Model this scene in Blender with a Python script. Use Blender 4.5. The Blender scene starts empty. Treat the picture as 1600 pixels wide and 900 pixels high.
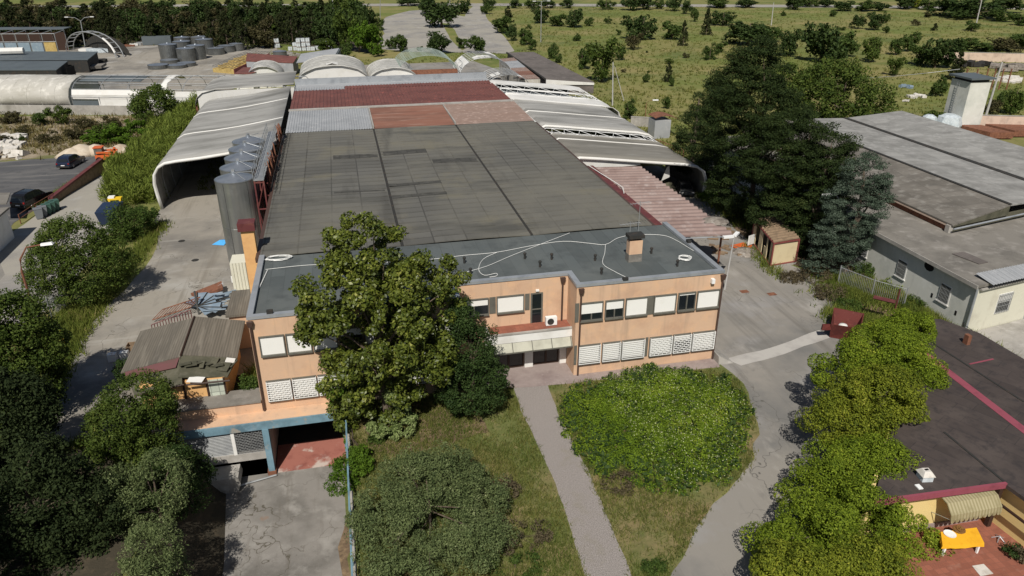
import bpy, math, random
import numpy as np
from mathutils import Vector
C = bpy.context.scene.collection
random.seed(7)
R = math.radians
# ---------------------------------------------------------------- survey of the drone camera
FPX, PITCH, YAW, CAMH = 1152.0, R(25.3), R(12.8), 30.0
cy, sy, cp, sp = math.cos(YAW), math.sin(YAW), math.cos(PITCH), math.sin(PITCH)
FWD = (sy*cp, cy*cp, -sp); RGT = (cy, -sy, 0.0); UPV = (sy*sp, cy*sp, cp)
def ray(px, py):
    a = (px-800)/FPX; b = -(py-450)/FPX
    return [FWD[i]+a*RGT[i]+b*UPV[i] for i in range(3)]
def P(px, py, z=0.0):
    r = ray(px, py); t = (z-CAMH)/r[2]
    return (r[0]*t, r[1]*t, z)
def YP(px, py, y):
    r = ray(px, py); t = y/r[1]
    return (r[0]*t, y, CAMH+r[2]*t)
def topz(base, px, py):
    r = ray(px, py); t = math.hypot(base[0], base[1])/math.hypot(r[0], r[1])
    return CAMH+r[2]*t
def mpp(base):           # metres per photo pixel at a spot
    return (base[0]*FWD[0]+base[1]*FWD[1]+(base[2]-CAMH)*FWD[2])/FPX
# ---------------------------------------------------------------- materials
def lin(c):
    return tuple(c)+(1.0,)
def mat(name, c1, layers=(), rough=.85, metal=0.0, bump=0.0, bscale=8.0, brick=None, spec=.3, wave=None, trans=0, crack=None):
    m = bpy.data.materials.new(name); m.use_nodes = True
    nt = m.node_tree; N = nt.nodes; L = nt.links
    b = N['Principled BSDF']
    b.inputs['Roughness'].default_value = rough; b.inputs['Metallic'].default_value = metal
    b.inputs['Specular IOR Level'].default_value = spec
    if trans: b.inputs['Transmission Weight'].default_value = trans
    tc = N.new('ShaderNodeTexCoord')
    col = N.new('ShaderNodeRGB'); col.outputs[0].default_value = lin(c1); cur = col.outputs[0]
    def mapped(st):
        mp = N.new('ShaderNodeMapping'); mp.inputs['Scale'].default_value = st
        L.new(tc.outputs['Object'], mp.inputs['Vector']); return mp.outputs['Vector']
    if brick:
        bw, bh, mc, ms, rot, off = brick
        mp = N.new('ShaderNodeMapping'); mp.inputs['Rotation'].default_value = rot
        L.new(tc.outputs['Object'], mp.inputs['Vector'])
        t = N.new('ShaderNodeTexBrick'); L.new(mp.outputs['Vector'], t.inputs['Vector'])
        t.inputs['Scale'].default_value = 1; t.inputs['Brick Width'].default_value = bw; t.inputs['Row Height'].default_value = bh
        t.inputs['Mortar Size'].default_value = ms; t.inputs['Mortar Smooth'].default_value = .3; t.offset = off
        t.inputs['Color1'].default_value = lin([v*.86 for v in c1]); t.inputs['Color2'].default_value = lin([v*1.14 for v in c1])
        t.inputs['Mortar'].default_value = lin(mc); cur = t.outputs['Color']
    if wave:
        ws, axis, wc, amt = wave
        w = N.new('ShaderNodeTexWave'); w.bands_direction = axis; w.inputs['Scale'].default_value = ws
        w.inputs['Distortion'].default_value = 0; L.new(tc.outputs['Object'], w.inputs['Vector'])
        mx = N.new('ShaderNodeMix'); mx.data_type = 'RGBA'
        ma = N.new('ShaderNodeMath'); ma.operation = 'MULTIPLY'; ma.inputs[1].default_value = amt
        L.new(w.outputs['Fac'], ma.inputs[0]); L.new(ma.outputs[0], mx.inputs['Factor'])
        L.new(cur, mx.inputs['A']); mx.inputs['B'].default_value = lin(wc); cur = mx.outputs['Result']
    for i, ly in enumerate(layers):
        c, sc, lo, hi = ly[:4]; st = ly[4] if len(ly) > 4 else (1, 1, 1); mxv = ly[5] if len(ly) > 5 else 1.0
        n = N.new('ShaderNodeTexNoise'); n.inputs['Scale'].default_value = sc; n.inputs['Detail'].default_value = 6; n.inputs['Roughness'].default_value = .62
        mp = N.new('ShaderNodeMapping'); mp.inputs['Scale'].default_value = st; mp.inputs['Location'].default_value = (i*13.1, i*7.7, i*3.3)
        L.new(tc.outputs['Object'], mp.inputs['Vector']); L.new(mp.outputs['Vector'], n.inputs['Vector'])
        mr = N.new('ShaderNodeMapRange'); mr.inputs['From Min'].default_value = lo; mr.inputs['From Max'].default_value = hi; mr.inputs['To Max'].default_value = mxv
        L.new(n.outputs['Fac'], mr.inputs['Value'])
        mx = N.new('ShaderNodeMix'); mx.data_type = 'RGBA'
        L.new(mr.outputs['Result'], mx.inputs['Factor']); L.new(cur, mx.inputs['A']); mx.inputs['B'].default_value = lin(c); cur = mx.outputs['Result']
    if crack:
        cs_, cc_, cw_ = crack
        nz = N.new('ShaderNodeTexNoise'); nz.inputs['Scale'].default_value = cs_*2.5; nz.inputs['Detail'].default_value = 3; L.new(tc.outputs['Object'], nz.inputs['Vector'])
        av = N.new('ShaderNodeVectorMath'); av.operation = 'MULTIPLY_ADD'; av.inputs[1].default_value = (1.6/cs_*.5,)*3
        L.new(nz.outputs['Color'], av.inputs[0]); L.new(tc.outputs['Object'], av.inputs[2])
        vo = N.new('ShaderNodeTexVoronoi'); vo.feature = 'DISTANCE_TO_EDGE'; vo.inputs['Scale'].default_value = cs_; L.new(av.outputs[0], vo.inputs['Vector'])
        n2 = N.new('ShaderNodeTexNoise'); n2.inputs['Scale'].default_value = cs_*.7; L.new(tc.outputs['Object'], n2.inputs['Vector'])
        m1 = N.new('ShaderNodeMapRange'); m1.inputs['From Max'].default_value = cw_*cs_; m1.inputs['To Min'].default_value = 1; m1.inputs['To Max'].default_value = 0
        m2 = N.new('ShaderNodeMapRange'); m2.inputs['From Min'].default_value = .45; m2.inputs['From Max'].default_value = .6
        L.new(vo.outputs['Distance'], m1.inputs['Value']); L.new(n2.outputs['Fac'], m2.inputs['Value'])
        mm_ = N.new('ShaderNodeMath'); mm_.operation = 'MULTIPLY'; L.new(m1.outputs[0], mm_.inputs[0]); L.new(m2.outputs[0], mm_.inputs[1])
        mx = N.new('ShaderNodeMix'); mx.data_type = 'RGBA'; L.new(mm_.outputs[0], mx.inputs['Factor']); L.new(cur, mx.inputs['A']); mx.inputs['B'].default_value = lin(cc_); cur = mx.outputs['Result']
    L.new(cur, b.inputs['Base Color'])
    if bump:
        n = N.new('ShaderNodeTexNoise'); n.inputs['Scale'].default_value = bscale; n.inputs['Detail'].default_value = 5
        L.new(tc.outputs['Object'], n.inputs['Vector'])
        bp = N.new('ShaderNodeBump'); bp.inputs['Strength'].default_value = bump; bp.inputs['Distance'].default_value = .05
        L.new(n.outputs['Fac'], bp.inputs['Height']); L.new(bp.outputs['Normal'], b.inputs['Normal'])
    return m
def leafmat(name, ca, cb, cc=None, scale=.6, tr=.25, rough=.6, spec=.1):
    m = bpy.data.materials.new(name); m.use_nodes = True
    nt = m.node_tree; N = nt.nodes; L = nt.links; b = N['Principled BSDF']
    b.inputs['Roughness'].default_value = rough; b.inputs['Specular IOR Level'].default_value = spec
    g = N.new('ShaderNodeNewGeometry'); tc = N.new('ShaderNodeTexCoord')
    r = N.new('ShaderNodeValToRGB'); r.color_ramp.elements[0].color = lin(ca); r.color_ramp.elements[1].color = lin(cb)
    if cc:
        e = r.color_ramp.elements.new(.9); e.color = lin(cb); r.color_ramp.elements[2].color = lin(cc)
    n = N.new('ShaderNodeTexNoise'); n.inputs['Scale'].default_value = scale; n.inputs['Detail'].default_value = 3
    L.new(tc.outputs['Object'], n.inputs['Vector'])
    ma = N.new('ShaderNodeMath'); ma.operation = 'MULTIPLY_ADD'; ma.inputs[1].default_value = .75
    mb = N.new('ShaderNodeMath'); mb.operation = 'MULTIPLY_ADD'; mb.inputs[1].default_value = 1.1; mb.inputs[2].default_value = -.42
    L.new(n.outputs['Fac'], mb.inputs[0]); L.new(g.outputs['Random Per Island'], ma.inputs[0]); L.new(mb.outputs[0], ma.inputs[2])
    L.new(ma.outputs[0], r.inputs['Fac']); L.new(r.outputs['Color'], b.inputs['Base Color'])
    if tr:
        t = N.new('ShaderNodeBsdfTranslucent'); L.new(r.outputs['Color'], t.inputs['Color'])
        mx = N.new('ShaderNodeMixShader'); mx.inputs['Fac'].default_value = tr
        L.new(b.outputs[0], mx.inputs[1]); L.new(t.outputs[0], mx.inputs[2]); L.new(mx.outputs[0], N['Material Output'].inputs['Surface'])
    return m
# ---------------------------------------------------------------- mesh collector
class MB:
    def __init__(s): s.v = []; s.f = []
    def add(s, vs, fs):
        o = len(s.v); s.v += [tuple(p) for p in vs]; s.f += [tuple(i+o for i in f) for f in fs]; return s
    def quad(s, *p): return s.add(p, [tuple(range(len(p)))])
    def hexa(s, b, t):
        n = len(b); fs = [tuple(range(n-1, -1, -1)), tuple(range(n, 2*n))]
        for i in range(n): j = (i+1) % n; fs.append((i, j, n+j, n+i))
        return s.add(list(b)+list(t), fs)
    def box(s, x0, x1, y0, y1, z0, z1):
        q = ((x0, y0), (x1, y0), (x1, y1), (x0, y1))
        return s.hexa([(a, b, z0) for a, b in q], [(a, b, z1) for a, b in q])
    def obox(s, c, sz, rz=0.0, rx=0.0):
        ca, sa = math.cos(rz), math.sin(rz); cb, sb = math.cos(rx), math.sin(rx); out = []
        for k in (-.5, .5):
            for a, b in ((-.5, -.5), (.5, -.5), (.5, .5), (-.5, .5)):
                x, y, z = a*sz[0], b*sz[1], k*sz[2]
                y, z = y*cb-z*sb, y*sb+z*cb
                out.append((c[0]+x*ca-y*sa, c[1]+x*sa+y*ca, c[2]+z))
        return s.hexa(out[:4], out[4:])
    def slab(s, poly, th):                       # polygon with thickness downwards (poly counter-clockwise from above)
        return s.hexa([(p[0], p[1], p[2]-th) for p in poly], poly)
    def prism(s, poly, z0, z1): return s.hexa([(a, b, z0) for a, b in poly], [(a, b, z1) for a, b in poly])
    def ext(s, prof, a0, a1, axis='y'):           # closed profile in (u,z) extruded along an axis
        f = (lambda u, z, a: (u, a, z)) if axis == 'y' else (lambda u, z, a: (a, u, z))
        return s.hexa([f(u, z, a0) for u, z in prof], [f(u, z, a1) for u, z in prof])
    def shell(s, prof, stations, th, axis='y', wob=0.0, seed=1):   # open profile swept along an axis, with thickness
        rg = random.Random(seed); n = len(prof); vs = []; fs = []
        f = (lambda u, z, a: (u, a, z)) if axis == 'y' else (lambda u, z, a: (a, u, z))
        nr = []
        for i in range(n):
            a = prof[max(i-1, 0)]; b = prof[min(i+1, n-1)]; dx, dz = b[0]-a[0], b[1]-a[1]; l = math.hypot(dx, dz) or 1
            nr.append((-dz/l, dx/l))
        for k, st in enumerate(stations):
            for i, (u, z) in enumerate(prof):
                w = rg.uniform(-wob, wob) if 0 < i < n-1 else 0
                vs.append(f(u+nr[i][0]*w, z+nr[i][1]*w, st)); vs.append(f(u+nr[i][0]*(w-th), z+nr[i][1]*(w-th), st))
        m = 2*n
        for k in range(len(stations)-1):
            for i in range(n-1):
                a = k*m+2*i; fs += [(a, a+2, a+m+2, a+m), (a+1, a+m+1, a+m+3, a+3)]
            a = k*m; fs.append((a, a+m, a+m+1, a+1)); a = k*m+m-2; fs.append((a, a+1, a+m+1, a+m))
        for a in (0, (len(stations)-1)*m):
            for i in range(n-1): q = a+2*i; fs.append((q, q+1, q+3, q+2))
        return s.add(vs, fs)
    def tube(s, pts, r, n=6, r2=None):
        pts = [Vector(p) for p in pts]; k = len(pts); vs = []; fs = []
        for i, p in enumerate(pts):
            d = (pts[min(i+1, k-1)]-pts[max(i-1, 0)]).normalized()
            u = d.cross(Vector((0, 0, 1)) if abs(d.z) < .95 else Vector((1, 0, 0))).normalized(); w = d.cross(u)
            rr = r if r2 is None else r+(r2-r)*i/(k-1)
            vs += [tuple(p+u*math.cos(2*math.pi*j/n)*rr+w*math.sin(2*math.pi*j/n)*rr) for j in range(n)]
        for i in range(k-1):
            for j in range(n): q = (j+1) % n; fs.append((i*n+j, i*n+q, (i+1)*n+q, (i+1)*n+j))
        fs += [tuple(range(n-1, -1, -1)), tuple((k-1)*n+j for j in range(n))]
        return s.add(vs, fs)
    def bars(s, segs, r, n=4):
        for a, b in segs: s.tube([a, b], r, n)
        return s
    def lathe(s, c, prof, n=20):
        vs = []; fs = []
        for r, z in prof: vs += [(c[0]+r*math.cos(2*math.pi*j/n), c[1]+r*math.sin(2*math.pi*j/n), c[2]+z) for j in range(n)]
        for i in range(len(prof)-1):
            for j in range(n): q = (j+1) % n; fs.append((i*n+j, i*n+q, (i+1)*n+q, (i+1)*n+j))
        fs += [tuple(range(n-1, -1, -1)), tuple((len(prof)-1)*n+j for j in range(n))]
        return s.add(vs, fs)
    def corr(s, a, b, c, d, n, amp, th=.02, trap=True):      # corrugated sheet, waves counted along a>b, ridges run a>d
        a, b, c, d = map(Vector, (a, b, c, d)); nm = (b-a).cross(d-a).normalized(); vs = []; fs = []
        if nm.z < 0: nm = -nm
        st = []
        for i in range(n):
            st += ([(i, 0), (i+.45, 0), (i+.6, 1), (i+.85, 1)] if trap else [(i, 0), (i+.25, .5), (i+.5, 1), (i+.75, .5)])
        st.append((n, 0))
        for u, h in st:
            t = u/n
            for e0, e1 in ((a, b), (d, c)):
                p = e0.lerp(e1, t)+nm*h*amp; vs += [p, p-nm*th]
        for i in range(len(st)-1):
            q = 4*i; fs += [(q, q+4, q+6, q+2), (q+1, q+3, q+7, q+5), (q, q+1, q+5, q+4), (q+2, q+6, q+7, q+3)]
        fs += [(0, 2, 3, 1), (4*len(st)-4, 4*len(st)-3, 4*len(st)-1, 4*len(st)-2)]
        return s.add(vs, fs)
WL = {}
def thing(name, label, cat, loc=(0, 0, 0), group=None, rz=0.0, kind=None):
    o = bpy.data.objects.new(name, None); C.objects.link(o); o.location = loc; o.rotation_euler = (0, 0, rz)
    o.empty_display_size = .3
    o['label'] = label; o['category'] = cat
    if group: o['group'] = group
    if kind: o['kind'] = kind
    WL[o.name] = tuple(loc); return o
def part(name, mb, m, parent=None, label=None, smooth=False, loc=None):
    off = WL[parent.name] if parent else (loc or (0, 0, 0))
    me = bpy.data.meshes.new(name)
    me.from_pydata([(p[0]-off[0], p[1]-off[1], p[2]-off[2]) for p in mb.v], [], mb.f); me.update()
    me.materials.append(m)
    if smooth: me.polygons.foreach_set('use_smooth', [True]*len(me.polygons))
    o = bpy.data.objects.new(name, me); C.objects.link(o); o.parent = parent
    if parent is None: o.location = off
    if label: o['label'] = label
    WL[o.name] = off; return o
def solo(name, mb, m, label, cat, group=None, smooth=False, kind=None):
    n = len(mb.v); zs = min(p[2] for p in mb.v)
    o = part(name, mb, m, None, label, smooth, (sum(p[0] for p in mb.v)/n, sum(p[1] for p in mb.v)/n, zs))
    o['category'] = cat
    if group: o['group'] = group
    if kind: o['kind'] = kind
    return o
def struct(name, mb, m):
    o = part(name, mb, m); o['kind'] = 'structure'; return o
def dup(o, loc, rz=0.0, sc=None, label=None, group=None, par=None):
    c = o.copy(); C.objects.link(c); c.parent = par
    if par is None:
        c.location = loc; c.rotation_euler = (0, 0, rz)
        if sc: c.scale = sc
        if label: c['label'] = label
        if group: c['group'] = group
    for ch in list(o.children): dup(ch, None, par=c)
    return c
def sheet(name, m, pts, z):
    return struct(name, MB().quad(*[(p[0], p[1], z) for p in pts]), m)
def ragged(pts, step, amp, seed=1):             # an outline with an irregular, broken edge
    rg = random.Random(seed); out = []
    for i, a in enumerate(pts):
        b = pts[(i+1) % len(pts)]; l = math.hypot(b[0]-a[0], b[1]-a[1]); n = max(1, int(l/step))
        for k in range(n):
            t = k/n; j = amp if k else 0
            out.append((a[0]+(b[0]-a[0])*t+rg.uniform(-j, j), a[1]+(b[1]-a[1])*t+rg.uniform(-j, j)))
    return out
# ---------------------------------------------------------------- foliage
def leafmesh(name, tc, tr, n, size, seed, asp=1.8, up=.35, flat=1.0, blade=0.0, inner=.5):
    rg = np.random.default_rng(seed); tc = np.asarray(tc, float); tr = np.asarray(tr, float)
    if tr.ndim == 0: tr = np.full(len(tc), float(tr))
    idx = np.repeat(np.arange(len(tc)), n); K = len(idx)
    d = rg.normal(size=(K, 3)); d /= np.linalg.norm(d, axis=1)[:, None]
    rad = tr[idx]*(inner+(1-inner)*rg.random(K)**.6)
    pos = tc[idx]+d*rad[:, None]*np.array([1, 1, flat])
    nm = d+.75*rg.normal(size=(K, 3)); nm[:, 2] += up; nm /= np.linalg.norm(nm, axis=1)[:, None]
    t = np.cross(nm, rg.normal(size=(K, 3)))
    if blade:
        t = t*(1-blade)+np.array([0, 0, 1.0])*blade*2+d*.5
    t /= np.linalg.norm(t, axis=1)[:, None]+1e-9
    b = np.cross(nm, t); b /= np.linalg.norm(b, axis=1)[:, None]+1e-9
    l = size*(.6+.8*rg.random(K))[:, None]*.5; w = l/asp
    v = np.stack([pos-t*l, pos+b*w+t*l*.15, pos+t*l, pos-b*w+t*l*.15], 1).reshape(-1, 3)
    return rawmesh(name, v, 4)
def rawmesh(name, v, k):
    v = np.ascontiguousarray(v, dtype=np.float32); nv = len(v); nf = nv//k
    me = bpy.data.meshes.new(name); me.vertices.add(nv); me.vertices.foreach_set('co', v.ravel())
    me.loops.add(nv); me.loops.foreach_set('vertex_index', np.arange(nv, dtype=np.int32))
    me.polygons.add(nf); me.polygons.foreach_set('loop_start', np.arange(0, nv, k, dtype=np.int32))
    me.polygons.foreach_set('loop_total', np.full(nf, k, dtype=np.int32)); me.update(); me.validate(); return me
def tufts(lobes, N, seed, lo=.72, cut=-.55):
    rg = np.random.default_rng(seed); lb = np.array(lobes, float)
    w = (lb[:, 3]*lb[:, 4]+lb[:, 3]*lb[:, 5]); w /= w.sum(); out = []
    while len(out) < N:
        k = rg.choice(len(lb), p=w); d = rg.normal(size=3); d /= np.linalg.norm(d)
        if d[2] < cut and rg.random() < .8: continue
        p = lb[k, :3]+d*lb[k, 3:]*rg.uniform(lo, 1.03)
        ins = sum(np.sum(((p-q[:3])/q[3:])**2) < .45 for q in lb)
        if ins and rg.random() < .8: continue
        out.append(p)
    return np.array(out)
def foliage(name, me, m, parent, label=None):
    me.materials.clear(); me.materials.append(m)
    o = bpy.data.objects.new(name, me); C.objects.link(o); o.parent = parent
    WL[o.name] = WL[parent.name] if parent else (0, 0, 0)
    if label: o['label'] = label
    return o
def trunk(tcs, base_r, h, seed, limbs=8, lean=(0, 0), start=.25, mbk=None):
    rg = random.Random(seed); mb = MB()
    top = (lean[0], lean[1], h*.8)
    pts = [(0, 0, -.2)]+[(lean[0]*t+rg.uniform(-.1, .1), lean[1]*t+rg.uniform(-.1, .1), h*.8*t) for t in (.15, .35, .6, .8, 1)]
    mb.tube(pts, base_r, 8, base_r*.25)
    ts = list(tcs); rg.shuffle(ts)
    for q in ts[:limbs]:
        z0 = max(h*start, min(h*.7, q[2]*.6)); t = z0/(h*.8); s = (lean[0]*t, lean[1]*t, z0)
        mid = [s[i]*.45+q[i]*.55 for i in range(3)]; mid[2] += .06*h*rg.uniform(-.5, 1)
        mb.tube([s, mid, tuple(q)], base_r*.38, 5, base_r*.06)
    return mb
def local_part(name, mb, m, parent, smooth=False, label=None):
    me = bpy.data.meshes.new(name); me.from_pydata(mb.v, [], mb.f); me.update(); me.materials.append(m)
    if smooth: me.polygons.foreach_set('use_smooth', [True]*len(me.polygons))
    o = bpy.data.objects.new(name, me); C.objects.link(o); o.parent = parent; WL[o.name] = (0, 0, 0)
    if label: o['label'] = label
    return o
def tree(name, label, cat, base, lobes, N, tr, n, size, m, seed, trunk_r=.25, h=None, limbs=8, lean=(0, 0), group=None, flat=.85, asp=1.8, blade=0, up=.35, bark=None, start=.25, cut=-.55, inner=.5):
    o = thing(name, label, cat, base, group)
    tcs = tufts(lobes, N, seed, cut=cut)
    rg = np.random.default_rng(seed+5)
    foliage('crown', leafmesh('crown', tcs, tr*(.65+.7*rg.random(len(tcs))), n, size, seed, asp=asp, flat=flat, blade=blade, up=up, inner=inner), m, o)
    h = h or max(q[2]+q[5] for q in lobes)
    if trunk_r: local_part('trunk', trunk([tuple(t) for t in tcs], trunk_r, h, seed, limbs, lean, start), bark or M['bark'], o)
    return o
# ---------------------------------------------------------------- palette (real base colours)
M = {}
def dm(key, *a, **k): M[key] = mat(key, *a, **k)
dm('bark', (.09, .065, .045), [((.16, .13, .1), 3, .4, .7)], bump=.5)
dm('meadow', (.13, .155, .035), [((.24, .2, .08), .035, .42, .66), ((.07, .105, .025), .06, .52, .75), ((.29, .24, .12), .4, .55, .8, (1, 1, 1), .7), ((.06, .085, .02), .9, .55, .8, (1, 1, 1), .6)], rough=.95, bump=.8, bscale=2.5)
dm('lawn', (.12, .135, .04), [((.23, .17, .085), .16, .45, .62), ((.08, .105, .025), .25, .5, .68), ((.3, .22, .12), 1.6, .55, .78, (1, 1, 1), .7), ((.05, .06, .02), 3.5, .52, .75, (1, 1, 1), .6)], rough=.95, bump=1, bscale=9)
dm('yard', (.29, .265, .225), [((.16, .15, .135), .07, .45, .62), ((.36, .345, .315), .16, .52, .7), ((.13, .12, .1), .5, .6, .76, (1, .35, 1), .7), ((.2, .17, .13), 2.5, .6, .8, (1, 1, 1), .5), ((.1, .095, .085), 9, .6, .85, (1, 1, 1), .4), ((.17, .15, .12), .35, .55, .66, (2.5, .12, 1), .55), ((.4, .38, .34), .5, .58, .72, (.2, 1.6, 1), .6)], rough=.9, bump=.25, bscale=30, crack=(.16, (.1, .09, .07), .05))
dm('asphalt', (.25, .232, .205), [((.165, .16, .15), .12, .45, .65), ((.27, .26, .25), .22, .52, .7), ((.11, .105, .1), .8, .6, .75, (1, .3, 1), .6), ((.3, .29, .28), 6, .6, .8, (1, 1, 1), .35), ((.14, .13, .115), .3, .54, .66, (2.2, .15, 1), .6), ((.36, .34, .31), .45, .58, .7, (1, .4, 1), .6)], rough=.92, bump=.2, bscale=40, crack=(.2, (.09, .085, .075), .05))
dm('dark_asphalt', (.085, .085, .088), [((.14, .135, .13), .25, .48, .7, (.4, 1, 1)), ((.06, .06, .062), .8, .55, .75), ((.18, .17, .16), 2.2, .62, .8, (.3, 1, 1), .6), ((.2, .19, .175), .5, .54, .68, (.15, 1.4, 1), .7)], rough=.92, bump=.2, bscale=30, crack=(.15, (.16, .15, .14), .05))
dm('road', (.31, .29, .25), [((.22, .21, .2), .1, .45, .65), ((.38, .37, .35), .4, .55, .75)], rough=.92)
dm('drive', (.23, .215, .195), [((.15, .14, .125), .25, .45, .62), ((.3, .285, .26), .5, .52, .7), ((.1, .09, .075), 1.1, .62, .75, (1, 1, 1), .7), ((.25, .12, .05), .33, .66, .72, (1, 1, 1), .6), ((.33, .31, .28), 5, .6, .8, (1, 1, 1), .4), ((.13, .115, .095), .5, .55, .68, (2, .2, 1), .6)], rough=.92, bump=.3, bscale=20, crack=(.3, (.08, .07, .05), .05))
dm('gravel', (.3, .27, .25), [((.17, .15, .135), 16, .42, .62), ((.42, .385, .36), 22, .52, .7), ((.2, .18, .12), .5, .56, .75, (1, 1, 1), .6)], rough=.95, bump=.8, bscale=14)
dm('dirt', (.3, .245, .175), [((.2, .16, .1), .12, .45, .62), ((.14, .14, .055), .2, .5, .66), ((.42, .37, .29), .5, .55, .75, (1, 1, 1), .7), ((.1, .1, .04), 1.2, .55, .75, (1, 1, 1), .7)], rough=.95, bump=.8, bscale=3)
dm('sand', (.5, .42, .32), [((.36, .28, .2), .3, .45, .65), ((.6, .53, .43), 1, .5, .7)], rough=.95, bump=.6, bscale=4)
dm('shaded_soil', (.05, .042, .028), [((.09, .07, .045), 1.5, .5, .7)], rough=.95, bump=.6, bscale=12)  # soil colour darkened to carry the shade under the trees
dm('litter', (.15, .105, .065), [((.26, .185, .11), 1.5, .45, .65), ((.09, .06, .04), 3, .5, .7)], rough=.95, bump=.6, bscale=15)
dm('patch', (.42, .4, .37), [((.32, .3, .28), .6, .45, .7)], rough=.95)
dm('tile_red', (.27, .1, .065), [((.2, .075, .05), .5, .45, .7), ((.36, .19, .14), 2, .58, .8, (1, 1, 1), .6)], rough=.7, brick=(.35, .35, (.2, .085, .06), .012, (0, 0, 0), 0))
dm('pavers', (.3, .245, .225), [((.22, .17, .16), .6, .45, .7), ((.36, .3, .28), 3, .55, .8)], rough=.85, bump=.3)
dm('roof_hall', (.11, .107, .096), [((.15, .142, .118), .07, .42, .65), ((.08, .078, .068), .25, .55, .72, (.35, 1, 1)), ((.15, .145, .118), .9, .58, .8, (.25, 1, 1), .6), ((.055, .055, .05), 3, .6, .8, (1, 1, 1), .4), ((.17, .155, .11), .18, .56, .7, (1, 1, 1), .6), ((.06, .058, .052), .12, .56, .68, (2.2, .3, 1), .6)], rough=.8, brick=(2.72, 1.3, (.06, .058, .052), .07, (0, 0, 0), 0), bump=.15, bscale=4)
dm('roof_patch', (.06, .058, .052), [((.1, .096, .085), 1.2, .5, .75)], rough=.85, brick=(1.1, .3, (.035, .035, .03), .03, (0, 0, 0), 0))
dm('roof_felt', (.088, .1, .1), [((.12, .13, .125), .12, .45, .66), ((.066, .074, .074), .5, .52, .72), ((.12, .12, .1), 2, .6, .8, (1, 1, 1), .5)], rough=.75, brick=(8, 1.0, (.058, .066, .066), .018, (0, 0, R(90)), .3), bump=.1)
dm('gutter', (.03, .03, .028), [((.06, .045, .035), 2, .5, .7)])
dm('plaster', (.6, .405, .27), [((.5, .315, .21), .35, .48, .7), ((.68, .43, .26), .9, .5, .72), ((.4, .28, .2), 1.3, .54, .74, (1, 1, .1), .75), ((.38, .25, .18), 3.5, .64, .8, (1, 1, .2), .5)], rough=.9, bump=.08, bscale=20)
dm('coping', (.4, .42, .44), [((.28, .3, .32), .8, .45, .7)], rough=.45, metal=.4)
dm('frame', (.13, .125, .105), [((.09, .085, .075), 2, .5, .7)], rough=.6)
dm('shutter', (.82, .81, .77), [((.72, .7, .65), .7, .55, .75)], rough=.6, wave=(6, 'Z', (.7, .69, .65), .4))
dm('white_bar', (.75, .75, .73), rough=.5)
dm('glass', (.012, .015, .018), rough=.06, spec=.6)
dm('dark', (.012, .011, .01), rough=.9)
dm('pipe_brown', (.075, .045, .035), rough=.5)
dm('white_wall', (.74, .73, .7), [((.6, .58, .54), .5, .5, .72), ((.45, .42, .38), 1.5, .62, .8, (1, 1, .2), .5)], rough=.85)
dm('canopy', (.45, .44, .36), [((.33, .32, .26), .8, .45, .7)], rough=.35)
dm('concrete', (.36, .34, .31), [((.24, .225, .2), .4, .45, .68), ((.46, .44, .41), 1.2, .55, .75), ((.16, .15, .13), 2, .6, .78, (1, 1, .2), .6)], rough=.92, bump=.2, bscale=12)
dm('stained_wall', (.46, .43, .37), [((.2, .19, .165), .35, .48, .68), ((.55, .53, .48), 1, .55, .75), ((.12, .115, .1), 1.2, .58, .75, (1, 1, .15), .7)], rough=.92)
dm('pink_wall', (.58, .45, .36), [((.4, .3, .24), .5, .5, .7), ((.3, .26, .22), 1, .58, .74, (1, 1, .15), .7)], rough=.92)
dm('blue_paint', (.16, .27, .33), [((.1, .17, .21), .8, .45, .65), ((.3, .28, .24), 1.6, .6, .7), ((.22, .33, .4), .6, .55, .7)], rough=.7)
dm('blue_metal', (.22, .29, .36), [((.32, .38, .43), 1, .5, .7), ((.28, .18, .13), 1.5, .66, .76)], rough=.55, metal=.2)
dm('red_floor', (.33, .13, .1), [((.5, .42, .37), .5, .54, .64), ((.22, .075, .06), .9, .5, .7)], rough=.7)
dm('steel', (.42, .43, .42), [((.3, .31, .31), .5, .45, .7, (1, 1, .3)), ((.52, .53, .52), .9, .55, .75)], rough=.35, metal=.85)
dm('steel_top', (.36, .39, .43), [((.25, .28, .32), .8, .45, .7)], rough=.42, metal=.7)
dm('steel_dark', (.2, .205, .2), [((.13, .135, .13), .4, .45, .7), ((.3, .3, .29), 1, .55, .75)], rough=.4, metal=.7)
dm('galv', (.4, .41, .41), [((.28, .29, .3), 1.5, .45, .7)], rough=.5, metal=.5)
dm('maroon', (.12, .035, .035), [((.18, .07, .055), 1.2, .5, .7), ((.07, .02, .02), 2, .55, .75)], rough=.55)
dm('rust', (.2, .085, .05), [((.1, .045, .03), 2, .45, .7), ((.3, .15, .09), 4, .55, .75)], rough=.85)
dm('membrane', (.31, .304, .285), [((.17, .166, .152), .3, .46, .66, (.22, 1, 1)), ((.38, .374, .352), .6, .54, .72, (.3, 1, 1)), ((.17, .165, .15), 1.1, .58, .74, (.15, 1, 1), .75), ((.2, .195, .18), 5, .6, .8, (1, 1, 1), .3)], rough=.75)
dm('membrane_brown', (.205, .193, .168), [((.145, .137, .118), .3, .46, .66, (.22, 1, 1)), ((.25, .24, .215), .6, .54, .72, (.3, 1, 1)), ((.12, .112, .096), 1.1, .58, .74, (.15, 1, 1), .7)], rough=.75)
dm('white_sheet', (.66, .65, .62), [((.6, .585, .54), .5, .48, .68), ((.5, .48, .43), 1.2, .58, .75, (1, 1, .3), .6)], rough=.6)
dm('greenhouse', (.43, .415, .375), [((.36, .345, .3), .4, .45, .66, (.3, 1, 1)), ((.6, .58, .53), .7, .52, .7), ((.28, .27, .23), 1.2, .58, .75, (.2, 1, 1), .6)], rough=.6)
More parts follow.
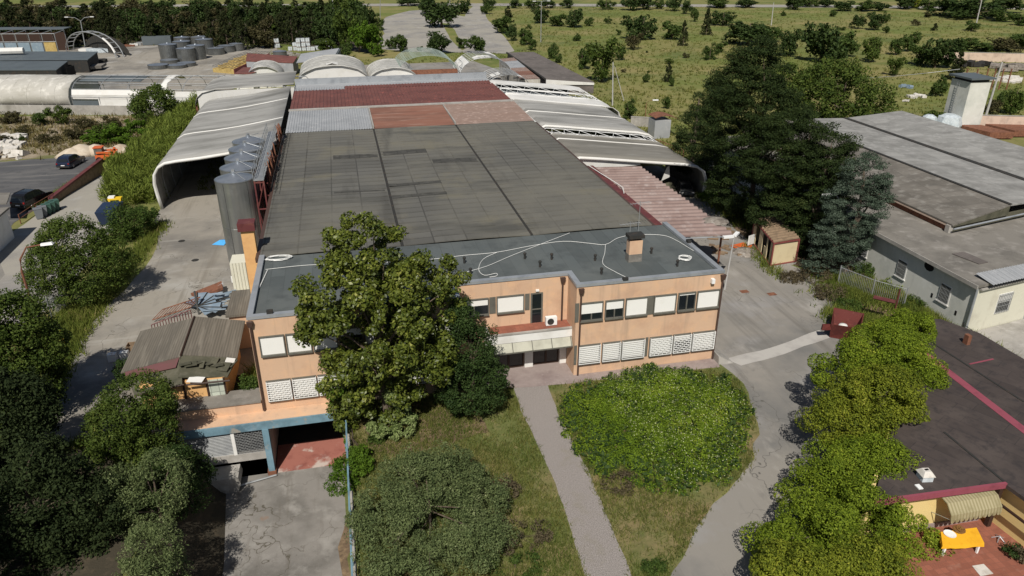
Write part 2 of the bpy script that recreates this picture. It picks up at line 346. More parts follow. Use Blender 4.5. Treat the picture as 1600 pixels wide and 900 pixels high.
dm('sheet_red', (.165, .065, .052), [((.12, .048, .04), .35, .45, .68), ((.3, .1, .08), .9, .55, .75), ((.3, .2, .16), 2.2, .62, .8, (1, .2, 1), .5)], rough=.6)
dm('sheet_grey', (.36, .37, .38), [((.27, .28, .29), .3, .45, .68), ((.44, .44, .44), 1, .55, .75)], rough=.55, wave=(1.6, 'X', (.26, .27, .28), .6))
dm('sheet_orange', (.215, .115, .083), [((.15, .075, .055), .5, .45, .65, (.2, 1, 1)), ((.28, .18, .14), 1.1, .52, .7, (.2, 2, 1))], rough=.75, wave=(1.1, 'Y', (.2, .075, .05), .7))
dm('sheet_pink', (.255, .185, .155), [((.22, .15, .12), .5, .45, .68, (.2, 1, 1)), ((.38, .28, .24), 1.1, .52, .72)], rough=.75, wave=(1.1, 'Y', (.2, .14, .115), .6))
dm('leanto', (.26, .19, .17), [((.19, .13, .115), .25, .45, .66), ((.34, .28, .26), .8, .52, .72), ((.16, .12, .1), 2, .58, .76, (1, .3, 1), .6)], rough=.65)
dm('eternit', (.165, .15, .13), [((.11, .1, .086), .3, .45, .66), ((.25, .235, .21), .9, .52, .72), ((.1, .095, .085), 1.6, .58, .76, (.3, 1, 1), .6)], rough=.92, brick=(2.6, 1.25, (.1, .093, .082), .03, (0, 0, R(8)), 0), bump=.2)
dm('eternit_pale', (.27, .265, .25), [((.19, .186, .175), .4, .45, .66), ((.36, .355, .34), 1, .55, .75), ((.15, .145, .13), 1.6, .58, .76, (.3, 1, 1), .6)], rough=.9, brick=(2.6, 1.1, (.22, .22, .215), .03, (0, 0, R(8)), 0), bump=.2)
dm('brown_roof', (.15, .13, .12), [((.1, .088, .08), .25, .45, .66), ((.2, .175, .16), .8, .55, .75)], rough=.9, wave=(1.0, 'X', (.1, .09, .08), .5))
dm('felt_grey', (.2, .185, .162), [((.135, .125, .11), .3, .45, .66), ((.28, .26, .235), .8, .52, .72), ((.3, .28, .25), 4, .6, .8, (1, 1, 1), .5), ((.1, .09, .08), 1.4, .62, .78, (1, 1, 1), .6)], rough=.92, bump=.25)
dm('wood_roof', (.17, .15, .12), [((.1, .09, .075), .5, .45, .65, (1, .15, 1)), ((.24, .215, .175), 1, .52, .72, (3, .2, 1))], rough=.9, wave=(1.7, 'X', (.09, .08, .065), .6), bump=.2)
dm('dark_roof', (.06, .047, .042), [((.085, .068, .06), .4, .45, .7), ((.035, .03, .03), 1.5, .5, .72)], rough=.8, brick=(3.0, 1.0, (.03, .026, .026), .02, (0, 0, R(62)), .3), wave=(3, 'Y', (.038, .033, .033), .3))
dm('pink_strip', (.26, .065, .09), [((.2, .05, .07), 1.5, .5, .7)], rough=.7)
dm('yellow_wall', (.72, .56, .25), [((.62, .46, .2), .6, .5, .72)], rough=.88)
dm('cream_wall', (.62, .6, .49), [((.5, .47, .38), .5, .5, .7), ((.4, .37, .3), 1.5, .62, .8, (1, 1, .2), .5)], rough=.9)
dm('grey_wall', (.62, .62, .57), [((.5, .51, .47), .4, .45, .68), ((.68, .68, .64), .8, .52, .72), ((.4, .4, .36), 1.3, .58, .76, (1, 1, .15), .6)], rough=.9)
dm('cabin_cream', (.62, .52, .33), [((.52, .42, .26), .7, .5, .72)], rough=.75)
dm('cabin_frame', (.22, .06, .055), [((.15, .05, .045), 2, .5, .7)], rough=.6)
dm('skip_red', (.13, .03, .025), [((.085, .025, .022), 1.5, .45, .7), ((.2, .07, .05), 3, .58, .76)], rough=.6)
dm('dark_blue_shed', (.1, .118, .128), [((.078, .092, .1), .3, .45, .7), ((.12, .135, .145), .8, .56, .76)], rough=.6)
dm('yellow_plastic', (.45, .33, .12), [((.33, .23, .08), 1, .45, .7), ((.6, .46, .18), 2, .55, .75)], rough=.7)
dm('cloth_yellow', (.8, .42, .02), [((.7, .34, .015), 2, .5, .7)], rough=.8)
dm('white_paint', (.78, .78, .76), rough=.5)
dm('rope_white', (.7, .7, .67), rough=.7)
dm('awning', (.24, .21, .11), [((.22, .19, .1), 1, .5, .7)], rough=.8, wave=(1.6, 'X', (.45, .4, .26), .6))
dm('wood_dark', (.045, .025, .018), rough=.6)
dm('basket', (.2, .1, .03), [((.12, .06, .02), 8, .45, .7)], rough=.9)
dm('car_navy', (.012, .018, .04), rough=.18, spec=.6)
dm('car_black', (.01, .01, .012), rough=.18, spec=.6)
dm('car_grey', (.035, .037, .04), [((.1, .095, .085), 2, .5, .7)], rough=.35)
dm('tyre', (.015, .015, .015), rough=.9)
dm('alloy', (.4, .4, .41), rough=.35, metal=.8)
dm('lamp_red', (.25, .015, .012), rough=.3)
dm('lamp_clear', (.6, .6, .58), rough=.2)
dm('loader_orange', (.62, .13, .035), [((.45, .09, .03), 1.5, .5, .7)], rough=.5)
dm('bin_green', (.05, .11, .085), rough=.5)
dm('bin_grey', (.16, .17, .18), rough=.55)
dm('blue_tarp', (.08, .36, .72), rough=.6)
dm('skip_blue', (.02, .035, .075), rough=.5)
dm('yellow_kit', (.75, .5, .03), rough=.5)
dm('stone_white', (.6, .57, .52), [((.42, .39, .34), 2, .45, .7)], rough=.9)
dm('wrap', (.52, .57, .6), [((.35, .4, .43), 2.5, .45, .65), ((.7, .73, .75), 4, .55, .7)], rough=.35)
dm('tank_white', (.62, .66, .68), [((.45, .5, .52), 1.5, .5, .7)], rough=.5)
dm('pole_concrete', (.42, .41, .39), [((.3, .29, .27), 1, .5, .7)], rough=.9)
dm('timber', (.24, .17, .11), [((.14, .1, .065), 2, .45, .7)], rough=.9)
dm('debris', (.24, .21, .18), [((.1, .085, .07), 1.5, .45, .65), ((.4, .37, .33), 3, .55, .7)], rough=.95)
dm('moss_roof', (.1, .095, .065), [((.06, .06, .04), .8, .45, .65), ((.14, .13, .1), 2, .55, .75)], rough=.95, bump=.3)
dm('tarp_red', (.15, .065, .065), [((.12, .07, .06), 1.2, .5, .7)], rough=.8)
dm('tile_green', (.48, .52, .44), rough=.5, brick=(.55, .75, (.25, .27, .23), .03, (R(90), 0, 0), 0))
dm('orange_plaster', (.68, .4, .17), [((.56, .3, .13), .7, .5, .7), ((.35, .2, .1), 2, .64, .76)], rough=.9)
dm('frame_green', (.3, .36, .32), rough=.6, metal=.2)
dm('yellow_post', (.6, .33, .03), rough=.6)
# leaves
M['l_magnolia'] = leafmat('magnolia_leaf', (.032, .052, .009), (.145, .17, .026), (.3, .3, .075), .5, .2, .4, .3)
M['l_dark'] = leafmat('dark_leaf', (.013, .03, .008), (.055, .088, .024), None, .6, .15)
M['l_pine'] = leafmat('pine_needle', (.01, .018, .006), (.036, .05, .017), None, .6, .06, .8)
M['l_row'] = leafmat('row_leaf', (.045, .08, .008), (.23, .3, .026), (.36, .38, .05), .55, .32)
M['l_row2'] = leafmat('row_leaf_pale', (.05, .078, .01), (.25, .28, .028), (.37, .35, .055), .7, .32)
M['l_olive'] = leafmat('olive_leaf', (.045, .068, .024), (.155, .19, .075), (.25, .275, .14), .7, .15)
M['l_cedar'] = leafmat('cedar_needle', (.009, .018, .006), (.036, .054, .014), (.07, .085, .025), .5, .08, .7)
M['l_blue'] = leafmat('blue_cedar_needle', (.03, .045, .03), (.085, .115, .08), (.13, .16, .12), .5, .08, .7)
M['l_broad'] = leafmat('broad_leaf', (.028, .052, .01), (.095, .13, .025), (.16, .17, .04), .5, .22)
M['l_bush'] = leafmat('bush_leaf', (.025, .05, .01), (.085, .125, .026), None, .5, .2)
M['l_bright'] = leafmat('bright_leaf', (.04, .085, .01), (.12, .2, .02), None, .5, .3)
M['l_reed'] = leafmat('reed_blade', (.08, .115, .018), (.23, .28, .055), (.36, .34, .12), .4, .25)
M['l_far'] = leafmat('far_bush_leaf', (.024, .046, .01), (.085, .125, .03), (.13, .155, .04), .8, .2)
M['l_fard'] = leafmat('far_dark_leaf', (.018, .035, .01), (.06, .09, .025), (.09, .115, .03), .8, .2)
M['l_ivy'] = leafmat('variegated_ivy_leaf', (.1, .15, .04), (.26, .31, .12), (.36, .38, .2), .7, .25)
M['l_creeper'] = leafmat('creeper_leaf', (.06, .115, .01), (.24, .34, .03), (.4, .43, .07), .35, .35)
M['l_dry'] = leafmat('dry_leaf', (.06, .05, .03), (.13, .105, .06), None, .5, .15)
M['l_belt'] = leafmat('belt_needle', (.012, .02, .007), (.042, .048, .016), (.075, .065, .026), .4, .1, .7)
M['l_beltd'] = leafmat('belt_brown_leaf', (.03, .03, .012), (.085, .075, .032), (.13, .105, .055), .4, .12)
M['flower'] = mat('flower', (.5, .52, .28), rough=.7)
M['g_lawn'] = leafmat('lawn_blade', (.065, .11, .018), (.21, .2, .06), (.38, .31, .14), .22, .3, .7)
M['g_meadow'] = leafmat('meadow_blade', (.075, .105, .02), (.2, .195, .055), (.32, .27, .11), .05, .3, .7)
M['g_dry'] = leafmat('dry_weed_blade', (.1, .095, .03), (.24, .19, .085), (.38, .31, .17), .3, .3, .7)
M['g_weed'] = leafmat('weed_blade', (.07, .11, .018), (.2, .22, .045), (.36, .29, .13), .3, .3, .7)

# ---------------------------------------------------------------- the setting: ground, yards, roads
GX = (-1600, -13.2, -1.9, 1600); GY = (-300, 12, 44.3, 2200); g = MB()
for i in range(3):
    for j in range(3):
        if i == 1 and j == 1: continue
        g.quad((GX[i], GY[j], 0), (GX[i+1], GY[j], 0), (GX[i+1], GY[j+1], 0), (GX[i], GY[j+1], 0))
struct('ground', g, M['meadow'])
def pxs(*q): return [P(*p)[:2] for p in q]
sheet('yard', M['yard'], ragged([(-7.3, 134), (-23, 134), (-23.1, 93.8), (-22.8, 88), (-21, 80), (-21.5, 72), (-23.2, 62), (-22.5, 55), (-23, 46), (-26, 38), (-27.5, 30), (-15, 36), (-13.4, 44.6), (-7.3, 44.6)], 2.5, .35, 3), .03)
sheet('parking_deck', M['dark_asphalt'], ragged([(-38.2, 96), (-34, 112.1), (-37, 122), (-60, 122), (-75, 112), (-60, 85), (-39, 85)], 3, .4, 4), .03)
sheet('driveway_pale', M['road'], ragged([(-34, 112), (-37.2, 94), (-38.5, 82), (-36, 70), (-44, 60), (-60, 50), (-46, 38), (-29.5, 56), (-27, 68), (-27, 90), (-29.5, 104)], 3, .3, 5), .034)
sheet('lower_road', M['asphalt'], [(-38, 84), (-34.2, 76), (-34, 69), (-45, 59), (-60, 60), (-60, 84)], .038)
sheet('dirt_bank', M['dirt'], ragged([(-26, 118), (-35, 122), (-60, 122.5), (-85, 118), (-100, 150), (-60, 156), (-40, 152), (-27, 140), (-24, 128)], 4, .8, 6), .026)
sheet('tank_yard', M['yard'], ragged(pxs((150, 69), (300, 66), (420, 72), (470, 84), (440, 118), (330, 150), (205, 155), (60, 128), (60, 85)), 8, .8, 7), .034)
sheet('greenhouse_yard', M['asphalt'], [(-8, 134.2), (44, 134.2), (44, 168), (36, 205), (-8, 205)], .03)
sheet('rear_car_park', M['road'], ragged(pxs((597, 77), (596, 40), (603, 27), (640, 17), (668, 15), (690, 20), (726, 26), (738, 8), (750, 8), (770, 38), (792, 62), (804, 80), (790, 84), (700, 82), (640, 81)), 12, 1.0, 8), .06)
sheet('planted_island', M['meadow'], ragged(pxs((690, 36), (703, 38), (728, 76), (722, 79), (708, 66)), 10, .4, 8), .1)
sheet('far_road', M['road'], [P(-400, 15)[:2], P(-400, 12.3)[:2], P(300, 7)[:2], P(750, 5.5)[:2], P(1300, 8)[:2], P(2100, 16)[:2], P(2100, 19.5)[:2], P(1300, 12)[:2], P(750, 9.5)[:2], P(300, 10.5)[:2]], .09)
sheet('side_yard', M['asphalt'], ragged([(26.6, 45.2), (26.6, 60), (25.3, 60), (25.3, 98), (44.2, 98), (44.4, 83), (42.5, 72), (41.5, 63), (44.5, 58), (43, 52), (40.5, 47.5), (38.5, 45), (34, 39), (28.5, 33), (22.5, 25), (18, 18), (6, 13), (12, 22), (14.2, 26), (18.8, 30.2), (21.5, 32), (23.4, 33.6), (25.6, 37), (27.1, 41.7), (26.9, 44)], 1.3, .22, 9), .03)
sheet('trench_patch', M['patch'], ragged([(27.6, 45.3), (28.3, 44.1), (31.5, 44.7), (37.9, 46.6), (37.6, 47.9), (32, 46.1)], 1, .08, 2), .036)
sheet('lawn', M['lawn'], ragged([(-1.9, 45.4), (-1.9, 12), (6, 13), (12, 22), (14.4, 25.9), (18.9, 30.2), (21.6, 32), (23.5, 33.6), (25.7, 37), (27.2, 41.7), (26.8, 44.6)], 1.2, .2, 12), .05)
sheet('garden_path', M['gravel'], ragged([(10.35, 45.4), (10.2, 41), (10.45, 34), (10.0, 27), (9.6, 18), (12.2, 18), (12.35, 26.3), (12.75, 34), (12.6, 41), (12.9, 44.9)], .9, .07, 3), .062)
sheet('front_pavement', M['pavers'], ragged([(6.8, 47.7), (7, 45.4), (12, 44.7), (19, 44.35), (26.6, 44.2), (26.7, 45.6), (15.2, 45.6), (15.1, 47.7)], 1.2, .07, 3), .07)
sheet('verge_litter', M['litter'], ragged([(41.5, 63), (44.5, 58), (43, 52), (41, 48), (44, 47), (48.9, 50), (48.9, 66), (45, 82), (43.8, 76)], 1.5, .5, 5), .04)
sheet('patio', M['tile_red'], [(22, 12), (44, 12), (44, 26.1), (22, 26.1)], .05)
sheet('front_court', M['concrete'], [(49.4, 44.6), (49.4, 36), (75, 40), (75, 49)], .05)
sheet('bank_floor', M['shaded_soil'], ragged([(-13.3, 44.5), (-13.3, 12.2), (-40, 12.2), (-40, 36), (-26, 41), (-20, 45)], 1.5, .4, 6), .045)
sheet('belt_floor', M['shaded_soil'], ragged(pxs((-40, 72), (430, 68), (590, 84), (590, 40), (560, 12), (-40, 18)), 10, 1, 6), .03)
sheet('leaf_litter_bed', M['litter'], ragged([(0, 44.9), (-.9, 40), (2.5, 38.8), (7.5, 40), (7, 44.6)], 1, .3, 4), .055)
# sunken drive with its side walls
low = MB()
low.quad((-13.2, 44.3, -4.1), (-13.2, 36, -4.1), (-1.9, 36, -4.1), (-1.9, 44.3, -4.1))
low.quad((-13.2, 36, -4.1), (-13.2, 12, -2.8), (-1.9, 12, -2.8), (-1.9, 36, -4.1))
struct('sunken_drive', low, M['drive'])
struct('slope_ground', MB().quad((-13.2, 44.3, 0), (-13.2, 12, 0), (-9.6, 12, -2.8), (-9.6, 36, -4.09), (-10.4, 44.3, -4.09)), M['shaded_soil'])  # bank shade is put into the dark ground colour
struct('pit_end_slope', MB().quad((-13.2, 12, 0), (-1.9, 12, 0), (-1.9, 14, -2.9), (-13.2, 14, -2.9)), M['concrete'])
dzz = lambda y: -4.1+(max(0, 36-y))*.0542
struct('drive_litter', MB().quad(*[(x, y, dzz(y)+.02) for x, y in ((-2.0, 41), (-2.5, 37.5), (-2.9, 35.99), (-2.0, 35.99))]).quad(*[(x, y, dzz(y)+.02) for x, y in ((-2.0, 36), (-2.9, 36), (-2.6, 33), (-3.1, 31), (-2.8, 27), (-2.0, 27))]), M['litter'])
# ---------------------------------------------------------------- the orange office building
HZ = 7.54; YF = 45.62; YR = 47.8; XL = -7.43; XR = 26.63; XA = 6.6; XB = 15.15; YB = 56.35
off = thing('office_building', 'orange two storey office block with white shutters and flat dark felt roof', 'building', (9.6, 50, 0))
foot = [(XL, YF), (XA, YF), (XA, YR), (XB, YR), (XB, YF), (XR, YF), (XR, YB), (XL, YB)]
w = MB(); n = len(foot)
for i in range(n):
    a, b = foot[i], foot[(i+1) % n]
    w.quad((*a, 0), (*b, 0), (*b, HZ-.145), (*a, HZ-.145))
part('wall', w, M['plaster'], off)
rf = part('roof', MB().quad(*[(x, y, HZ-.14) for x, y in foot]), M['roof_felt'], off)
cp_ = MB(); inn = .34
def rim(a, b, o=.06):
    dx, dy = b[0]-a[0], b[1]-a[1]; l = math.hypot(dx, dy); nx, ny = dy/l, -dx/l
    e = .05
    cp_.hexa([(a[0]+nx*o, a[1]+ny*o, HZ-.1), (b[0]+nx*o, b[1]+ny*o, HZ-.1), (b[0]-nx*inn, b[1]-ny*inn, HZ-.1), (a[0]-nx*inn, a[1]-ny*inn, HZ-.1)],
             [(a[0]+nx*o, a[1]+ny*o, HZ+.12), (b[0]+nx*o, b[1]+ny*o, HZ+.12), (b[0]-nx*inn, b[1]-ny*inn, HZ+.12), (a[0]-nx*inn, a[1]-ny*inn, HZ+.12)])
rim((XL-.06, YF), (XA+.06, YF)); rim((XA, YF+.35), (XA, YR-.07)); rim((XA-.34, YR), (XB+.34, YR)); rim((XB, YR-.07), (XB, YF+.35)); rim((XB-.06, YF), (XR+.06, YF)); rim((XR, YF+.35), (XR, YB)); rim((XL, YB), (XL, YF+.35))
part('parapet_coping', cp_, M['coping'], off)
# windows: each bay = shutter / half shutter over glass, in a dark frame, grilles on the ground floor
def window(x0, x1, z0, z1, y, drop=1.0, grille=None, fr=.07):
    f = MB(); yy = y-.13
    f.box(x0-fr, x1+fr, yy, y+.0, z1, z1+fr); f.box(x0-fr, x1+fr, yy-.08, y, z0-fr-.05, z0); f.box(x0-fr, x0, yy, y, z0, z1); f.box(x1, x1+fr, yy, y, z0, z1)
    if drop < 1:
        xm = (x0+x1)/2; f.box(xm-.04, xm+.04, yy, y, z0, z1-(z1-z0)*drop)
    wn = part('window', f, M['frame'], off)
    if drop > 0: part('shutter', MB().box(x0, x1, y-.045, y-.01, z1-(z1-z0)*drop, z1), M['shutter'], wn)
    if drop < 1: part('pane', MB().box(x0, x1, y-.025, y-.005, z0, z1-(z1-z0)*drop), M['glass'], wn)
    if grille:
        b = MB(); nz = 9; yg = y-.26; t = .022
        for k in range(nz+1):
            z = z0+(z1-z0)*k/nz; b.box(x0-.05, x1+.05, yg, yg+.03, z-t, z+t)
        if grille == 2:
            nx = max(3, int((x1-x0)/.3))
            for k in range(nz):
                for q in range(nx+1):
                    x = x0+(q+(.5 if k % 2 else 0))*(x1-x0)/nx
                    if x <= x1: b.box(x-t, x+t, yg+.004, yg+.026, z0+(z1-z0)*k/nz, z0+(z1-z0)*(k+1)/nz)
        for x in (x0-.05, x1+.03): b.box(x, x+.035, yg-.004, y-.05, z0-.03, z1+.03)
        part('grille', b, M['white_bar'], wn)
xs = lambda px, z: YP(px, 500, YF)[0]
def fx(px):      # photo x on the upper and lower window bands of the right block
    return YP(px, 490, YF)[0]
pil = MB()
for q0, q1, d in ((906, 941, .62), (945, 973, .5), (976.5, 1010, 1), (1020, 1053.5, 1), (1057, 1083, .12), (1086, 1119.4, 1)):
    window(fx(q0)+.05, fx(q1)-.05, 4.72, 6.08, YF, d)
def pillar(*a): part('window_pillar', MB().box(*a), M['frame'], off)
for q0, q1 in ((1010, 1020), (1119.6, 1124.5), (897.6, 905)):
    pillar(fx(q0)+.03, fx(q1)-.03, YF-.04, YF-.001, 4.6, 6.15)
def gx(px): return YP(px, 550, YF)[0]
for q0, q1, d, gr in ((903, 937, 1, 1), (940, 968, 1, 1), (970, 1005, 1, 1), (1013, 1047, 1, 2), (1049, 1076, .35, 2), (1078, 1112, 1, 2)):
    window(gx(q0)+.07, gx(q1)-.07, 1.08, 2.55, YF, d, gr)
for q0, q1 in ((1006, 1012), (1112.5, 1116), (896, 902)):
    pillar(gx(q0)+.05, gx(q1)-.05, YF-.04, YF-.001, .98, 2.64)
for k in range(8):                                  # left wing
    x0 = XL+.55+k*1.72
    window(x0, x0+1.5, 4.7, 6.05, YF, 1 if k not in (3, 6) else .4); window(x0, x0+1.5, 1.12, 2.6, YF, 1, 2)
window(6.95, 9.02, 4.95, 6.18, YR, .42); window(9.75, 11.7, 4.95, 6.2, YR, 1)
pillar(9.15, 9.62, YR-.04, YR-.001, 4.9, 6.25); pillar(11.85, 12.2, YR-.04, YR-.001, 4.9, 6.25)
bd = part('balcony_door', MB().box(12.28, 12.4, YR-.06, YR-.001, 3.72, 6.25).box(13.1, 13.22, YR-.06, YR-.001, 3.72, 6.25).box(12.4, 13.1, YR-.06, YR-.001, 6.15, 6.25).box(12.4, 13.1, YR-.05, YR-.001, 4.85, 4.95), M['frame'], off)
part('pane', MB().box(12.4, 13.1, YR-.03, YR-.002, 3.75, 6.15), M['glass'], bd)
# entrance: white balcony over a glazed canopy, two double doors between white piers
bal = part('balcony', MB().box(8.75, XB-.01, 46.35, YR-.01, 3.05, 3.72), M['white_wall'], off)
part('balcony_floor', MB().box(8.95, XB-.03, 46.5, YR-.03, 3.70, 3.75), M['tile_red'], bal)
part('balcony_ledge', MB().box(8.7, XB-.02, 46.3, 46.5, 3.722, 3.83).box(8.7, 8.95, 46.502, YR-.02, 3.722, 3.83), M['concrete'], bal)
can = part('entrance_canopy', MB().hexa([(8.9, 45.95, 2.42), (XB-.05, 45.95, 2.42), (XB-.05, 46.33, 3.0), (8.9, 46.33, 3.0)], [(8.9, 45.95, 2.46), (XB-.05, 45.95, 2.46), (XB-.05, 46.33, 3.04), (8.9, 46.33, 3.04)]), M['canopy'], off)
cr = MB()
for k in range(5):
    x = 9+k*1.5; cr.hexa([(x, 45.93, 2.465), (x+.06, 45.93, 2.465), (x+.06, 46.33, 3.05), (x, 46.33, 3.05)], [(x, 45.93, 2.5), (x+.06, 45.93, 2.5), (x+.06, 46.33, 3.09), (x, 46.33, 3.09)])
cr.box(8.9, XB-.05, 45.9, 45.96, 2.36, 2.45)
part('canopy_rib', cr, M['frame'], can)
for x0, x1 in ((9.4, 11.75), (12.5, 14.55)):
    d = MB(); xm = (x0+x1)/2
    d.box(x0, x0+.09, YR-.1, YR-.002, 0, 2.5).box(x1-.09, x1, YR-.1, YR-.002, 0, 2.5).box(xm-.08, xm+.08, YR-.1, YR-.002, 0, 2.5).box(x0+.09, x1-.09, YR-.09, YR-.002, 2.4, 2.5).box(x0+.09, x1-.09, YR-.09, YR-.002, .07, .2)
    d = part('entrance_door', d, M['wood_dark'], off); part('pane', MB().box(x0+.09, x1-.09, YR-.05, YR-.01, .2, 2.4), M['glass'], d)
for x0, x1 in ((11.8, 12.45), (14.6, 15.12), (8.7, 9.35)):
    q = part('pier', MB().box(x0, x1, YR-.3, YR-.002, 0, 3.0), M['white_wall'], off); part('letter_box', MB().box(x0+.2, x0+.42, YR-.36, YR-.3, 1.5, 1.75), M['galv'], q)
def downpipe(x, y, z0=0.0, zt=6.95):
    part('drainpipe', MB().tube([(x, y, z0), (x, y, zt)], .075, 8).hexa([(x-.13, y-.1, zt), (x+.13, y-.1, zt), (x+.13, y+.1, zt), (x-.13, y+.1, zt)], [(x-.2, y-.14, zt+.4), (x+.2, y-.14, zt+.4), (x+.2, y+.1, zt+.4), (x-.2, y+.1, zt+.4)]), M['pipe_brown'], off)
downpipe(15.45, YF-.14); downpipe(26.55, YF-.14); downpipe(XL+.12, YF-.14, .35); downpipe(14.7, YR-.14, 3.75)
ch = part('chimney', MB().box(20.4, 21.45, 49.1, 49.75, HZ-.1, 9.15), M['plaster'], off)
part('chimney_cap', MB().box(20.5, 21.35, 49.2, 49.65, 9.15, 9.35).box(20.3, 21.55, 49.0, 49.85, 9.35, 9.62), M['gutter'], ch)
part('chimney_flashing', MB().box(20.38, 21.47, 49.08, 49.77, HZ-.13, 8.05), M['felt_grey'], ch)
for x, y in ((12.75, 51.6), (14.76, 51.0), (17.64, 47.5), (22.81, 50.4), (23.77, 47.6), (13.5, 49.8), (8.0, 51.8), (8.1, 49.6), (1, 50.5), (-4, 49), (18.0, 50.05)):
    part('vent_pipe', MB().lathe((x, y, HZ-.14), [(.09, 0), (.09, .38), (.13, .39), (.13, .5), (.04, .56)], 8), M['gutter'], off)
part('flood_light', MB().box(18.6, 19.0, 45.5, 45.75, HZ+.12, HZ+.3), M['gutter'], off)
part('flood_light', MB().box(26.3, 26.6, 51.2, 51.6, HZ+.12, HZ+.34), M['gutter'], off)
part('flood_light', MB().box(-6.2, -5.8, 45.7, 45.95, HZ+.12, HZ+.36), M['gutter'], off)
part('security_lamp', MB().box(25.6, 25.85, YF-.3, YF-.01, 6.75, 7.1), M['white_paint'], off)
part('wall_lamp', MB().box(12.65, 12.9, YR-.15, YR-.002, 6.4, 6.52), M['white_paint'], off)
part('side_ramp', MB().hexa([(26.64, 44.6, .03), (27.9, 44.6, .03), (27.9, 46, .03), (26.64, 46, .03)], [(26.64, 44.7, .7), (26.75, 44.7, .7), (26.75, 46, .7), (26.64, 46, .7)]), M['concrete'], off)
# lightning conductor lines lying on the roof
rz = HZ-.08
def roof_line(name, label, pts, r=.022, curve=True):
    pts = [P(a, b, rz) for a, b in pts]; out = []
    for i in range(len(pts)-1):
        p0, p1, p2, p3 = pts[max(i-1, 0)], pts[i], pts[i+1], pts[min(i+2, len(pts)-1)]
        for t in (0, .25, .5, .75):
            out.append(tuple(.5*((2*p1[k])+(-p0[k]+p2[k])*t+(2*p0[k]-5*p1[k]+4*p2[k]-p3[k])*t*t+(-p0[k]+3*p1[k]-3*p2[k]+p3[k])*t**3) for k in range(2))+(rz,))
    out.append(pts[-1]); solo(name, MB().tube(out, r, 5), M['rope_white'], label, 'cable')
roof_line('roof_cable', 'long white conductor cable sagging across the dark office roof past the chimney', [(415, 421), (470, 415), (510, 413), (600, 410), (674, 405), (725, 399), (777, 394), (830, 384), (880, 377), (920, 380), (946, 382), (965, 372), (990, 367), (1030, 367), (1052, 373), (1084, 392)])
roof_line('roof_cable', 'short white cable running from the junction near the chimney towards the front parapet', [(946, 382), (945, 395), (942, 412), (960, 424), (978, 433)])
roof_line('roof_cable', 'white cable curling down into a hook on the roof above the recessed balcony', [(777, 394), (755, 405), (748, 421), (757, 430), (775, 427), (776, 431), (765, 433)])
roof_line('roof_cable', 'straight thin grey cord crossing under the white cable on the office roof', [(720, 427), (760, 416), (805, 397), (890, 364)], .02)
roof_line('roof_cable', 'white cable hanging along the left edge of the office roof', [(405, 450), (412, 435), (418, 422)], .035)
for k, (px, py, lb) in enumerate(((436, 404, 'loose coil of white cable at the left rear corner of the office roof'), (1070, 404, 'round coil of white cable near the right corner of the office roof'))):
    c = P(px, py, rz); pts = [(c[0]+(.55+.12*(j % 7)/7)*math.cos(j*.55)*(1.6 if k == 0 else .8), c[1]+(.55+.1*(j % 5)/5)*math.sin(j*.55)*.8, rz+.004*j) for j in range(36)]
    solo('cable_coil', MB().tube(pts, .035, 4), M['rope_white'], lb, 'cable coil')
ja = MB()
for px, py in ((418, 422), (674, 405)): pass
# air conditioner on the balcony
ac = thing('air_conditioner', 'white air conditioner unit standing on the entrance balcony', 'air conditioner', (13.75, 47.2, 3.75))
part('casing', MB().box(13.3, 14.15, 47.0, 47.35, 3.8, 4.45), M['white_paint'], ac)
part('fan_grille', MB().lathe((0, 0, 0), [(.26, 0), (.26, .02), (.2, .03)], 14), M['gutter'], ac)
fo = [o for o in ac.children if o.name.startswith('fan')][0]; fo.rotation_euler = (R(90), 0, 0)
for v in fo.data.vertices: v.co += Vector(WL[ac.name])
fo.location = (-.1, -.21, .37)
part('foot', MB().box(13.35, 13.45, 47.0, 47.35, 3.75, 3.8), M['frame'], ac); part('foot', MB().box(14.0, 14.1, 47.0, 47.35, 3.75, 3.8), M['frame'], ac)
# television aerials
def aerial(x, y, h, lb):
    o = thing('roof_aerial', lb, 'aerial', (x, y, HZ-.14))
    part('mast', MB().tube([(x, y, HZ-.14), (x, y, HZ+h)], .03, 5), M['galv'], o)
    b = MB().tube([(x-.9, y, HZ+h-.2), (x+.9, y+.2, HZ+h-.2)], .02, 4)
    for k in range(7): q = x-.8+k*.27; b.tube([(q, y-.35, HZ+h-.2), (q, y+.35, HZ+h-.2)], .012, 4)
    part('antenna', b, M['galv'], o)
aerial(21.2, 51.2, 2.4, 'thin comb aerial on a mast behind the roof chimney'); aerial(23.6, 55.2, 2.6, 'tall mast aerial at the rear edge of the office roof by the gutter')
# terrace, blue beam and basement under the left wing
ter = thing('basement_front', 'blue beamed basement opening under an orange terrace band', 'basement', (-7, 44.8, -4.1))
part('terrace_wall', MB().box(-13.4, XL, 45.5, 45.9, .3, 1.1), M['plaster'], ter)
part('terrace_coping', MB().box(-13.6, XL-.02, 45.4, 47.2, 1.1, 1.22), M['felt_grey'], ter)
part('slab', MB().box(-13.6, -1.75, 44.3, 45.6, .1, .33), M['plaster'], ter)
part('beam', MB().box(-13.6, -1.75, 44.16, 44.32, -.28, .3), M['blue_paint'], ter)
for x in (-7.5, -2.15, -13.1):
    q = part('column', MB().box(x, x+.42, 44.1, 44.5, -3.8, -.285), M['blue_paint'], ter); part('column_base', MB().box(x-.08, x+.5, 44.02, 44.55, -4.1, -3.8), M['rust'], q)
part('side_wall', MB().box(-7.42, -7.15, 44.5, 51, -4.1, .05).box(-2.1, -1.78, 44.52, 51, -4.1, .05), M['concrete'], ter)
part('back_wall', MB().box(-13.3, -1.8, 51, 51.3, -4.1, .05), M['gutter'], ter)  # near-black colour stands for the shade inside the basement
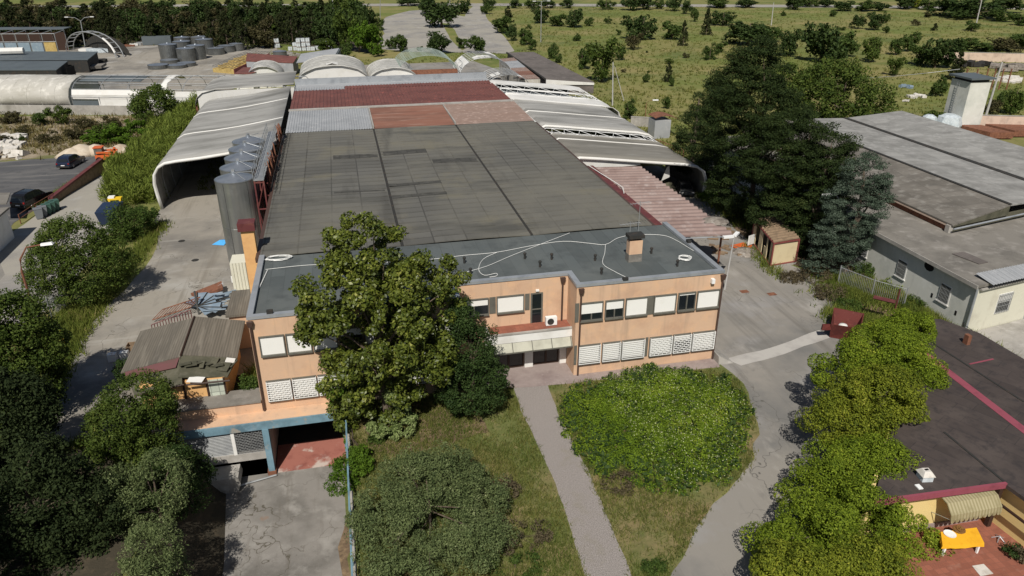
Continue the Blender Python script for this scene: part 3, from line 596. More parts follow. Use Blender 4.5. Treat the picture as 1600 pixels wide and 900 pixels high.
part('ceiling', MB().box(-13.3, -1.8, 44.34, 51, .055, .09), M['dark'], ter)
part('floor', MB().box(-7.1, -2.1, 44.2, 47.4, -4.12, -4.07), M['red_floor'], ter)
part('shaded_rear_floor', MB().box(-7.1, -2.1, 47.42, 51, -4.12, -4.08), M['gutter'], ter)  # dark instead of red: shade beyond the sunlit strip put into the colour
gr = MB(); x0, x1, z0, z1 = -9.35, -7.52, -2.15, -.3
for k in range(15): z = z0+(z1-z0)*k/14; gr.box(x0, x1, 44.3, 44.33, z-.014, z+.014)
for k in range(14):
    for q in range(9):
        x = x0+(q+.5*(k % 2))*(x1-x0)/8
        if x <= x1: gr.box(x-.012, x+.012, 44.302, 44.328, z0+(z1-z0)*k/14, z0+(z1-z0)*(k+1)/14)
part('grille', gr, M['galv'], ter)
part('sill_wall', MB().box(-13, -7.5, 44.25, 44.6, -2.75, -2.17), M['concrete'], ter)
part('roller_door', MB().corr((-13, 44.4, -2.2), (-13, 44.4, -.3), (-9.6, 44.4, -.3), (-9.6, 44.4, -2.2), 16, .03), M['galv'], ter)
part('jamb', MB().box(-9.58, -9.36, 44.25, 44.6, -2.17, -.285), M['white_wall'], ter)
solo('concrete_trough', MB().shell([(-4.1, 0), (-3.4, .5), (-2.9, .55)], [0, 1], .1) if False else MB().ext([(-12.6, -4.1), (-9.4, -4.1), (-9.2, -3.4), (-9.3, -2.9), (-12.6, -2.9)], 42.7, 44.2), M['concrete'], 'grey concrete trough block below the shaded roller door', 'trough')
rw = thing('retaining_wall', 'long grey retaining wall with a blue rail beside the sunken drive', 'wall', (-1.75, 30, 0))
part('wall', MB().box(-1.9, -1.6, 12, 44.1, -4.1, .12), M['concrete'], rw)
rl = MB()
for y in np.arange(24, 44, 2.0): rl.box(-1.82, -1.74, y, y+.08, .12, 1.1)
rl.box(-1.83, -1.73, 24, 44, 1.1, 1.2).box(-1.8, -1.76, 24, 44, .6, .66)
part('rail', rl, M['blue_paint'], rw)
lw = P(375, 745, -4.05)
for i, (a, b, lb) in enumerate((((300, 780), (432, 742), 'long pale pole lying across the sunken drive towards the blue column'), ((310, 792), (333, 820), 'grey pipe lying in shade at the left of the sunken drive'), ((308, 830), (320, 853), 'short grey pipe end lying in deep shade by the pines'))):
    p, q = P(a[0], a[1], dzz(41)+.12), P(b[0], b[1], dzz(41)+.12)
    solo('loose_pole', MB().tube([p, q], .07, 6), M['galv'], lb, 'pole')
# ---------------------------------------------------------------- the long factory hall
hall = thing('factory_hall', 'long factory hall with a flat dark sheeted roof in three strips', 'building', (9, 77, 0))
HX0, HX1, HY1 = -7.35, 25.2, 97.9
part('wall', MB().quad((HX0, YB, 0), (HX0, HY1, 0), (HX0, HY1, 7.4), (HX0, YB, 7.4)).quad((HX1, YB, 0), (HX1, YB, 7.4), (HX1, HY1, 7.4), (HX1, HY1, 0)), M['stained_wall'], hall)
S1, S2 = 3.65, 14.52
for a, b in ((HX0-.15, S1-.12), (S1+.12, S2-.12), (S2+.12, HX1+.15)):
    st = [a+(b-a)*k/8 for k in range(9)]; prof = [(x, 7.5+.1*math.sin(math.pi*k/8)) for k, x in enumerate(st)]
    part('roof_strip', MB().shell(prof, [YB+.02+(HY1-YB)*k/4 for k in range(5)], .1), M['roof_hall'], hall)
lap = MB()
for a, b in ((HX0-.15, S1-.12), (S1+.12, S2-.12), (S2+.12, HX1+.15)):
    for k in range(1, 32):
        y = YB+k*1.3; rgl = random.Random(k)
        if y > HY1-.3: continue
        x = a+.05
        while x < b-.1:
            x2 = min(b-.05, x+2.72); z = 7.5+.1*math.sin(math.pi*((x+x2)/2-a)/(b-a)); t_ = rgl.uniform(.012, .035); j = rgl.uniform(-.04, .04)
            lap.hexa([(x, y+j, z-.02), (x2-.05, y+j, z-.02), (x2-.05, y+j+.16, z-.02), (x, y+j+.16, z-.02)], [(x, y+j, z+t_), (x2-.05, y+j, z+t_), (x2-.05, y+j+.16, z+.004), (x, y+j+.16, z+.004)]); x += 2.72
part('sheet_lap', lap, M['roof_hall'], hall)
part('valley_gutter', MB().box(S1-.13, S1+.13, YB+.03, HY1, 7.3, 7.44), M['gutter'], hall); part('valley_gutter', MB().box(S2-.13, S2+.13, YB+.03, HY1, 7.3, 7.44), M['gutter'], hall)
part('edge_gutter', MB().box(HX1+.15, HX1+.5, YB+.05, HY1, 7.0, 7.38), M['pipe_brown'], hall); part('edge_gutter', MB().box(HX0-.5, HX0-.15, YB+.05, HY1, 7.0, 7.38), M['pipe_brown'], hall)
def arcz(x):
    for a, b in ((HX0-.15, S1-.12), (S1+.12, S2-.12), (S2+.12, HX1+.15)):
        if a <= x <= b: return 7.5+.1*math.sin(math.pi*(x-a)/(b-a))
    return 7.6
for q in (((520, 243), (590, 239), (590, 247), (521, 249)), ((598, 236), (664, 231), (667, 237), (599, 242)), ((675, 249), (744, 246), (748, 254), (677, 255)), ((607, 287), (688, 281), (690, 286), (608, 291)), ((612, 305), (697, 298), (699, 304), (613, 309)), ((522, 300), (601, 297), (602, 300), (522, 302))):
    c = [P(a, b, 7.62) for a, b in q]; x0 = (c[0][0]+c[3][0])/2; x1 = (c[1][0]+c[2][0])/2; y0, y1 = c[3][1], c[0][1]
    xs_ = [x0+(x1-x0)*k/6 for k in range(7)]
    part('roof_patch', MB().shell([(x, arcz(x)+.03) for x in xs_], [y0, y1], .02), M['roof_patch'], hall)
# rear range: three sheet panels, then the red roof and the grey parapet
rear = thing('rear_hall', 'rear hall roofed with grey, rusty orange and dull pink sheets then red metal', 'building', (9, 115, 0))
part('wall', MB().quad((HX0-.1, 98, 0), (HX0-.1, 132, 0), (HX0-.1, 132, 8.0), (HX0-.1, 98, 7.3)).quad((25.3, 98, 0), (25.3, 98, 7.3), (25.3, 132, 7.3), (25.3, 132, 0)).quad((HX0-.1, 133, 0), (25.3, 133, 0), (25.3, 133, 8.2), (HX0-.1, 133, 8.2)), M['blue_metal'], rear)
zs = lambda y: 7.35+.25*(y-98)/13
part('grey_sheet', MB().corr((HX0-.2, 98.3, 7.5), (S1-.1, 98.3, 7.5), (S1-.1, 110.6, 7.75), (HX0-.2, 110.6, 7.75), 34, .06), M['sheet_grey'], rear)
part('rusty_sheet', MB().corr((S1+.1, 98.3, 7.5), (S1+.1, 110.6, 7.75), (S2-.1, 110.6, 7.75), (S2-.1, 98.3, 7.5), 15, .09, trap=False), M['sheet_orange'], rear)
part('pink_sheet', MB().corr((S2+.1, 98.3, 7.5), (S2+.1, 110.6, 7.75), (25.4, 110.6, 7.75), (25.4, 98.3, 7.5), 15, .09, trap=False), M['sheet_pink'], rear)
part('ridge_flashing', MB().box(HX0-.3, 25.5, 110.7, 111.7, 7.72, 7.86).box(S1-.09, S1+.09, 98.3, 110.6, 7.5, 7.86).box(S2-.09, S2+.09, 98.3, 110.6, 7.5, 7.86), M['concrete'], rear)
part('front_gutter', MB().box(HX0-.3, 25.4, 97.92, 98.25, 7.3, 7.48), M['gutter'], rear)
part('red_roof', MB().corr((HX0-.2, 111.75, 7.7), (25.4, 111.75, 7.7), (25.4, 126.6, 7.75), (HX0-.2, 126.6, 7.75), 62, .08).corr((.6, 126.62, 7.76), (25.2, 126.62, 7.76), (25.2, 129, 7.82), (.6, 129, 7.82), 48, .08), M['sheet_red'], rear)
part('grey_roof', MB().corr((HX0-.2, 126.65, 7.7), (.55, 126.65, 7.7), (.55, 129.5, 7.7), (HX0-.2, 129.5, 7.7), 20, .06).box(HX0-.2, 25.2, 129.55, 132.2, 7.6, 7.76), M['sheet_grey'], rear)
part('parapet', MB().box(HX0-.2, 25.4, 132.22, 132.6, 7.2, 8.7), M['coping'], rear)
# stack, annex and panels at the hall corner
stk = thing('brick_stack', 'tall orange square stack with a maroon cap beside the hall corner', 'chimney', (-8.3, 58, 0))
part('shaft', MB().box(-8.78, -7.8, 57.6, 58.4, 0, 9.3), M['orange_plaster'], stk)
part('cap', MB().box(-8.95, -7.65, 57.4, 58.6, 9.3, 9.95), M['maroon'], stk)
anx = thing('annex', 'small orange annex with a flat brown wooden roof by the scrap heap', 'annex', (-9, 56, 0))
part('wall', MB().box(-10.4, -7.5, 55.5, 59.8, 0, 3.0), M['plaster'], anx)
part('roof', MB().box(-10.6, -7.45, 55.3, 60.0, 3.0, 3.2), M['wood_roof'], anx)
solo('sheet_hut', MB().corr((-11.6, 66.8, 0), (-10.2, 66.8, 0), (-10.2, 66.8, 2.9), (-11.6, 66.8, 2.9), 5, .07).box(-11.6, -10.2, 66.85, 69, 0, 2.9), M['cream_wall'], 'narrow cream corrugated hut at the foot of the steel silos', 'hut')
# ---------------------------------------------------------------- silos and gantry
silo = thing('silo', 'stainless steel silo nearest the orange stack, first in its row', 'silo', (0, 0, 0), 'steel silos beside the hall')
bd = local_part('shell', MB().lathe((0, 0, 0), [(1.78, .6), (1.8, .62), (1.8, 9.0), (1.83, 9.02), (1.83, 9.1), (1.78, 9.12)], 36), M['steel'], silo)
local_part('weld_seam', MB().box(-.9, -.86, -1.62, -1.55, .6, 9).box(1.2, 1.24, -1.4, -1.34, .6, 9).lathe((0, 0, 4.4), [(1.8, 0), (1.82, .03), (1.8, .06)], 30), M['steel_dark'], silo)
local_part('cone', MB().lathe((0, 0, 9.1), [(1.78, 0), (.9, .3), (.25, .48), (.22, .66), (.02, .68)], 30), M['steel_top'], silo)
local_part('hatch', MB().box(-.14, .14, -.14, .14, 9.7, 9.95).obox((.9, .1, 9.62), (1.7, .07, .05), .1).tube([(0, 0, 9.8), (1.2, -1.3, 9.2)], .025, 5), M['galv'], silo)
for k in range(4): local_part('leg', MB().tube([(1.4*math.cos(.8+k*1.57), 1.4*math.sin(.8+k*1.57), 0), (1.4*math.cos(.8+k*1.57), 1.4*math.sin(.8+k*1.57), .7)], .12, 6), M['steel_dark'], silo)
nm = ('second', 'third', 'fourth', 'fifth')
for i, y in enumerate((73.4, 77.4, 81.2, 84.9, 88.4)):
    if i == 0: silo.location = (-10.95, y, 0)
    else: dup(silo, (-10.95, y, 0), i*.2, label='stainless steel silo, %s in its row counting back from the orange stack' % nm[i-1])
gan = thing('silo_gantry', 'rusty steel gantry with a grey grated walkway between silos and hall', 'gantry', (-8.6, 82, 0))
part('walkway', MB().box(-9.1, -8.15, 72.6, 93, 8.9, 9.0), M['galv'], gan)
f = MB()
for y in (72.7, 77, 81.5, 86, 92.8):
    for x in (-9.05, -8.2): f.box(x-.07, x+.07, y-.07, y+.07, 0, 8.9)
    for z in (3, 6, 8.7): f.box(-9.05, -8.2, y-.05, y+.05, z-.06, z+.06)
ys = (72.7, 77, 81.5, 86, 92.8)
for i in range(4):
    for z0, z1 in ((6, 8.7), (3, 6)): f.bars([((-9.05, ys[i], z0), (-9.05, ys[i+1], z1)), ((-8.2, ys[i], z1), (-8.2, ys[i+1], z0))], .05)
f.bars([((-9.05, 72.7, 6), (-8.2, 72.7, 8.7)), ((-9.05, 72.7, 6), (-8.6, 72.7, 3.0))], .05)
part('frame', f, M['maroon'], gan)
f = MB()
for x in (-9.12, -8.12):
    for y in np.arange(72.7, 93, 1.5): f.tube([(x, y, 9), (x, y, 10.1)], .03, 4)
    for z in (9.55, 10.1): f.tube([(x, 72.7, z), (x, 93, z)], .03, 4)
part('handrail', f, M['galv'], gan)
f = MB(); rg = random.Random(4)
for k in range(26):
    y = rg.uniform(76, 96); x = rg.uniform(-8.1, -7.75); f.tube([(x, y, rg.uniform(3, 7)), (x, y+rg.uniform(-.4, .4), rg.uniform(7.5, 9.3)), (x-.3, y+rg.uniform(.5, 3), rg.uniform(7.5, 9.3))], rg.uniform(.05, .12), 5)
part('pipework', f, M['rust'], gan)
f = MB()
for y in np.arange(74, 97, 2.2): f.bars([((-7.5, y, 7.4), (-7.0, y, 8.0)), ((-7.5, y, 7.4), (-7.5, y, 8.4))], .025)
f.tube([(-7.0, 72, 8.0), (-7.0, 97, 8.0)], .025, 4).tube([(-7.5, 72, 8.4), (-7.5, 97, 8.4)], .025, 4)
part('roof_rail', f, M['gutter'], gan)
# ---------------------------------------------------------------- left membrane tunnel
lt = thing('membrane_tunnel', 'long weathered white membrane tunnel left of the hall with open curved front', 'tunnel', (-15.5, 113, 0))
prof = [(-8.3, 7.55), (-11.5, 7.0), (-14.4, 6.55), (-17.5, 6.2), (-20.3, 5.98), (-21.6, 5.8), (-22.5, 5.3), (-23.1, 4.4), (-23.3, 3.2), (-23.2, 1.6), (-23.0, 0)][::-1]
part('membrane', MB().shell(prof, [93.8+k*2.45 for k in range(17)], .08, wob=.03, seed=3), M['membrane'], lt, smooth=True)
part('front_hem', MB().shell([(u, z) for u, z in prof], [93.35, 93.78], .28), M['white_sheet'], lt, smooth=True)
for y in (107.5, 121.5): part('joint_band', MB().shell([(u, z+.07) for u, z in prof], [y, y+.38], .05), M['white_sheet'], lt, smooth=True)
f = MB()
for y in np.arange(98, 133, 4.9):
    f.tube([(u+.2*(u < -22), y, z-.25) for u, z in prof], .07, 5)
part('arch_frame', f, M['galv'], lt)
part('rear_gable', MB().quad((-23, 132.8, 0), (-8.4, 132.8, 0), (-8.4, 132.8, 7.4), (-14, 132.8, 6.4), (-22, 132.8, 5.4)), M['felt_grey'], lt)
part('floor_goods', MB().box(-22, -18, 118, 124, .05, 2.2).box(-16, -12, 122, 130, .05, 2.6), M['debris'], lt)
t2 = thing('membrane_bay', 'short pale membrane bay with rounded end behind the long tunnel', 'tunnel', (-16, 142, 0))
p2 = [(-8.0, 7.3), (-14, 7.1), (-21, 6.9), (-23.2, 6.4), (-24.2, 5.6), (-24.6, 4.4)][::-1]
part('membrane', MB().shell(p2, [136+k*2.4 for k in range(7)], .08, wob=.05, seed=5), M['membrane'], t2, smooth=True)
part('front_wall', MB().box(-24, -8, 136.2, 136.4, 3.4, 6.7), M['white_sheet'], t2)
for y in (136.3, 149.8): part('post', MB().box(-24.6, -24.3, y, y+.3, 0, 4.4), M['rust'], t2)
# ---------------------------------------------------------------- right membrane bays and lean-to
RP = [(26.3, 5.2), (26.5, 5.9), (27.3, 6.3), (30, 6.0), (33.5, 5.55), (37.5, 5.05), (41.2, 4.6), (42.9, 4.2), (43.9, 3.5), (44.45, 2.2), (44.2, 0)]
def rb(name, label, y0, y1, m, k=4, wob=.02, dx=0, dz=0):
    o = thing(name, label, 'tunnel', (35, y0, 0))
    pr = [(u+dx*(u-25)/19, z+dz*(z > 1)) for u, z in RP]
    part('membrane', MB().shell(pr, [y0+(y1-y0)*i/k for i in range(k+1)], .08, wob=wob, seed=int(y0)), M[m], o, smooth=True)
    return o, pr
o, pr = rb('membrane_bay', 'nearest brownish membrane bay with a white curved open front over a dark interior', 83.4, 95.4, 'membrane_brown', 6)
part('front_hem', MB().shell(pr, [83.0, 83.38], .28), M['white_sheet'], o, smooth=True)
part('front_panel', MB().quad((26.3, 83.3, 4.6), (35.2, 83.3, 4.75), (35.2, 83.3, 5.3), (27.3, 83.3, 6.3), (26.3, 83.3, 6.2)), M['white_sheet'], o)
part('joint_band', MB().shell([(u, z+.06) for u, z in pr[:-3]], [92.2, 92.6], .05), M['white_sheet'], o, smooth=True)
part('hanging_sheet', MB().quad((38.6, 84.2, 2.2), (39.8, 84.4, 2.6), (39.6, 84.3, 4.1), (39.2, 84.2, 4.0)), M['white_sheet'], o)
o2, pr2 = rb('membrane_bay', 'second grey membrane bay on the right behind the first open truss gap', 99.4, 118.2, 'membrane', 8, dz=.3)
part('joint_band', MB().shell([(u, z+.06) for u, z in pr2[:-3]], [108.6, 109.0], .05), M['white_sheet'], o2, smooth=True)
part('front_hem', MB().shell(pr2[:-2], [99.0, 99.38], .3), M['white_sheet'], o2, smooth=True)
o3, pr3 = rb('membrane_bay', 'clean white slack membrane bay behind the grey one on the right', 118.6, 124.6, 'white_sheet', 6, .1, 1.6, .1)
def truss(o, y0, y1, pr, nm='truss'):
    f = MB(); n = 26
    def at(t, dz=0):
        k = t*(len(pr)-1); i = min(int(k), len(pr)-2); q = k-i
        return pr[i][0]+(pr[i+1][0]-pr[i][0])*q, pr[i][1]+(pr[i+1][1]-pr[i][1])*q+dz
    for y in (y0, y1):
        f.tube([(u, y, z-.06) for u, z in pr], .06, 5); f.tube([(u-.5*(u > 43), y, z-.6) for u, z in pr[:-1]], .05, 5)
    for i in range(n):
        a = at(i/n*.86); b = at((i+1)/n*.86); s = i % 2
        f.bars([((a[0], (y0, y1)[s], a[1]-.06), (b[0], (y1, y0)[s], b[1]-.06)), ((a[0], y0, a[1]-.06*(1-s)-.6*s), (b[0], y0, b[1]-.06*s-.6*(1-s)))], .04)
    part(nm, f, M['white_bar'], o)
truss(o, 95.6, 98.8, pr); truss(o3, 125.0, 129.0, pr3); truss(o3, 129.6, 133.6, pr3, 'rear_truss')
part('gap_shade_sheet', MB().shell([(u-.4*(u > 43), z-1.1) for u, z in pr[2:8]], [95.6, 98.8], .05), M['gutter'], o); part('gap_shade_sheet', MB().shell([(u-.4*(u > 42), z-1.1) for u, z in pr3[2:8]], [125, 133.6], .05), M['dark_blue_shed'], o3)  # dark sheets added below the trusses to stand for the shade inside
part('rear_cover', MB().shell([(u, z+.1) for u, z in pr3[1:9]], [133.8, 135.5, 137.5], .06, wob=.06, seed=4), M['white_sheet'], o3)
for y in (88.6, 91.0): part('torn_hole', MB().box(25.2, 25.24, y, y+1.7, 6.2, 7.0), M['dark'], o)
part('torn_cover', MB().shell([(u, z+.05) for u, z in pr3[2:9]], [129.0, 129.3, 129.6], .05, wob=.1, seed=9), M['white_sheet'], o3)
part('eaves_wall', MB().hexa([(25.6, 99, 5.6), (26.4, 99, 5.6), (26.4, 131, 5.6), (25.6, 131, 5.6)], [(25.6, 99, 7.1), (26.7, 99, 6.5), (26.7, 131, 6.5), (25.6, 131, 7.1)]), M['white_wall'], o2)
part('rear_screen', MB().quad((26, 137.8, 0), (42.5, 137.8, 0), (42.5, 137.8, 4.0), (26, 137.8, 6.2)), M['dark_blue_shed'], o2)
lo = thing('corrugated_lean_to', 'dull pink corrugated lean-to roof along the right side of the hall', 'lean-to', (29.7, 69, 0))
part('roof', MB().corr((25.7, 59.4, 5.0), (25.7, 82.95, 5.0), (34.9, 82.4, 4.75), (34.9, 58.9, 4.75), 23, .17), M['leanto'], lo)
part('edge_flashing', MB().box(27.7, 28.9, 62, 82.9, 5.14, 5.22), M['maroon'], lo)
part('front_gutter', MB().tube([(25.8, 59.2, 4.9), (34.95, 58.75, 4.65)], .05, 6), M['coping'], lo)
for y in (60.5, 67, 74, 80.5): part('post', MB().box(34.5, 34.65, y, y+.15, 0, 4.7), M['rust'], lo)
pz = [(28.2, 82.8, 5.36), (28.6, 79, 5.34), (29.0, 75.5, 5.34), (29.2, 73.5, 5.34), (28.6, 71.5, 5.34)]
solo('hanging_cable', MB().tube(pz, .05, 5), M['rope_white'], 'white cable trailing along the maroon flashing of the pink lean-to', 'cable')
solo('leaf_heap', MB().lathe(P(1118, 345, 4.86), [(1.3, 0), (1.0, .12), (.5, .25), (.05, .3)], 11), M['debris'], 'heap of dry debris lying on the pink lean-to roof edge', 'debris')
# ---------------------------------------------------------------- greenhouses behind the hall
def vault(name, label, cx, w, sp, ap, y0, y1, m='greenhouse', gable=True, base=0.0):
    o = thing(name, label, 'greenhouse', (cx, y0, 0)); n = 12
    pr = [(cx-w/2*math.cos(math.pi*k/n), sp+(ap-sp)*math.sin(math.pi*k/n)) for k in range(n+1)]
    pr = [(cx-w/2, base)]+pr+[(cx+w/2, base)]
    part('cover', MB().shell(pr, [y0+(y1-y0)*k/8 for k in range(9)], .06, wob=.06, seed=int(cx*7+99)), M[m], o, smooth=True)
    if gable: part('gable', MB().quad(*[(u, y0+.4, z-.08) for u, z in pr]), M['white_sheet'], o)
    f = MB()
    for k in range(0, 9): f.tube([(u, y0+(y1-y0)*k/8, z+.04) for u, z in pr], .05, 4)
    part('hoop', f, M['galv'], o)
    return o
v1 = vault('greenhouse_tunnel', 'widest white vaulted greenhouse behind the hall with two dark slots in its gable', -1.4, 14.4, 3.2, 6.2, 163, 180)
part('vent_opening', MB().box(-3.4, -.3, 163.25, 163.35, 2.35, 2.75).box(-6.4, -5.5, 163.25, 163.35, 2.3, 2.55), M['dark'], v1)
part('torn_patch', MB().shell([(-2.6, 6.2), (-1.4, 6.3), (-.2, 6.2)], [164.5, 166, 168], .05, wob=.3, seed=2), M['white_sheet'], v1)
v2 = vault('greenhouse_tunnel', 'narrower white vaulted greenhouse beside the wide one, with a black doorway', 11.2, 10.4, 2.7, 5.3, 163, 177)
part('doorway', MB().box(6.7, 7.7, 163.2, 163.3, 1.4, 3.5), M['dark'], v2)
fr = thing('hooped_greenhouse', 'bare green hooped greenhouse frame with a low glazed front', 'greenhouse frame', (19, 165, 0))
f = MB(); n = 16
for k in range(9):
    y = 165+k*1.6; f.tube([(18.8-6.3*math.cos(math.pi*j/n), y, 4.4+3.0*math.sin(math.pi*j/n)) for j in range(n+1)], .06, 4)
for j in range(0, n+1, 2): q = (18.8-6.3*math.cos(math.pi*j/n), 4.4+3*math.sin(math.pi*j/n)); f.tube([(q[0], 165, q[1]), (q[0], 177.8, q[1])], .045, 4)
for j in range(1, n, 2):
    for k in range(0, 8): a = [18.8-6.3*math.cos(math.pi*(j+d)/n) for d in (0, 1)]; b = [4.4+3*math.sin(math.pi*(j+d)/n) for d in (0, 1)]; f.tube([(a[0], 165+k*1.6, b[0]), (a[1], 166.6+k*1.6, b[1])], .03, 3)
part('hoops', f, M['frame_green'], fr)
part('red_band', MB().box(12.6, 25, 164.6, 164.9, 3.0, 4.5), M['rust'], fr)
part('glazed_front', MB().hexa([(12.6, 159, 1.4), (25, 159, 1.4), (25, 164.5, 3.1), (12.6, 164.5, 3.1)], [(12.6, 159, 1.5), (25, 159, 1.5), (25, 164.5, 3.2), (12.6, 164.5, 3.2)]), M['white_sheet'], fr)
f = MB()
for k in range(10): x = 12.6+k*1.37; f.tube([(x, 159, 1.56), (x, 164.5, 3.26)], .05, 4)
f.tube([(12.6, 162, 2.5), (25, 162, 2.5)], .06, 4)
part('glazing_bar', f, M['galv'], fr)
for x in (12.4, 25.02): part('post', MB().box(x, x+.18, 164.6, 164.9, 0, 4.4), M['rust'], fr)
def torn(name, label, cx, w, sp, ap, y0, y1, pieces):
    o = thing(name, label, 'greenhouse frame', (cx, y0, 0)); n = 14
    pr = [(cx-w/2, 0)]+[(cx-w/2*math.cos(math.pi*k/n), sp+(ap-sp)*math.sin(math.pi*k/n)) for k in range(n+1)]+[(cx+w/2, 0)]
    f = MB()
    for k in range(7): f.tube([(u, y0+(y1-y0)*k/6, z) for u, z in pr], .06, 4)
    for j in range(1, n+2): f.tube([(pr[j][0], y0, pr[j][1]), (pr[j][0], y1, pr[j][1])], .05, 4)
    part('hoops', f, M['galv'], o)
    for i, (a, b, s0, s1) in enumerate(pieces): part('torn_cover', MB().shell(pr[a:b], [y0+(y1-y0)*s/6 for s in np.linspace(s0, s1, 5)], .05, wob=.16, seed=i+3), M['white_sheet'], o)
torn('torn_greenhouse', 'large hooped greenhouse with its white cover hanging in shreds', 31.2, 11.6, 3.0, 6.9, 163, 173, [(0, 6, 0, 6), (6, 10, 0, 2.2), (9, 13, 4.4, 6), (12, 16, 0, 1.5)])
torn('torn_greenhouse', 'smaller torn hooped greenhouse in front of the larger torn one', 33.2, 9.5, 2.4, 5.2, 150, 159, [(0, 5, 0, 4), (5, 8, 1.5, 3), (10, 13, 0, 1.3)])
sh = thing('patchwork_shed', 'narrow shed roofed with a patchwork of grey and rusty sheets', 'shed', (40, 160, 0))
cs = [P(780, 92, 4), P(803, 90, 4), P(844, 123, 4), P(814, 124, 4)]
for k, mk in enumerate(('sheet_pink', 'sheet_grey', 'sheet_grey', 'sheet_pink', 'sheet_orange', 'sheet_pink')):
    a = [cs[0][i]+(cs[3][i]-cs[0][i])*k/6 for i in range(3)]; b = [cs[1][i]+(cs[2][i]-cs[1][i])*k/6 for i in range(3)]
    c = [cs[1][i]+(cs[2][i]-cs[1][i])*(k+.97)/6 for i in range(3)]; d = [cs[0][i]+(cs[3][i]-cs[0][i])*(k+.97)/6 for i in range(3)]
    part('roof_sheet', MB().corr(d, c, b, a, 8, .05), M[mk], sh)
part('wall', MB().prism([(q[0], q[1]) for q in (cs[3], cs[2], cs[1], cs[0])], 0, 3.9), M['stained_wall'], sh)
bs = thing('brown_shed', 'long shed with a plain brown sheeted roof and white front edge', 'shed', (45, 165, 0))
cs = [P(853, 123, 2.9), P(928, 128, 2.5), P(834, 81, 3.2), P(793, 82, 3.4)]
part('roof', MB().slab(cs, .15), M['brown_roof'], bs)
part('wall', MB().hexa([(q[0], q[1], 0) for q in cs], [(q[0], q[1], q[2]-.2) for q in cs]), M['brown_roof'], bs)
part('front_fascia', MB().hexa([(cs[0][0], cs[0][1]-.25, 1.7), (cs[1][0], cs[1][1]-.25, 1.9), (cs[1][0], cs[1][1]-.05, 1.9), (cs[0][0], cs[0][1]-.05, 1.7)], [(cs[0][0], cs[0][1]-.25, 2.75), (cs[1][0], cs[1][1]-.25, 2.35), (cs[1][0], cs[1][1]-.05, 2.35), (cs[0][0], cs[0][1]-.05, 2.75)]), M['white_sheet'], bs)
part('side_gutter', MB().tube([(cs[0][0]-.2, cs[0][1], 2.85), (cs[3][0]-.2, cs[3][1], 3.35)], .22, 6), M['gutter'], bs)
gs = thing('grey_canopy', 'sloping pale grey sheet canopy behind the wide white greenhouse', 'canopy', P(500, 100))
cs = [P(463, 98, 4), P(520, 92, 4), P(530, 75, 4.8), P(470, 84, 4.8)]
part('roof', MB().slab(cs, .12), M['sheet_grey'], gs); part('end_wall', MB().hexa([(cs[1][0], cs[1][1], 0), (cs[1][0]+.3, cs[1][1], 0), (cs[2][0]+.3, cs[2][1], 0), (cs[2][0], cs[2][1], 0)], [(cs[1][0], cs[1][1], 3.8), (cs[1][0]+.3, cs[1][1], 3.8), (cs[2][0]+.3, cs[2][1], 4.6), (cs[2][0], cs[2][1], 4.6)]), M['dark_blue_shed'], gs)
# ---------------------------------------------------------------- sheds and tanks of the rear left yard
def quadshed(name, label, cs, m, wm, th=.15, cat='shed'):
    o = thing(name, label, cat, (cs[0][0], cs[0][1], 0))
    part('roof', MB().slab(cs, th), M[m], o)
    c = [sum(q[i] for q in cs)/4 for i in (0, 1)]
    part('wall', MB().hexa([(c[0]+(q[0]-c[0])*.985, c[1]+(q[1]-c[1])*.985, 0) for q in cs], [(c[0]+(q[0]-c[0])*.985, c[1]+(q[1]-c[1])*.985, q[2]-th-.01) for q in cs]), M[wm], o)
    return o
bx = [P(-60, 94, 3.2), P(137, 93, 3.2), P(153, 80.5, 3.2), P(-60, 80, 3.2)]
quadshed('grey_shed', 'rear dark blue-grey roofed shed at the far left of the tank yard', bx, 'dark_blue_shed', 'gutter')
bx2 = [P(-60, 109.5, 3.0), P(88, 109, 3.0), P(106, 95.2, 3.0), P(-60, 95.5, 3.0)]
s2 = quadshed('grey_shed', 'front dark blue-grey shed just behind the intact white tunnel', bx2, 'dark_blue_shed', 'gutter')
part('door', MB().hexa([(bx2[1][0]+.15, bx2[1][1]+6, 0), (bx2[1][0]+.2, bx2[1][1]+6, 0), (bx2[1][0]+.8, bx2[1][1]+10, 0), (bx2[1][0]+.6, bx2[1][1]+10, 0)], [(bx2[1][0]+.15, bx2[1][1]+6, 2.5), (bx2[1][0]+.2, bx2[1][1]+6, 2.5), (bx2[1][0]+.8, bx2[1][1]+10, 2.5), (bx2[1][0]+.6, bx2[1][1]+10, 2.5)]), M['dark'], s2)
solo('flat_lid', MB().slab([P(132, 105, 1.2), P(158, 103, 1.2), P(166, 98, 1.2), P(140, 101, 1.2)], .6), M['felt_grey'], 'low pale flat-topped block between the grey sheds and the torn tunnel', 'block')
wt = thing('white_tunnel', 'intact off-white tunnel greenhouse along the concrete wall at the far left', 'greenhouse', (-62, 166, 0))
a0, a1 = P(-60, 178), P(112, 179.5); ax = Vector((a1[0]-a0[0], a1[1]-a0[1], 0)).normalized(); ay = Vector((-ax.y, ax.x, 0)); LW = (Vector(a1)-Vector(a0)).length
def along(s, t, z): v = Vector(a0)+ax*s+ay*t; return (v.x, v.y, z)
pw = [(.4, 1.6), (.3, 3.3), (1.0, 4.6), (2.2, 5.5), (4, 6.1), (6, 6.3), (8.5, 6.0), (10.5, 5.0), (11.5, 3.5), (11.8, 0)]
def sweep(o, name, m, s0, s1, k, prof, th=.06, wob=0, smooth=True):
    b = MB().shell(prof, [s0+(s1-s0)*i/k for i in range(k+1)], th, axis='x', wob=wob, seed=int(s0)+2)
    b.v = [along(v[0], v[1], v[2]) for v in b.v]; return part(name, b, M[m], o, smooth=smooth)
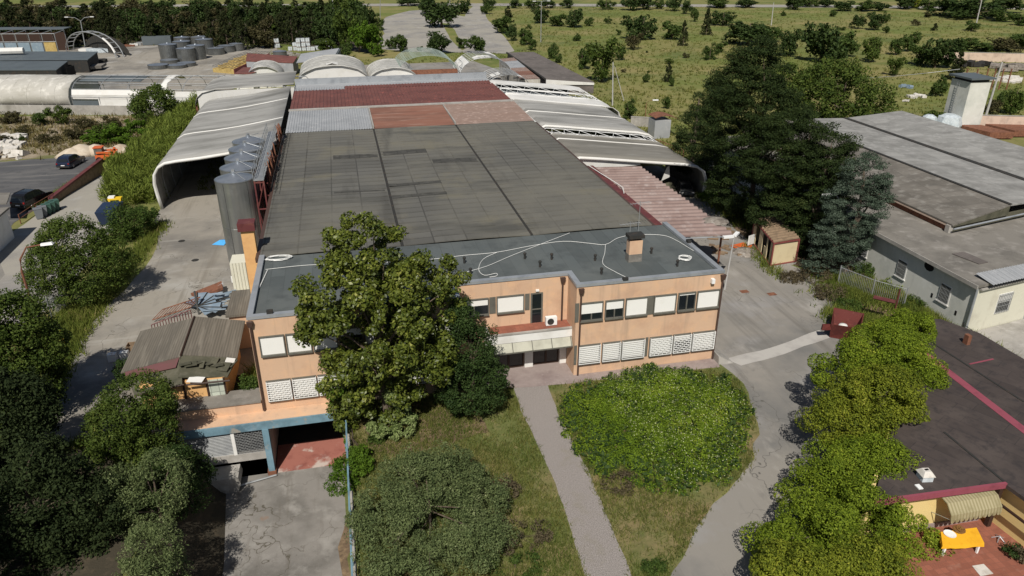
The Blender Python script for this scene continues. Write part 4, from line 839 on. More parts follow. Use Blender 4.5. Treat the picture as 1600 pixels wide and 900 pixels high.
sweep(wt, 'cover', 'greenhouse', 0, LW, 10, pw, wob=.05)
b = MB()
for k in range(9):
    b.tube([along(LW*k/8, q[0], q[1]+.0) for q in pw[:7]], .045, 4)
part('hoop', b, M['greenhouse'], wt)
b = MB().add([along(LW-.1, u, z) for u, z in pw]+[along(LW-.1, 11.8, 0), along(LW-.1, .4, 0)], [tuple(range(12))]); part('end_wall', b, M['white_sheet'], wt)
cw = thing('concrete_wall', 'grey stained concrete wall below the white tunnels at left', 'wall', (-55, 158, 0))
b = MB().box(0, LW+18, 0, .3, 0, 1.75); b.v = [along(*v) for v in b.v]; part('wall', b, M['concrete'], cw)
tt = thing('torn_tunnel', 'skeletal tunnel frame with torn white side sheeting next to the intact white tunnel', 'greenhouse frame', along(LW+15, 5, 0))
L2 = LW+43
b = MB()
for k in range(9):
    s = LW+.6+(L2-LW-.6)*k/8; b.tube([along(s, u, z) for u, z in [(.4, 0)]+pw], .07, 4)
for u, z in pw[1:9]: b.tube([along(LW+.6, u, z), along(L2, u, z)], .06, 4)
part('hoops', b, M['galv'], tt)
sweep(tt, 'side_sheet', 'white_sheet', LW+.8, LW+18.5, 8, [(.35, 2.9), (.25, 3.7), (.6, 4.6)], wob=.05, smooth=False); sweep(tt, 'side_sheet', 'white_sheet', LW+5.6, LW+18.4, 5, [(.35, .3), (.35, 1.6), (.36, 2.89)], wob=.05, smooth=False); sweep(tt, 'side_sheet', 'white_sheet', LW+18.6, L2, 9, [(.3, 0), (.3, 2), (.25, 3.5), (.45, 4.4)], wob=.05, smooth=False)
sweep(tt, 'black_net', 'dark_blue_shed', LW+1, LW+13, 4, [(3, 5.75), (6, 6.15), (8.5, 5.9)]); sweep(tt, 'torn_strip', 'white_sheet', LW+17.2, LW+18.6, 3, pw[:8], wob=.2)
b = MB().box(LW+.6, LW+5.5, .36, .44, .2, 2.6); b.v = [along(*v) for v in b.v]; part('dark_panel', b, M['dark_blue_shed'], tt)
part('corner_post', MB().tube([along(L2, .4, 0), along(L2, .4, 5)], .16, 6), M['rust'], tt)
tank = thing('steel_tank', 'tall steel tank', 'tank', (0, 0, 0), 'steel tanks in the rear yard')
local_part('shell', MB().lathe((0, 0, 0), [(2.4, 0), (2.4, 3.9), (2.46, 3.92), (2.46, 4.05), (2.38, 4.07)], 26), M['steel_dark'], tank)
local_part('lid', MB().lathe((0, 0, 4.05), [(2.38, 0), (.4, .3), (.35, .4), (.02, .42)], 26), M['steel_top'], tank)
ts = [((266, 93), 1, 1, 'tall upright steel tank standing clear at the left front of the tank group'), ((293, 95), .82, 1, 'upright steel tank at the front, right of the clear-standing one'), ((309, 92), .9, 1, 'upright steel tank tucked behind the right shoulder of the front tank'), ((287, 85), .9, 1, 'upright steel tank behind and between the two front tanks'), ((322, 84), 1.0, 1.0, 'bulky steel tank at the back right of the tall group'), ((288, 78), .9, 1, 'rearmost left steel tank against the tree belt'), ((314, 77), .9, 1.05, 'rearmost steel tank crossed by a leaning pale plank'),
      ((265, 98), .2, .95, 'low squat steel vat in front of the clear-standing tank'), ((248, 107), .25, 1.05, 'low open vat nearest the torn tunnel frame'), ((277, 106), .2, 1.0, 'low vat between the torn frame and the front tanks'), ((292, 103), .22, 1.0, 'low tan-lidded vat at the right end of the front vats'), ((338, 85), .45, 1.0, 'half-height steel vat left of the yellow crate pile'), ((355, 81), .45, 1, 'half-height steel vat directly behind the yellow crate pile'), ((371, 79), .5, .9, 'half-height steel vat at the right end of the vat row'), ((438, 88), .35, .8, 'small lone steel vat by the stacked white containers')]
for i, ((px, py), sz, sx, lb) in enumerate(ts):
    if i == 0: tank.location = P(px, py); tank['label'] = lb
    else: dup(tank, P(px, py), i*.7, (sx, sx, sz), lb)
hp = thing('half_arch', 'wide bare arch of a dismantled tunnel at the back of the tank yard', 'arch', P(140, 83))
A, B = Vector(P(104, 80)), Vector(P(182, 91)); f = MB(); nrm = Vector((-(B-A).y, (B-A).x, 0)).normalized()
for off_ in (0, 2.2):
    f.tube([tuple(A.lerp(B, .5-.5*math.cos(math.pi*k/14))+nrm*off_+Vector((0, 0, 6.2*math.sin(math.pi*k/14)))) for k in range(15)], .16, 6)
for k in range(1, 14): q = A.lerp(B, .5-.5*math.cos(math.pi*k/14))+Vector((0, 0, 6.2*math.sin(math.pi*k/14))); f.tube([tuple(q), tuple(q+nrm*2.2)], .1, 4)
part('arch', f, M['galv'], hp)
part('dark_sheet', MB().add([tuple(A.lerp(B, .5-.45*math.cos(math.pi*k/10))+nrm*5+Vector((0, 0, 5*math.sin(math.pi*k/10)))) for k in range(11)], [tuple(range(11))]), M['gutter'], hp)
part('torn_strip', MB().shell([(0, 0), (0, 0.1)], [0, 1], .1) if False else MB().tube([tuple(A.lerp(B, .5-.5*math.cos(math.pi*k/14))+nrm*.1+Vector((0, 0, 6.35*math.sin(math.pi*k/14)))) for k in (10, 11, 12, 13)], .3, 5), M['white_sheet'], hp)
rk = thing('storage_rack', 'long metal storage rack hung with pale blue and yellow panels at the far left', 'rack', P(40, 84))
a, b_ = Vector(P(-30, 84)), Vector(P(92, 83)); d = (b_-a)
f = MB(); g2 = MB(); y_ = MB()
nn = Vector((-d.y, d.x, 0)).normalized()
for k in range(7):
    q = a+d*k/6; f.tube([tuple(q), tuple(q+Vector((0, 0, 5.4)))], .12, 4); f.tube([tuple(q+nn*6), tuple(q+nn*6+Vector((0, 0, 5.8)))], .12, 4); f.tube([tuple(q+Vector((0, 0, 5.4))), tuple(q+nn*6+Vector((0, 0, 5.8)))], .1, 4)
for z in (3.2, 5.4): f.tube([tuple(a+Vector((0, 0, z))), tuple(b_+Vector((0, 0, z)))], .1, 4)
part('frame', f, M['galv'], rk)
for k in range(6):
    q = a+d*(k+.06)/6; r = a+d*(k+.94)/6; (y_ if k in (5,) else g2).hexa([tuple(q), tuple(r), tuple(r-nn*.2), tuple(q-nn*.2)], [tuple(q+Vector((0, 0, 3))), tuple(r+Vector((0, 0, 3))), tuple(r-nn*.2+Vector((0, 0, 3))), tuple(q-nn*.2+Vector((0, 0, 3)))])
part('blue_panel', g2, M['blue_metal'], rk); part('yellow_panel', y_, M['yellow_plastic'], rk)
part('top_cover', MB().hexa([tuple(a+nn*6+Vector((0, 0, 5.9))), tuple(b_+nn*6+Vector((0, 0, 5.9))), tuple(b_+nn*11+Vector((0, 0, 6))), tuple(a+nn*11+Vector((0, 0, 6)))], [tuple(a+nn*6+Vector((0, 0, 6.1))), tuple(b_+nn*6+Vector((0, 0, 6.1))), tuple(b_+nn*11+Vector((0, 0, 6.2))), tuple(a+nn*11+Vector((0, 0, 6.2)))]), M['dark_blue_shed'], rk)
part('back_sheet', MB().hexa([tuple(a+nn*5.9), tuple(b_+nn*5.9), tuple(b_+nn*6), tuple(a+nn*6)], [tuple(a+nn*5.9+Vector((0, 0, 5.2))), tuple(b_+nn*5.9+Vector((0, 0, 5.2))), tuple(b_+nn*6+Vector((0, 0, 5.2))), tuple(a+nn*6+Vector((0, 0, 5.2)))]), M['wood_dark'], rk)
solo('membrane_roll', MB().tube([P(-5, 80, 4.2), P(37, 79, 4.2)], .8, 8), M['white_sheet'], 'fat white roll of sheeting lying on the rear grey shed roof', 'roll')
# yellow crates under netting, red roofs, small vault, container stacks
yc = thing('crate_pile', 'sloping pile of yellow crates under a loose net beside the red roofs', 'crate pile', P(355, 112))
b = MB(); rg = random.Random(3); o0 = Vector(P(333, 113)); e1 = Vector(P(366, 116))-o0; e2 = Vector((-e1.y, e1.x, 0)).normalized()*13
for i in range(7):
    for j in range(7):
        q = o0+e1*(i+.5)/7+e2*(j+.5)/7; hh = 1.1+.32*j+rg.uniform(-.2, .2); b.obox((q.x, q.y, hh/2), (e1.length/7.2, 1.8, hh), math.atan2(e1.y, e1.x))
part('crates', b, M['yellow_plastic'], yc)
b = MB()
for i in range(8):
    b.tube([tuple(o0+e1*i/7+e2*j/7+Vector((0, 0, 1.5+.32*j))) for j in range(8)], .04, 4); b.tube([tuple(o0+e1*j/7+e2*i/7+Vector((0, 0, 1.5+.32*i))) for j in range(8)], .04, 4)
part('net', b, M['steel_dark'], yc)
part('side_board', MB().hexa([tuple(o0+e1), tuple(o0+e1*1.04), tuple(o0+e1*1.04+e2), tuple(o0+e1+e2)], [tuple(o0+e1+Vector((0, 0, 1.2))), tuple(o0+e1*1.04+Vector((0, 0, 1.2))), tuple(o0+e1*1.04+e2+Vector((0, 0, 3.4))), tuple(o0+e1+e2+Vector((0, 0, 3.4)))]), M['maroon'], yc)
quadshed('red_shed', 'dark red metal roofed shed with pale ribs behind the yellow crates', [P(384, 95, 3), P(458, 98, 3), P(465, 88, 3.6), P(386, 83, 3.6)], 'sheet_red', 'sheet_grey')
quadshed('red_shed', 'small wedge of dark red roof beside the little vaulted tunnel', [P(366, 115, 3.6), P(393, 115, 3.6), P(418, 105, 3.4), P(380, 105, 3.4)], 'sheet_red', 'white_wall')
q = P(442, 115); vault('small_vault', 'small translucent vaulted tunnel between the red shed and the white greenhouses', -16.5, 7.6, 2.0, 4.6, 176, 186)
ib = thing('container_cube', 'white caged liquid container in the pile at the edge of the tree belt', 'container', (0, 0, 0), 'white liquid containers piled by the trees')
local_part('bottle', MB().box(-.5, .5, -.5, .5, .16, 1.1), M['tank_white'], ib)
local_part('cage', MB().bars([((x, y, .1), (x, y, 1.15)) for x in (-.54, 0, .54) for y in (-.54, .54)]+[((x, y, .1), (x, y, 1.15)) for x in (-.54, .54) for y in (0,)]+[((-.54, y, z), (.54, y, z)) for y in (-.54, .54) for z in (.4, .8, 1.15)]+[((x, -.54, z), (x, .54, z)) for x in (-.54, .54) for z in (.4, .8, 1.15)], .025), M['galv'], ib)
local_part('pallet', MB().box(-.55, .55, -.55, .55, 0, .13), M['timber'], ib)
c0 = Vector(P(468, 80)); first = True; rg = random.Random(5)
for lv, cells in enumerate((((0, 0), (1, 0), (2, 0), (3, 0), (0, 1), (1, 1), (2, 1), (4, 1), (5, 2), (6, 2), (-1, 1), (-2, 1), (7, 2)), ((0, 0), (1, 0), (2, 1), (0, 1), (1, 1), (-1, 1), (5, 2), (6, 2)), ((0, 1), (1, 1), (0, 0), (2, 1)))):
    for i, j in cells:
        l = (c0.x+i*1.3+rg.uniform(-.1, .1), c0.y+j*1.4, lv*1.18)
        if first: ib.location = l; ib.scale = (1.1, 1.1, 1); first = False
        else: dup(ib, l, rg.uniform(-.1, .1), (1.1, 1.1, 1))
dup(ib, P(433, 75), .3, (1.4, 1.4, 1.2), 'lone white caged container set on another at the clearing edge'); dup(ib, (*P(433, 75)[:2], 1.5), .1, (1.3, 1.3, 1.1), 'upper of two lone white caged containers at the clearing edge')
for i, (px, py, w_, hh, mk, nm_, lb) in enumerate(((247, 70, 9, 2.2, 'dark_blue_shed', 'dark_container', 'dark blue box container at the rear edge of the tank yard'), (198, 72, 8, .7, 'rust', 'rust_pile', 'rusty red scrap heap along the rear edge of the tank yard'), (186, 71, 5, .5, 'timber', 'timber_stack', 'flat timber stack left of the red scrap heap'), (211, 71, 4, .9, 'white_sheet', 'white_drum', 'white wrapped bale right of the red scrap heap'), (222, 70, 4, 1.1, 'galv', 'bale', 'grey bale beside the white wrapped bale'), (231, 70, 4, .9, 'debris', 'scrap_heap', 'brown scrap heap just left of the dark container'), (157, 82, 9, 1.6, 'wrap', 'wrapped_goods', 'blue-white plastic wrapped goods under the bare arch'), (137, 80, 5, 1.2, 'white_sheet', 'white_box', 'white box beneath the left leg of the bare arch'), (160, 97, 4, 1.1, 'gutter', 'scrap_heap', 'dark scrap heap at the right corner of the rear grey shed'))):
    c = P(px, py); rg = random.Random(i); b = MB()
    for k in range(5): b.obox((c[0]+rg.uniform(-.3, .3)*w_*.6, c[1]+rg.uniform(-1, 1), hh*.35+.04), (w_*.45, 2.2, hh*rg.uniform(.5, .75)), rg.uniform(-.3, .3)*(0 if i == 0 else 1))
    if i == 0: b = MB().box(c[0]-4.2, c[0]+4.2, c[1]-1.2, c[1]+1.2, .15, hh+.4).box(c[0]-4, c[0]-3.4, c[1]-1.1, c[1]+1.1, 0, .15).box(c[0]+3.4, c[0]+4, c[1]-1.1, c[1]+1.1, 0, .15)
    solo(nm_, b, M[mk], lb, nm_.replace('_', ' '))
# ---------------------------------------------------------------- right side: cabin, skip, white workshop, tower, brown-roofed house
cb = thing('site_cabin', 'derelict cream site cabin with maroon corner posts and doors hanging open', 'cabin', (42, 61, 0), rz=0)
A_, B_, D_ = Vector((40.4, 60.6, 0)), Vector((43.6, 61.0, 0)), Vector((42.0, 67.3, 0)); e1 = B_-A_; e2 = D_-A_; E_ = A_+e1+e2
def cbp(s, t, z): v = A_+e1*s+e2*t; return (v.x, v.y, z)
def cbox(s0, s1, t0, t1, z0, z1): return [cbp(s0, t0, z0), cbp(s1, t0, z0), cbp(s1, t1, z0), cbp(s0, t1, z0)], [cbp(s0, t0, z1), cbp(s1, t0, z1), cbp(s1, t1, z1), cbp(s0, t1, z1)]
part('base', MB().hexa(*cbox(0, 1, 0, 1, 0, .25)), M['concrete'], cb)
part('wall', MB().hexa(*cbox(.04, .96, 0.02, .03, .3, 2.6)).hexa(*cbox(.95, .97, .03, .97, .3, 2.6)).hexa(*cbox(.04, .96, .97, .98, .3, 2.6)).hexa(*cbox(.02, .05, .04, .12, .3, 2.6)).hexa(*cbox(.02, .05, .26, .3, .3, 2.6)).hexa(*cbox(.02, .05, .3, .4, .3, 1.4)).hexa(*cbox(.02, .05, .5, .66, .3, 2.6)).hexa(*cbox(.02, .05, .84, .97, .3, 2.6)), M['cabin_cream'], cb)
b = MB()
for s in (0, .95):
    for t in (0, .97): b.hexa(*cbox(s, s+.05, t, t+.03, .25, 2.75))
b.hexa(*cbox(.05, .95, 0, .025, .25, .36)).hexa(*cbox(.05, .95, 0, .025, 2.6, 2.75)).hexa(*cbox(0, .04, .03, .97, 2.6, 2.75)).hexa(*cbox(.96, 1, .03, .97, 2.6, 2.75)).hexa(*cbox(0, .04, .03, .97, .25, .34))
part('frame', b, M['cabin_frame'], cb)
part('roof', MB().corr(cbp(.02, .01, 2.78), cbp(.02, .99, 2.78), cbp(.98, .99, 2.84), cbp(.98, .01, 2.84), 11, .1), M['timber'], cb)
part('interior', MB().hexa(*cbox(.3, .32, .04, .96, .3, 2.6)).hexa(*cbox(.05, .95, .03, .97, .26, .3)), M['gutter'], cb)
part('door', MB().hexa([cbp(-.28, .8, .4), cbp(-.24, .8, .4), cbp(.0, .84, .4), cbp(-.04, .84, .4)], [cbp(-.28, .8, 1.5), cbp(-.24, .8, 1.5), cbp(.0, .84, 1.5), cbp(-.04, .84, 1.5)]), M['white_wall'], cb)
sk = thing('rust_skip', 'open rusty red metal skip at the end of the patched strip', 'skip', (38.9, 47, 0))
lo4 = [(37.7, 46.6), (39.0, 45.6), (40.6, 47.3), (39.3, 48.4)]; hi4 = [(37.3, 46.2), (39.2, 45.0), (41.2, 47.3), (39.4, 48.9)]; b = MB()
for i in range(4):
    j = (i+1) % 4; b.hexa([(*lo4[i], .1), (*lo4[j], .1), (*[lo4[j][k]*.95+38.95*.05 if k == 0 else lo4[j][k]*.95+47*.05 for k in (0, 1)], .1), (*[lo4[i][k]*.95+(38.95, 47)[k]*.05 for k in (0, 1)], .1)],
           [(*hi4[i], 1.5), (*hi4[j], 1.5), (*[hi4[j][k]*.95+(38.95, 47)[k]*.05 for k in (0, 1)], 1.5), (*[hi4[i][k]*.95+(38.95, 47)[k]*.05 for k in (0, 1)], 1.5)])
part('body', b.prism(lo4, .05, .12), M['skip_red'], sk)
part('flap', MB().hexa([(36.7, 46.4, .9), (37.5, 46.3, .9), (37.6, 46.5, .9), (36.8, 46.7, .9)], [(36.75, 46.45, 1.35), (37.4, 46.3, 1.35), (37.5, 46.5, 1.35), (36.85, 46.7, 1.35)]), M['skip_red'], sk)
solo('white_sack', MB().lathe((39.3, 47.2, .14), [(.4, 0), (.5, .3), (.3, .6), (.05, .65)], 9), M['white_sheet'], 'white sack lying inside the rusty red skip', 'sack', smooth=True)
solo('red_canopy', MB().hexa([P(1366, 462, 2.2), P(1400, 470, 2.2), P(1398, 475, 2.2), P(1364, 467, 2.2)], [P(1366, 461, 2.5), P(1400, 469, 2.5), P(1398, 474, 2.5), P(1364, 466, 2.5)]).box(46.2, 46.3, 49.5, 49.6, 0, 2.2), M['maroon'], 'small maroon canopy roof behind the nearest clipped tree crown', 'canopy')
wh = thing('workshop', 'pale grey workshop with barred windows, flat felt eaves and large sheeted upper roof', 'building', (56, 55, 0))
wx = 49.12; fn = (56.4, 45.85); fe = (80, 49.9)
part('side_wall', MB().hexa([(wx, 44.65, 0), (wx+.3, 44.7, 0), (wx+.3, 92, 0), (wx, 92, 0)], [(wx, 44.65, 4.4), (wx+.3, 44.7, 4.4), (wx+.3, 92, 4.4), (wx, 92, 4.4)]), M['grey_wall'], wh)
part('front_wall', MB().hexa([(wx+.02, 44.62, 0), (*fe, 0), (fe[0], fe[1]+.3, 0), (wx+.02, 44.92, 0)], [(wx+.02, 44.62, 4.25), (*fe, 4.25), (fe[0], fe[1]+.3, 4.25), (wx+.02, 44.92, 4.25)]), M['cream_wall'], wh)
rfp = [(48.68, 44.3, 4.65), (80, 49.4, 4.65), (80, 95, 4.65), (48.68, 95, 4.65)]
part('roof', MB().slab(rfp, .24), M['felt_grey'], wh)
part('roof_edge', MB().box(48.6, 48.67, 44.2, 95, 4.38, 4.72), M['concrete'], wh)
UR = [(55.4, 54.9), (70, 58.0), (70, 96), (55.4, 96)]
e0, r0, mid = 5.55, 6.4, 63.2
part('upper_wall', MB().box(55.65, 55.9, 55.2, 95, 4.66, 5.5).hexa([(55.7, 55.15, 4.66), (80, 60.2, 4.66), (80, 60.4, 4.66), (55.7, 55.35, 4.66)], [(55.7, 55.15, 5.4), (80, 60.2, 5.4), (80, 60.4, 5.4), (55.7, 55.35, 5.4)]), M['moss_roof'], wh)
def fy(x): return 54.85+(x-55.4)*.212
part('upper_roof', MB().slab([(55.3, fy(55.3), e0), (63.2, fy(63.2), r0), (63.2, 96, r0), (55.3, 96, e0)], .14), M['eternit'], wh)
part('upper_roof', MB().slab([(63.22, fy(63.2), r0), (72.4, fy(72.4), r0-.35), (72.4, 96, r0-.35), (63.22, 96, r0)], .14).slab([(72.42, fy(72.4), r0-.35), (82, fy(82), r0+.3), (82, 96, r0+.3), (72.42, 96, r0-.35)], .14), M['eternit_pale'], wh)
part('valley', MB().slab([(72.1, fy(72.1), r0-.28), (72.8, fy(72.8), r0-.26), (72.8, 96, r0-.26), (72.1, 96, r0-.28)], .06).slab([(63.0, fy(63), r0+.07), (63.4, fy(63.4), r0+.07), (63.4, 96, r0+.07), (63.0, 96, r0+.07)], .06), M['gutter'], wh)
part('front_gutter', MB().tube([(55.3, fy(55.3)-.25, 5.2), (82, fy(82)-.25, 5.25)], .09, 6), M['coping'], wh)
part('gable_band', MB().hexa([(55.4, fy(55.4)+.02, 5.3), (63.2, fy(63.2)+.02, 5.3), (63.2, fy(63.2)+.1, 5.3), (55.4, fy(55.4)+.1, 5.3)], [(55.4, fy(55.4)+.02, 5.42), (63.2, fy(63.2)+.02, 6.26), (63.2, fy(63.2)+.1, 6.26), (55.4, fy(55.4)+.1, 5.42)]), M['moss_roof'], wh)
part('brick_band', MB().box(55.45, 55.64, 55.3, 95, 4.7, 5.2), M['rust'], wh)
part('timber_rail', MB().box(55.3, 55.44, 55.2, 95, 5.2, 5.34), M['pink_wall'], wh)
part('pier', MB().box(55.1, 55.6, 64.2, 64.8, 4.66, 5.7).box(55.15, 55.6, 55.0, 55.5, 4.66, 5.4), M['concrete'], wh)
part('skylight', MB().slab([P(1488, 396, 4.74), P(1530, 412, 4.74), P(1544, 409, 4.74), P(1506, 393, 4.74)], .07), M['brown_roof'], wh)
part('corner_sheet', MB().corr((49.9, 44.0, 4.75), (62, 46.0, 4.75), (62, 47.6, 4.95), (49.9, 45.9, 4.95), 40, .06), M['sheet_grey'], wh)
part('drainpipe', MB().tube([(wx-.12, 44.5, 0), (wx-.12, 44.5, 4.4)], .1, 8), M['coping'], wh)
for y in (53.0, 47.6, 58.4, 63.8):
    wn = part('window', MB().box(wx-.03, wx+.05, y-.62, y+.62, 1.55, 3.2).box(wx-.12, wx-.03, y-.72, y+.72, 1.45, 1.55), M['white_wall'], wh)
    part('pane', MB().box(wx-.045, wx-.031, y-.52, y+.52, 1.62, 3.12), M['glass'], wn)
    b = MB()
    for k in range(8): b.box(wx-.1, wx-.07, y-.52+k*.148-.015, y-.52+k*.148+.015, 1.56, 3.15)
    for z in (1.9, 2.35, 2.8): b.box(wx-.098, wx-.072, y-.6, y+.6, z-.015, z+.015)
    part('bars', b, M['galv'], wn)
fv = Vector((fe[0]-wx, fe[1]-44.62, 0)).normalized(); fnn = Vector((fv.y, -fv.x, 0))
def fw(s, o_, z): v = Vector((wx, 44.62, 0))+fv*s+fnn*o_; return (v.x, v.y, z)
def fbox(s0, s1, o0, o1, z0, z1): return [fw(s0, o0, z0), fw(s1, o0, z0), fw(s1, o1, z0), fw(s0, o1, z0)], [fw(s0, o0, z1), fw(s1, o0, z1), fw(s1, o1, z1), fw(s0, o1, z1)]
wn = part('window', MB().hexa(*fbox(3.0, 4.7, .0, .03, 1.3, 3.15)), M['white_wall'], wh)
part('pane', MB().hexa(*fbox(3.1, 4.6, .03, .045, 1.4, 2.3)), M['glass'], wn)
b = MB()
for k in range(9): b.hexa(*fbox(3.05+k*.2-.015, 3.05+k*.2+.015, .08, .11, 1.3, 3.15))
for z in (1.5, 2.0, 2.5, 3.0): b.hexa(*fbox(3.0, 4.7, .082, .108, z-.015, z+.015))
part('bars', b, M['galv'], wn)
part('door', MB().hexa(*fbox(7.2, 8.4, .0, .04, 0, 2.4)), M['coping'], wh)
part('fascia_shadow_board', MB().hexa(*fbox(.2, 12, .02, .3, 4.1, 4.24)), M['concrete'], wh)
part('painted_dark_blob', MB().add([(wx-.012, 50.0+.6*math.cos(k*.63), 3.9+.42*math.sin(k*.63)) for k in range(10)], [tuple(range(10))]), M['dark'], wh)
rb_ = MB()
for k, (s, z) in enumerate(((46, 1.1), (48.9, 1.4))): rb_.box(wx-.02, wx+.02, s-.1, s+.1, z, z+.4)
part('wall_vent', rb_, M['dark'], wh)
tw = thing('tower', 'square grey rendered tower with a dark flat cap', 'tower', (105, 107.5, 0))
tb = [P(1483, 203), P(1527, 206)]; tv = (Vector(tb[1])-Vector(tb[0])).normalized(); a = Vector((103.1, 106.3, 0)); tn = Vector((0.05, 1, 0)).normalized(); tv = Vector((1, -.05, 0)).normalized()
tp = [a, a+tv*3.9, a+tv*3.9+tn*4.5, a+tn*4.5]
part('shaft', MB().hexa([tuple(q) for q in tp], [(q.x, q.y, 8.3) for q in tp]), M['grey_wall'], tw)
c = sum(tp, Vector())/4; cp4 = [c+(q-c)*1.2 for q in tp]
part('cap', MB().hexa([(q.x, q.y, 8.75) for q in cp4], [(q.x, q.y, 9.05) for q in cp4]), M['dark_blue_shed'], tw)
part('recess', MB().hexa([(q.x, q.y, 8.3) for q in [c+(q-c)*.86 for q in tp]], [(q.x, q.y, 8.75) for q in [c+(q-c)*.86 for q in tp]]), M['gutter'], tw)
part('ladder', MB().bars([((103.0, 108.5, 0), (103.0, 108.5, 8)), ((103.0, 109, 0), (103.0, 109, 8))]+[((103.0, 108.5, z*.4), (103.0, 109, z*.4)) for z in range(1, 20)], .03), M['galv'], tw)
def pxwall(name, label, a, b, h, m, th=.3):
    a, b = Vector(P(*a)), Vector(P(*b)); d = (b-a).normalized(); n = Vector((-d.y, d.x, 0))*th
    t = thing(name, label, 'wall', tuple(a)); q = [a, b, b+n, a+n]
    part('wall', MB().hexa([tuple(v) for v in q], [(v.x, v.y, h) for v in q]), M[m], t)
    q = [a-n*.15, b-n*.15, b+n*1.15, a+n*1.15]; part('coping', MB().hexa([(v.x, v.y, h) for v in q], [(v.x, v.y, h+.1) for v in q]), M['concrete'], t); return t
pxwall('boundary_wall', 'pale pinkish streaked boundary wall at the far right above the scrap yard', (1473, 95), (1700, 100), 2.3, 'pink_wall')
pxwall('boundary_wall', 'streaked cream boundary wall behind the tower foot at right', (1527, 204), (1720, 209), 2.6, 'pink_wall')
pxwall('boundary_wall', 'low concrete wall beyond the right membrane bays near the lone street lamp', (985, 197), (1042, 200), 1.6, 'concrete')
hut = thing('water_tank_hut', 'small upright hut with a curved rusty red roof beside the cedar', 'hut', P(1032, 214))
c = P(1032, 214)
part('wall', MB().box(c[0]-1.6, c[0]+1.2, c[1]-1, c[1]+1.8, 0, 3.0), M['sheet_grey'], hut)
part('roof', MB().shell([(c[0]-1.7+k*.85, 3.1+.75*math.sin(math.pi*(k+1)/6)) for k in range(6)], [c[1]-1.2, c[1]+2], .07), M['rust'], hut)
for i, (x0, x1, y0_, lb) in enumerate(((1548, 1585, 207, 'flat rusty brown steel deck below the cream boundary wall'), (1586, 1650, 204, 'second rusty brown deck at the right edge beside the first'))):
    a, b_ = P(x0, y0_, 1.2), P(x1, y0_, 1.2); solo('steel_deck', MB().slab([a, b_, (b_[0]-1, b_[1]+6, 1.2), (a[0]-1, a[1]+6, 1.2)], 1.0), M['rust'], lb, 'deck')
for i, (px, py, w_, lb) in enumerate(((1447, 206, 2.2, 'smaller shrink-wrapped pale blue bale on the far edge of the workshop roof'), (1478, 205, 3.6, 'longer shrink-wrapped pale blue bale leaning by the tower foot'))):
    c = P(px, py); rg = random.Random(i); b = MB().lathe((c[0], c[1], 0), [(w_*.55, 0), (w_*.6, 1.2), (w_*.5, 2.6), (w_*.25, 2.95)], 9)
    solo('wrapped_bale', b, M['wrap'], lb, 'bale')
for i, (px, py, w_, hh, mk, nm_, lb) in enumerate(((1407, 205, 3, 1.4, 'timber', 'firewood_heap', 'brown firewood heap left of the shrink-wrapped bales'), (1428, 207, 2, .8, 'stone_white', 'stone_slab', 'pale slab pile between the firewood and the bales'), (1416, 137, 2.6, 1, 'blue_metal', 'scrap_heap', 'blue-grey scrap lying on the rough grass behind the tower'), (1432, 152, 3, .8, 'stone_white', 'rubble_heap', 'white rubble heap on the grass left of the tower'), (1417, 159, 1.2, .6, 'stone_white', 'rubble_heap', 'small white rubble lump nearest the tall grass left of the tower'), (1512, 105, 4, 2.0, 'gutter', 'scrap_heap', 'black drums and scrap just below the pink wall'), (1528, 103, 4, 2.0, 'gutter', 'scrap_heap', 'second dark scrap heap below the pink wall beside the leaning pole'), (1580, 108, 9, 1.6, 'debris', 'timber_heap', 'grey heap of broken boards at the far right below the pink wall'), (1575, 126, 7, 1.2, 'stone_white', 'scrap_heap', 'pale jumble of scrap at the right behind the leaning pole'), (1520, 122, 4, 1.6, 'debris', 'rack_goods', 'brown stacked goods between rusty posts behind the tower'))):
    c = P(px, py); rg = random.Random(i+40); b = MB()
    for k in range(9): b.obox((c[0]+rg.uniform(-.5, .5)*w_, c[1]+rg.uniform(-.5, .5)*w_*.8, hh*rg.uniform(.15, .5)), (w_*rg.uniform(.2, .5), w_*rg.uniform(.15, .4), hh*rg.uniform(.3, .8)), rg.uniform(0, 3), rg.uniform(-.3, .3))
    solo(nm_, b, M[mk], lb, nm_.replace('_', ' '))
b = MB()
for px in (1504, 1520, 1536, 1548, 1560, 1572): c = P(px, 140); b = MB().tube([c, (c[0], c[1], 4.5)], .14, 5); solo('rusty_post', b, M['rust'], 'thin rusty post in the scrap yard behind the tower', 'post', 'rusty posts behind the tower')
# brown-roofed house with yellow walls and patio
hs = thing('patio_house', 'low house with dark brown felt roof, pink roof strip and yellow patio wall', 'house', (38, 32, 0))
RFP = [(25.5, 25.55, 3.05), (33.4, 25.2, 3.05), (34.4, 15, 3.05), (46, 15, 3.05), (45.4, 40, 3.05), (44.2, 42.6, 3.05), (42.6, 42.9, 3.05)]
part('roof', MB().slab(RFP, .22), M['dark_roof'], hs)
part('roof_edge', MB().hexa([(25.5, 25.4, 2.8), (33.45, 25.05, 2.8), (33.45, 25.2, 2.8), (25.5, 25.55, 2.8)], [(25.5, 25.4, 3.15), (33.45, 25.05, 3.15), (33.45, 25.2, 3.15), (25.5, 25.55, 3.15)]), M['pink_strip'], hs)
s0, s1 = P(1470, 572, 3.06), P(1600, 672, 3.06); ext = [s1[i]+(s1[i]-s0[i])*.8 for i in (0, 1)]
dv = Vector((s1[0]-s0[0], s1[1]-s0[1], 0)).normalized(); nv = Vector((-dv.y, dv.x, 0))*.3; s0v = Vector(s0)-dv*2; ev = Vector((*ext, 3.06))
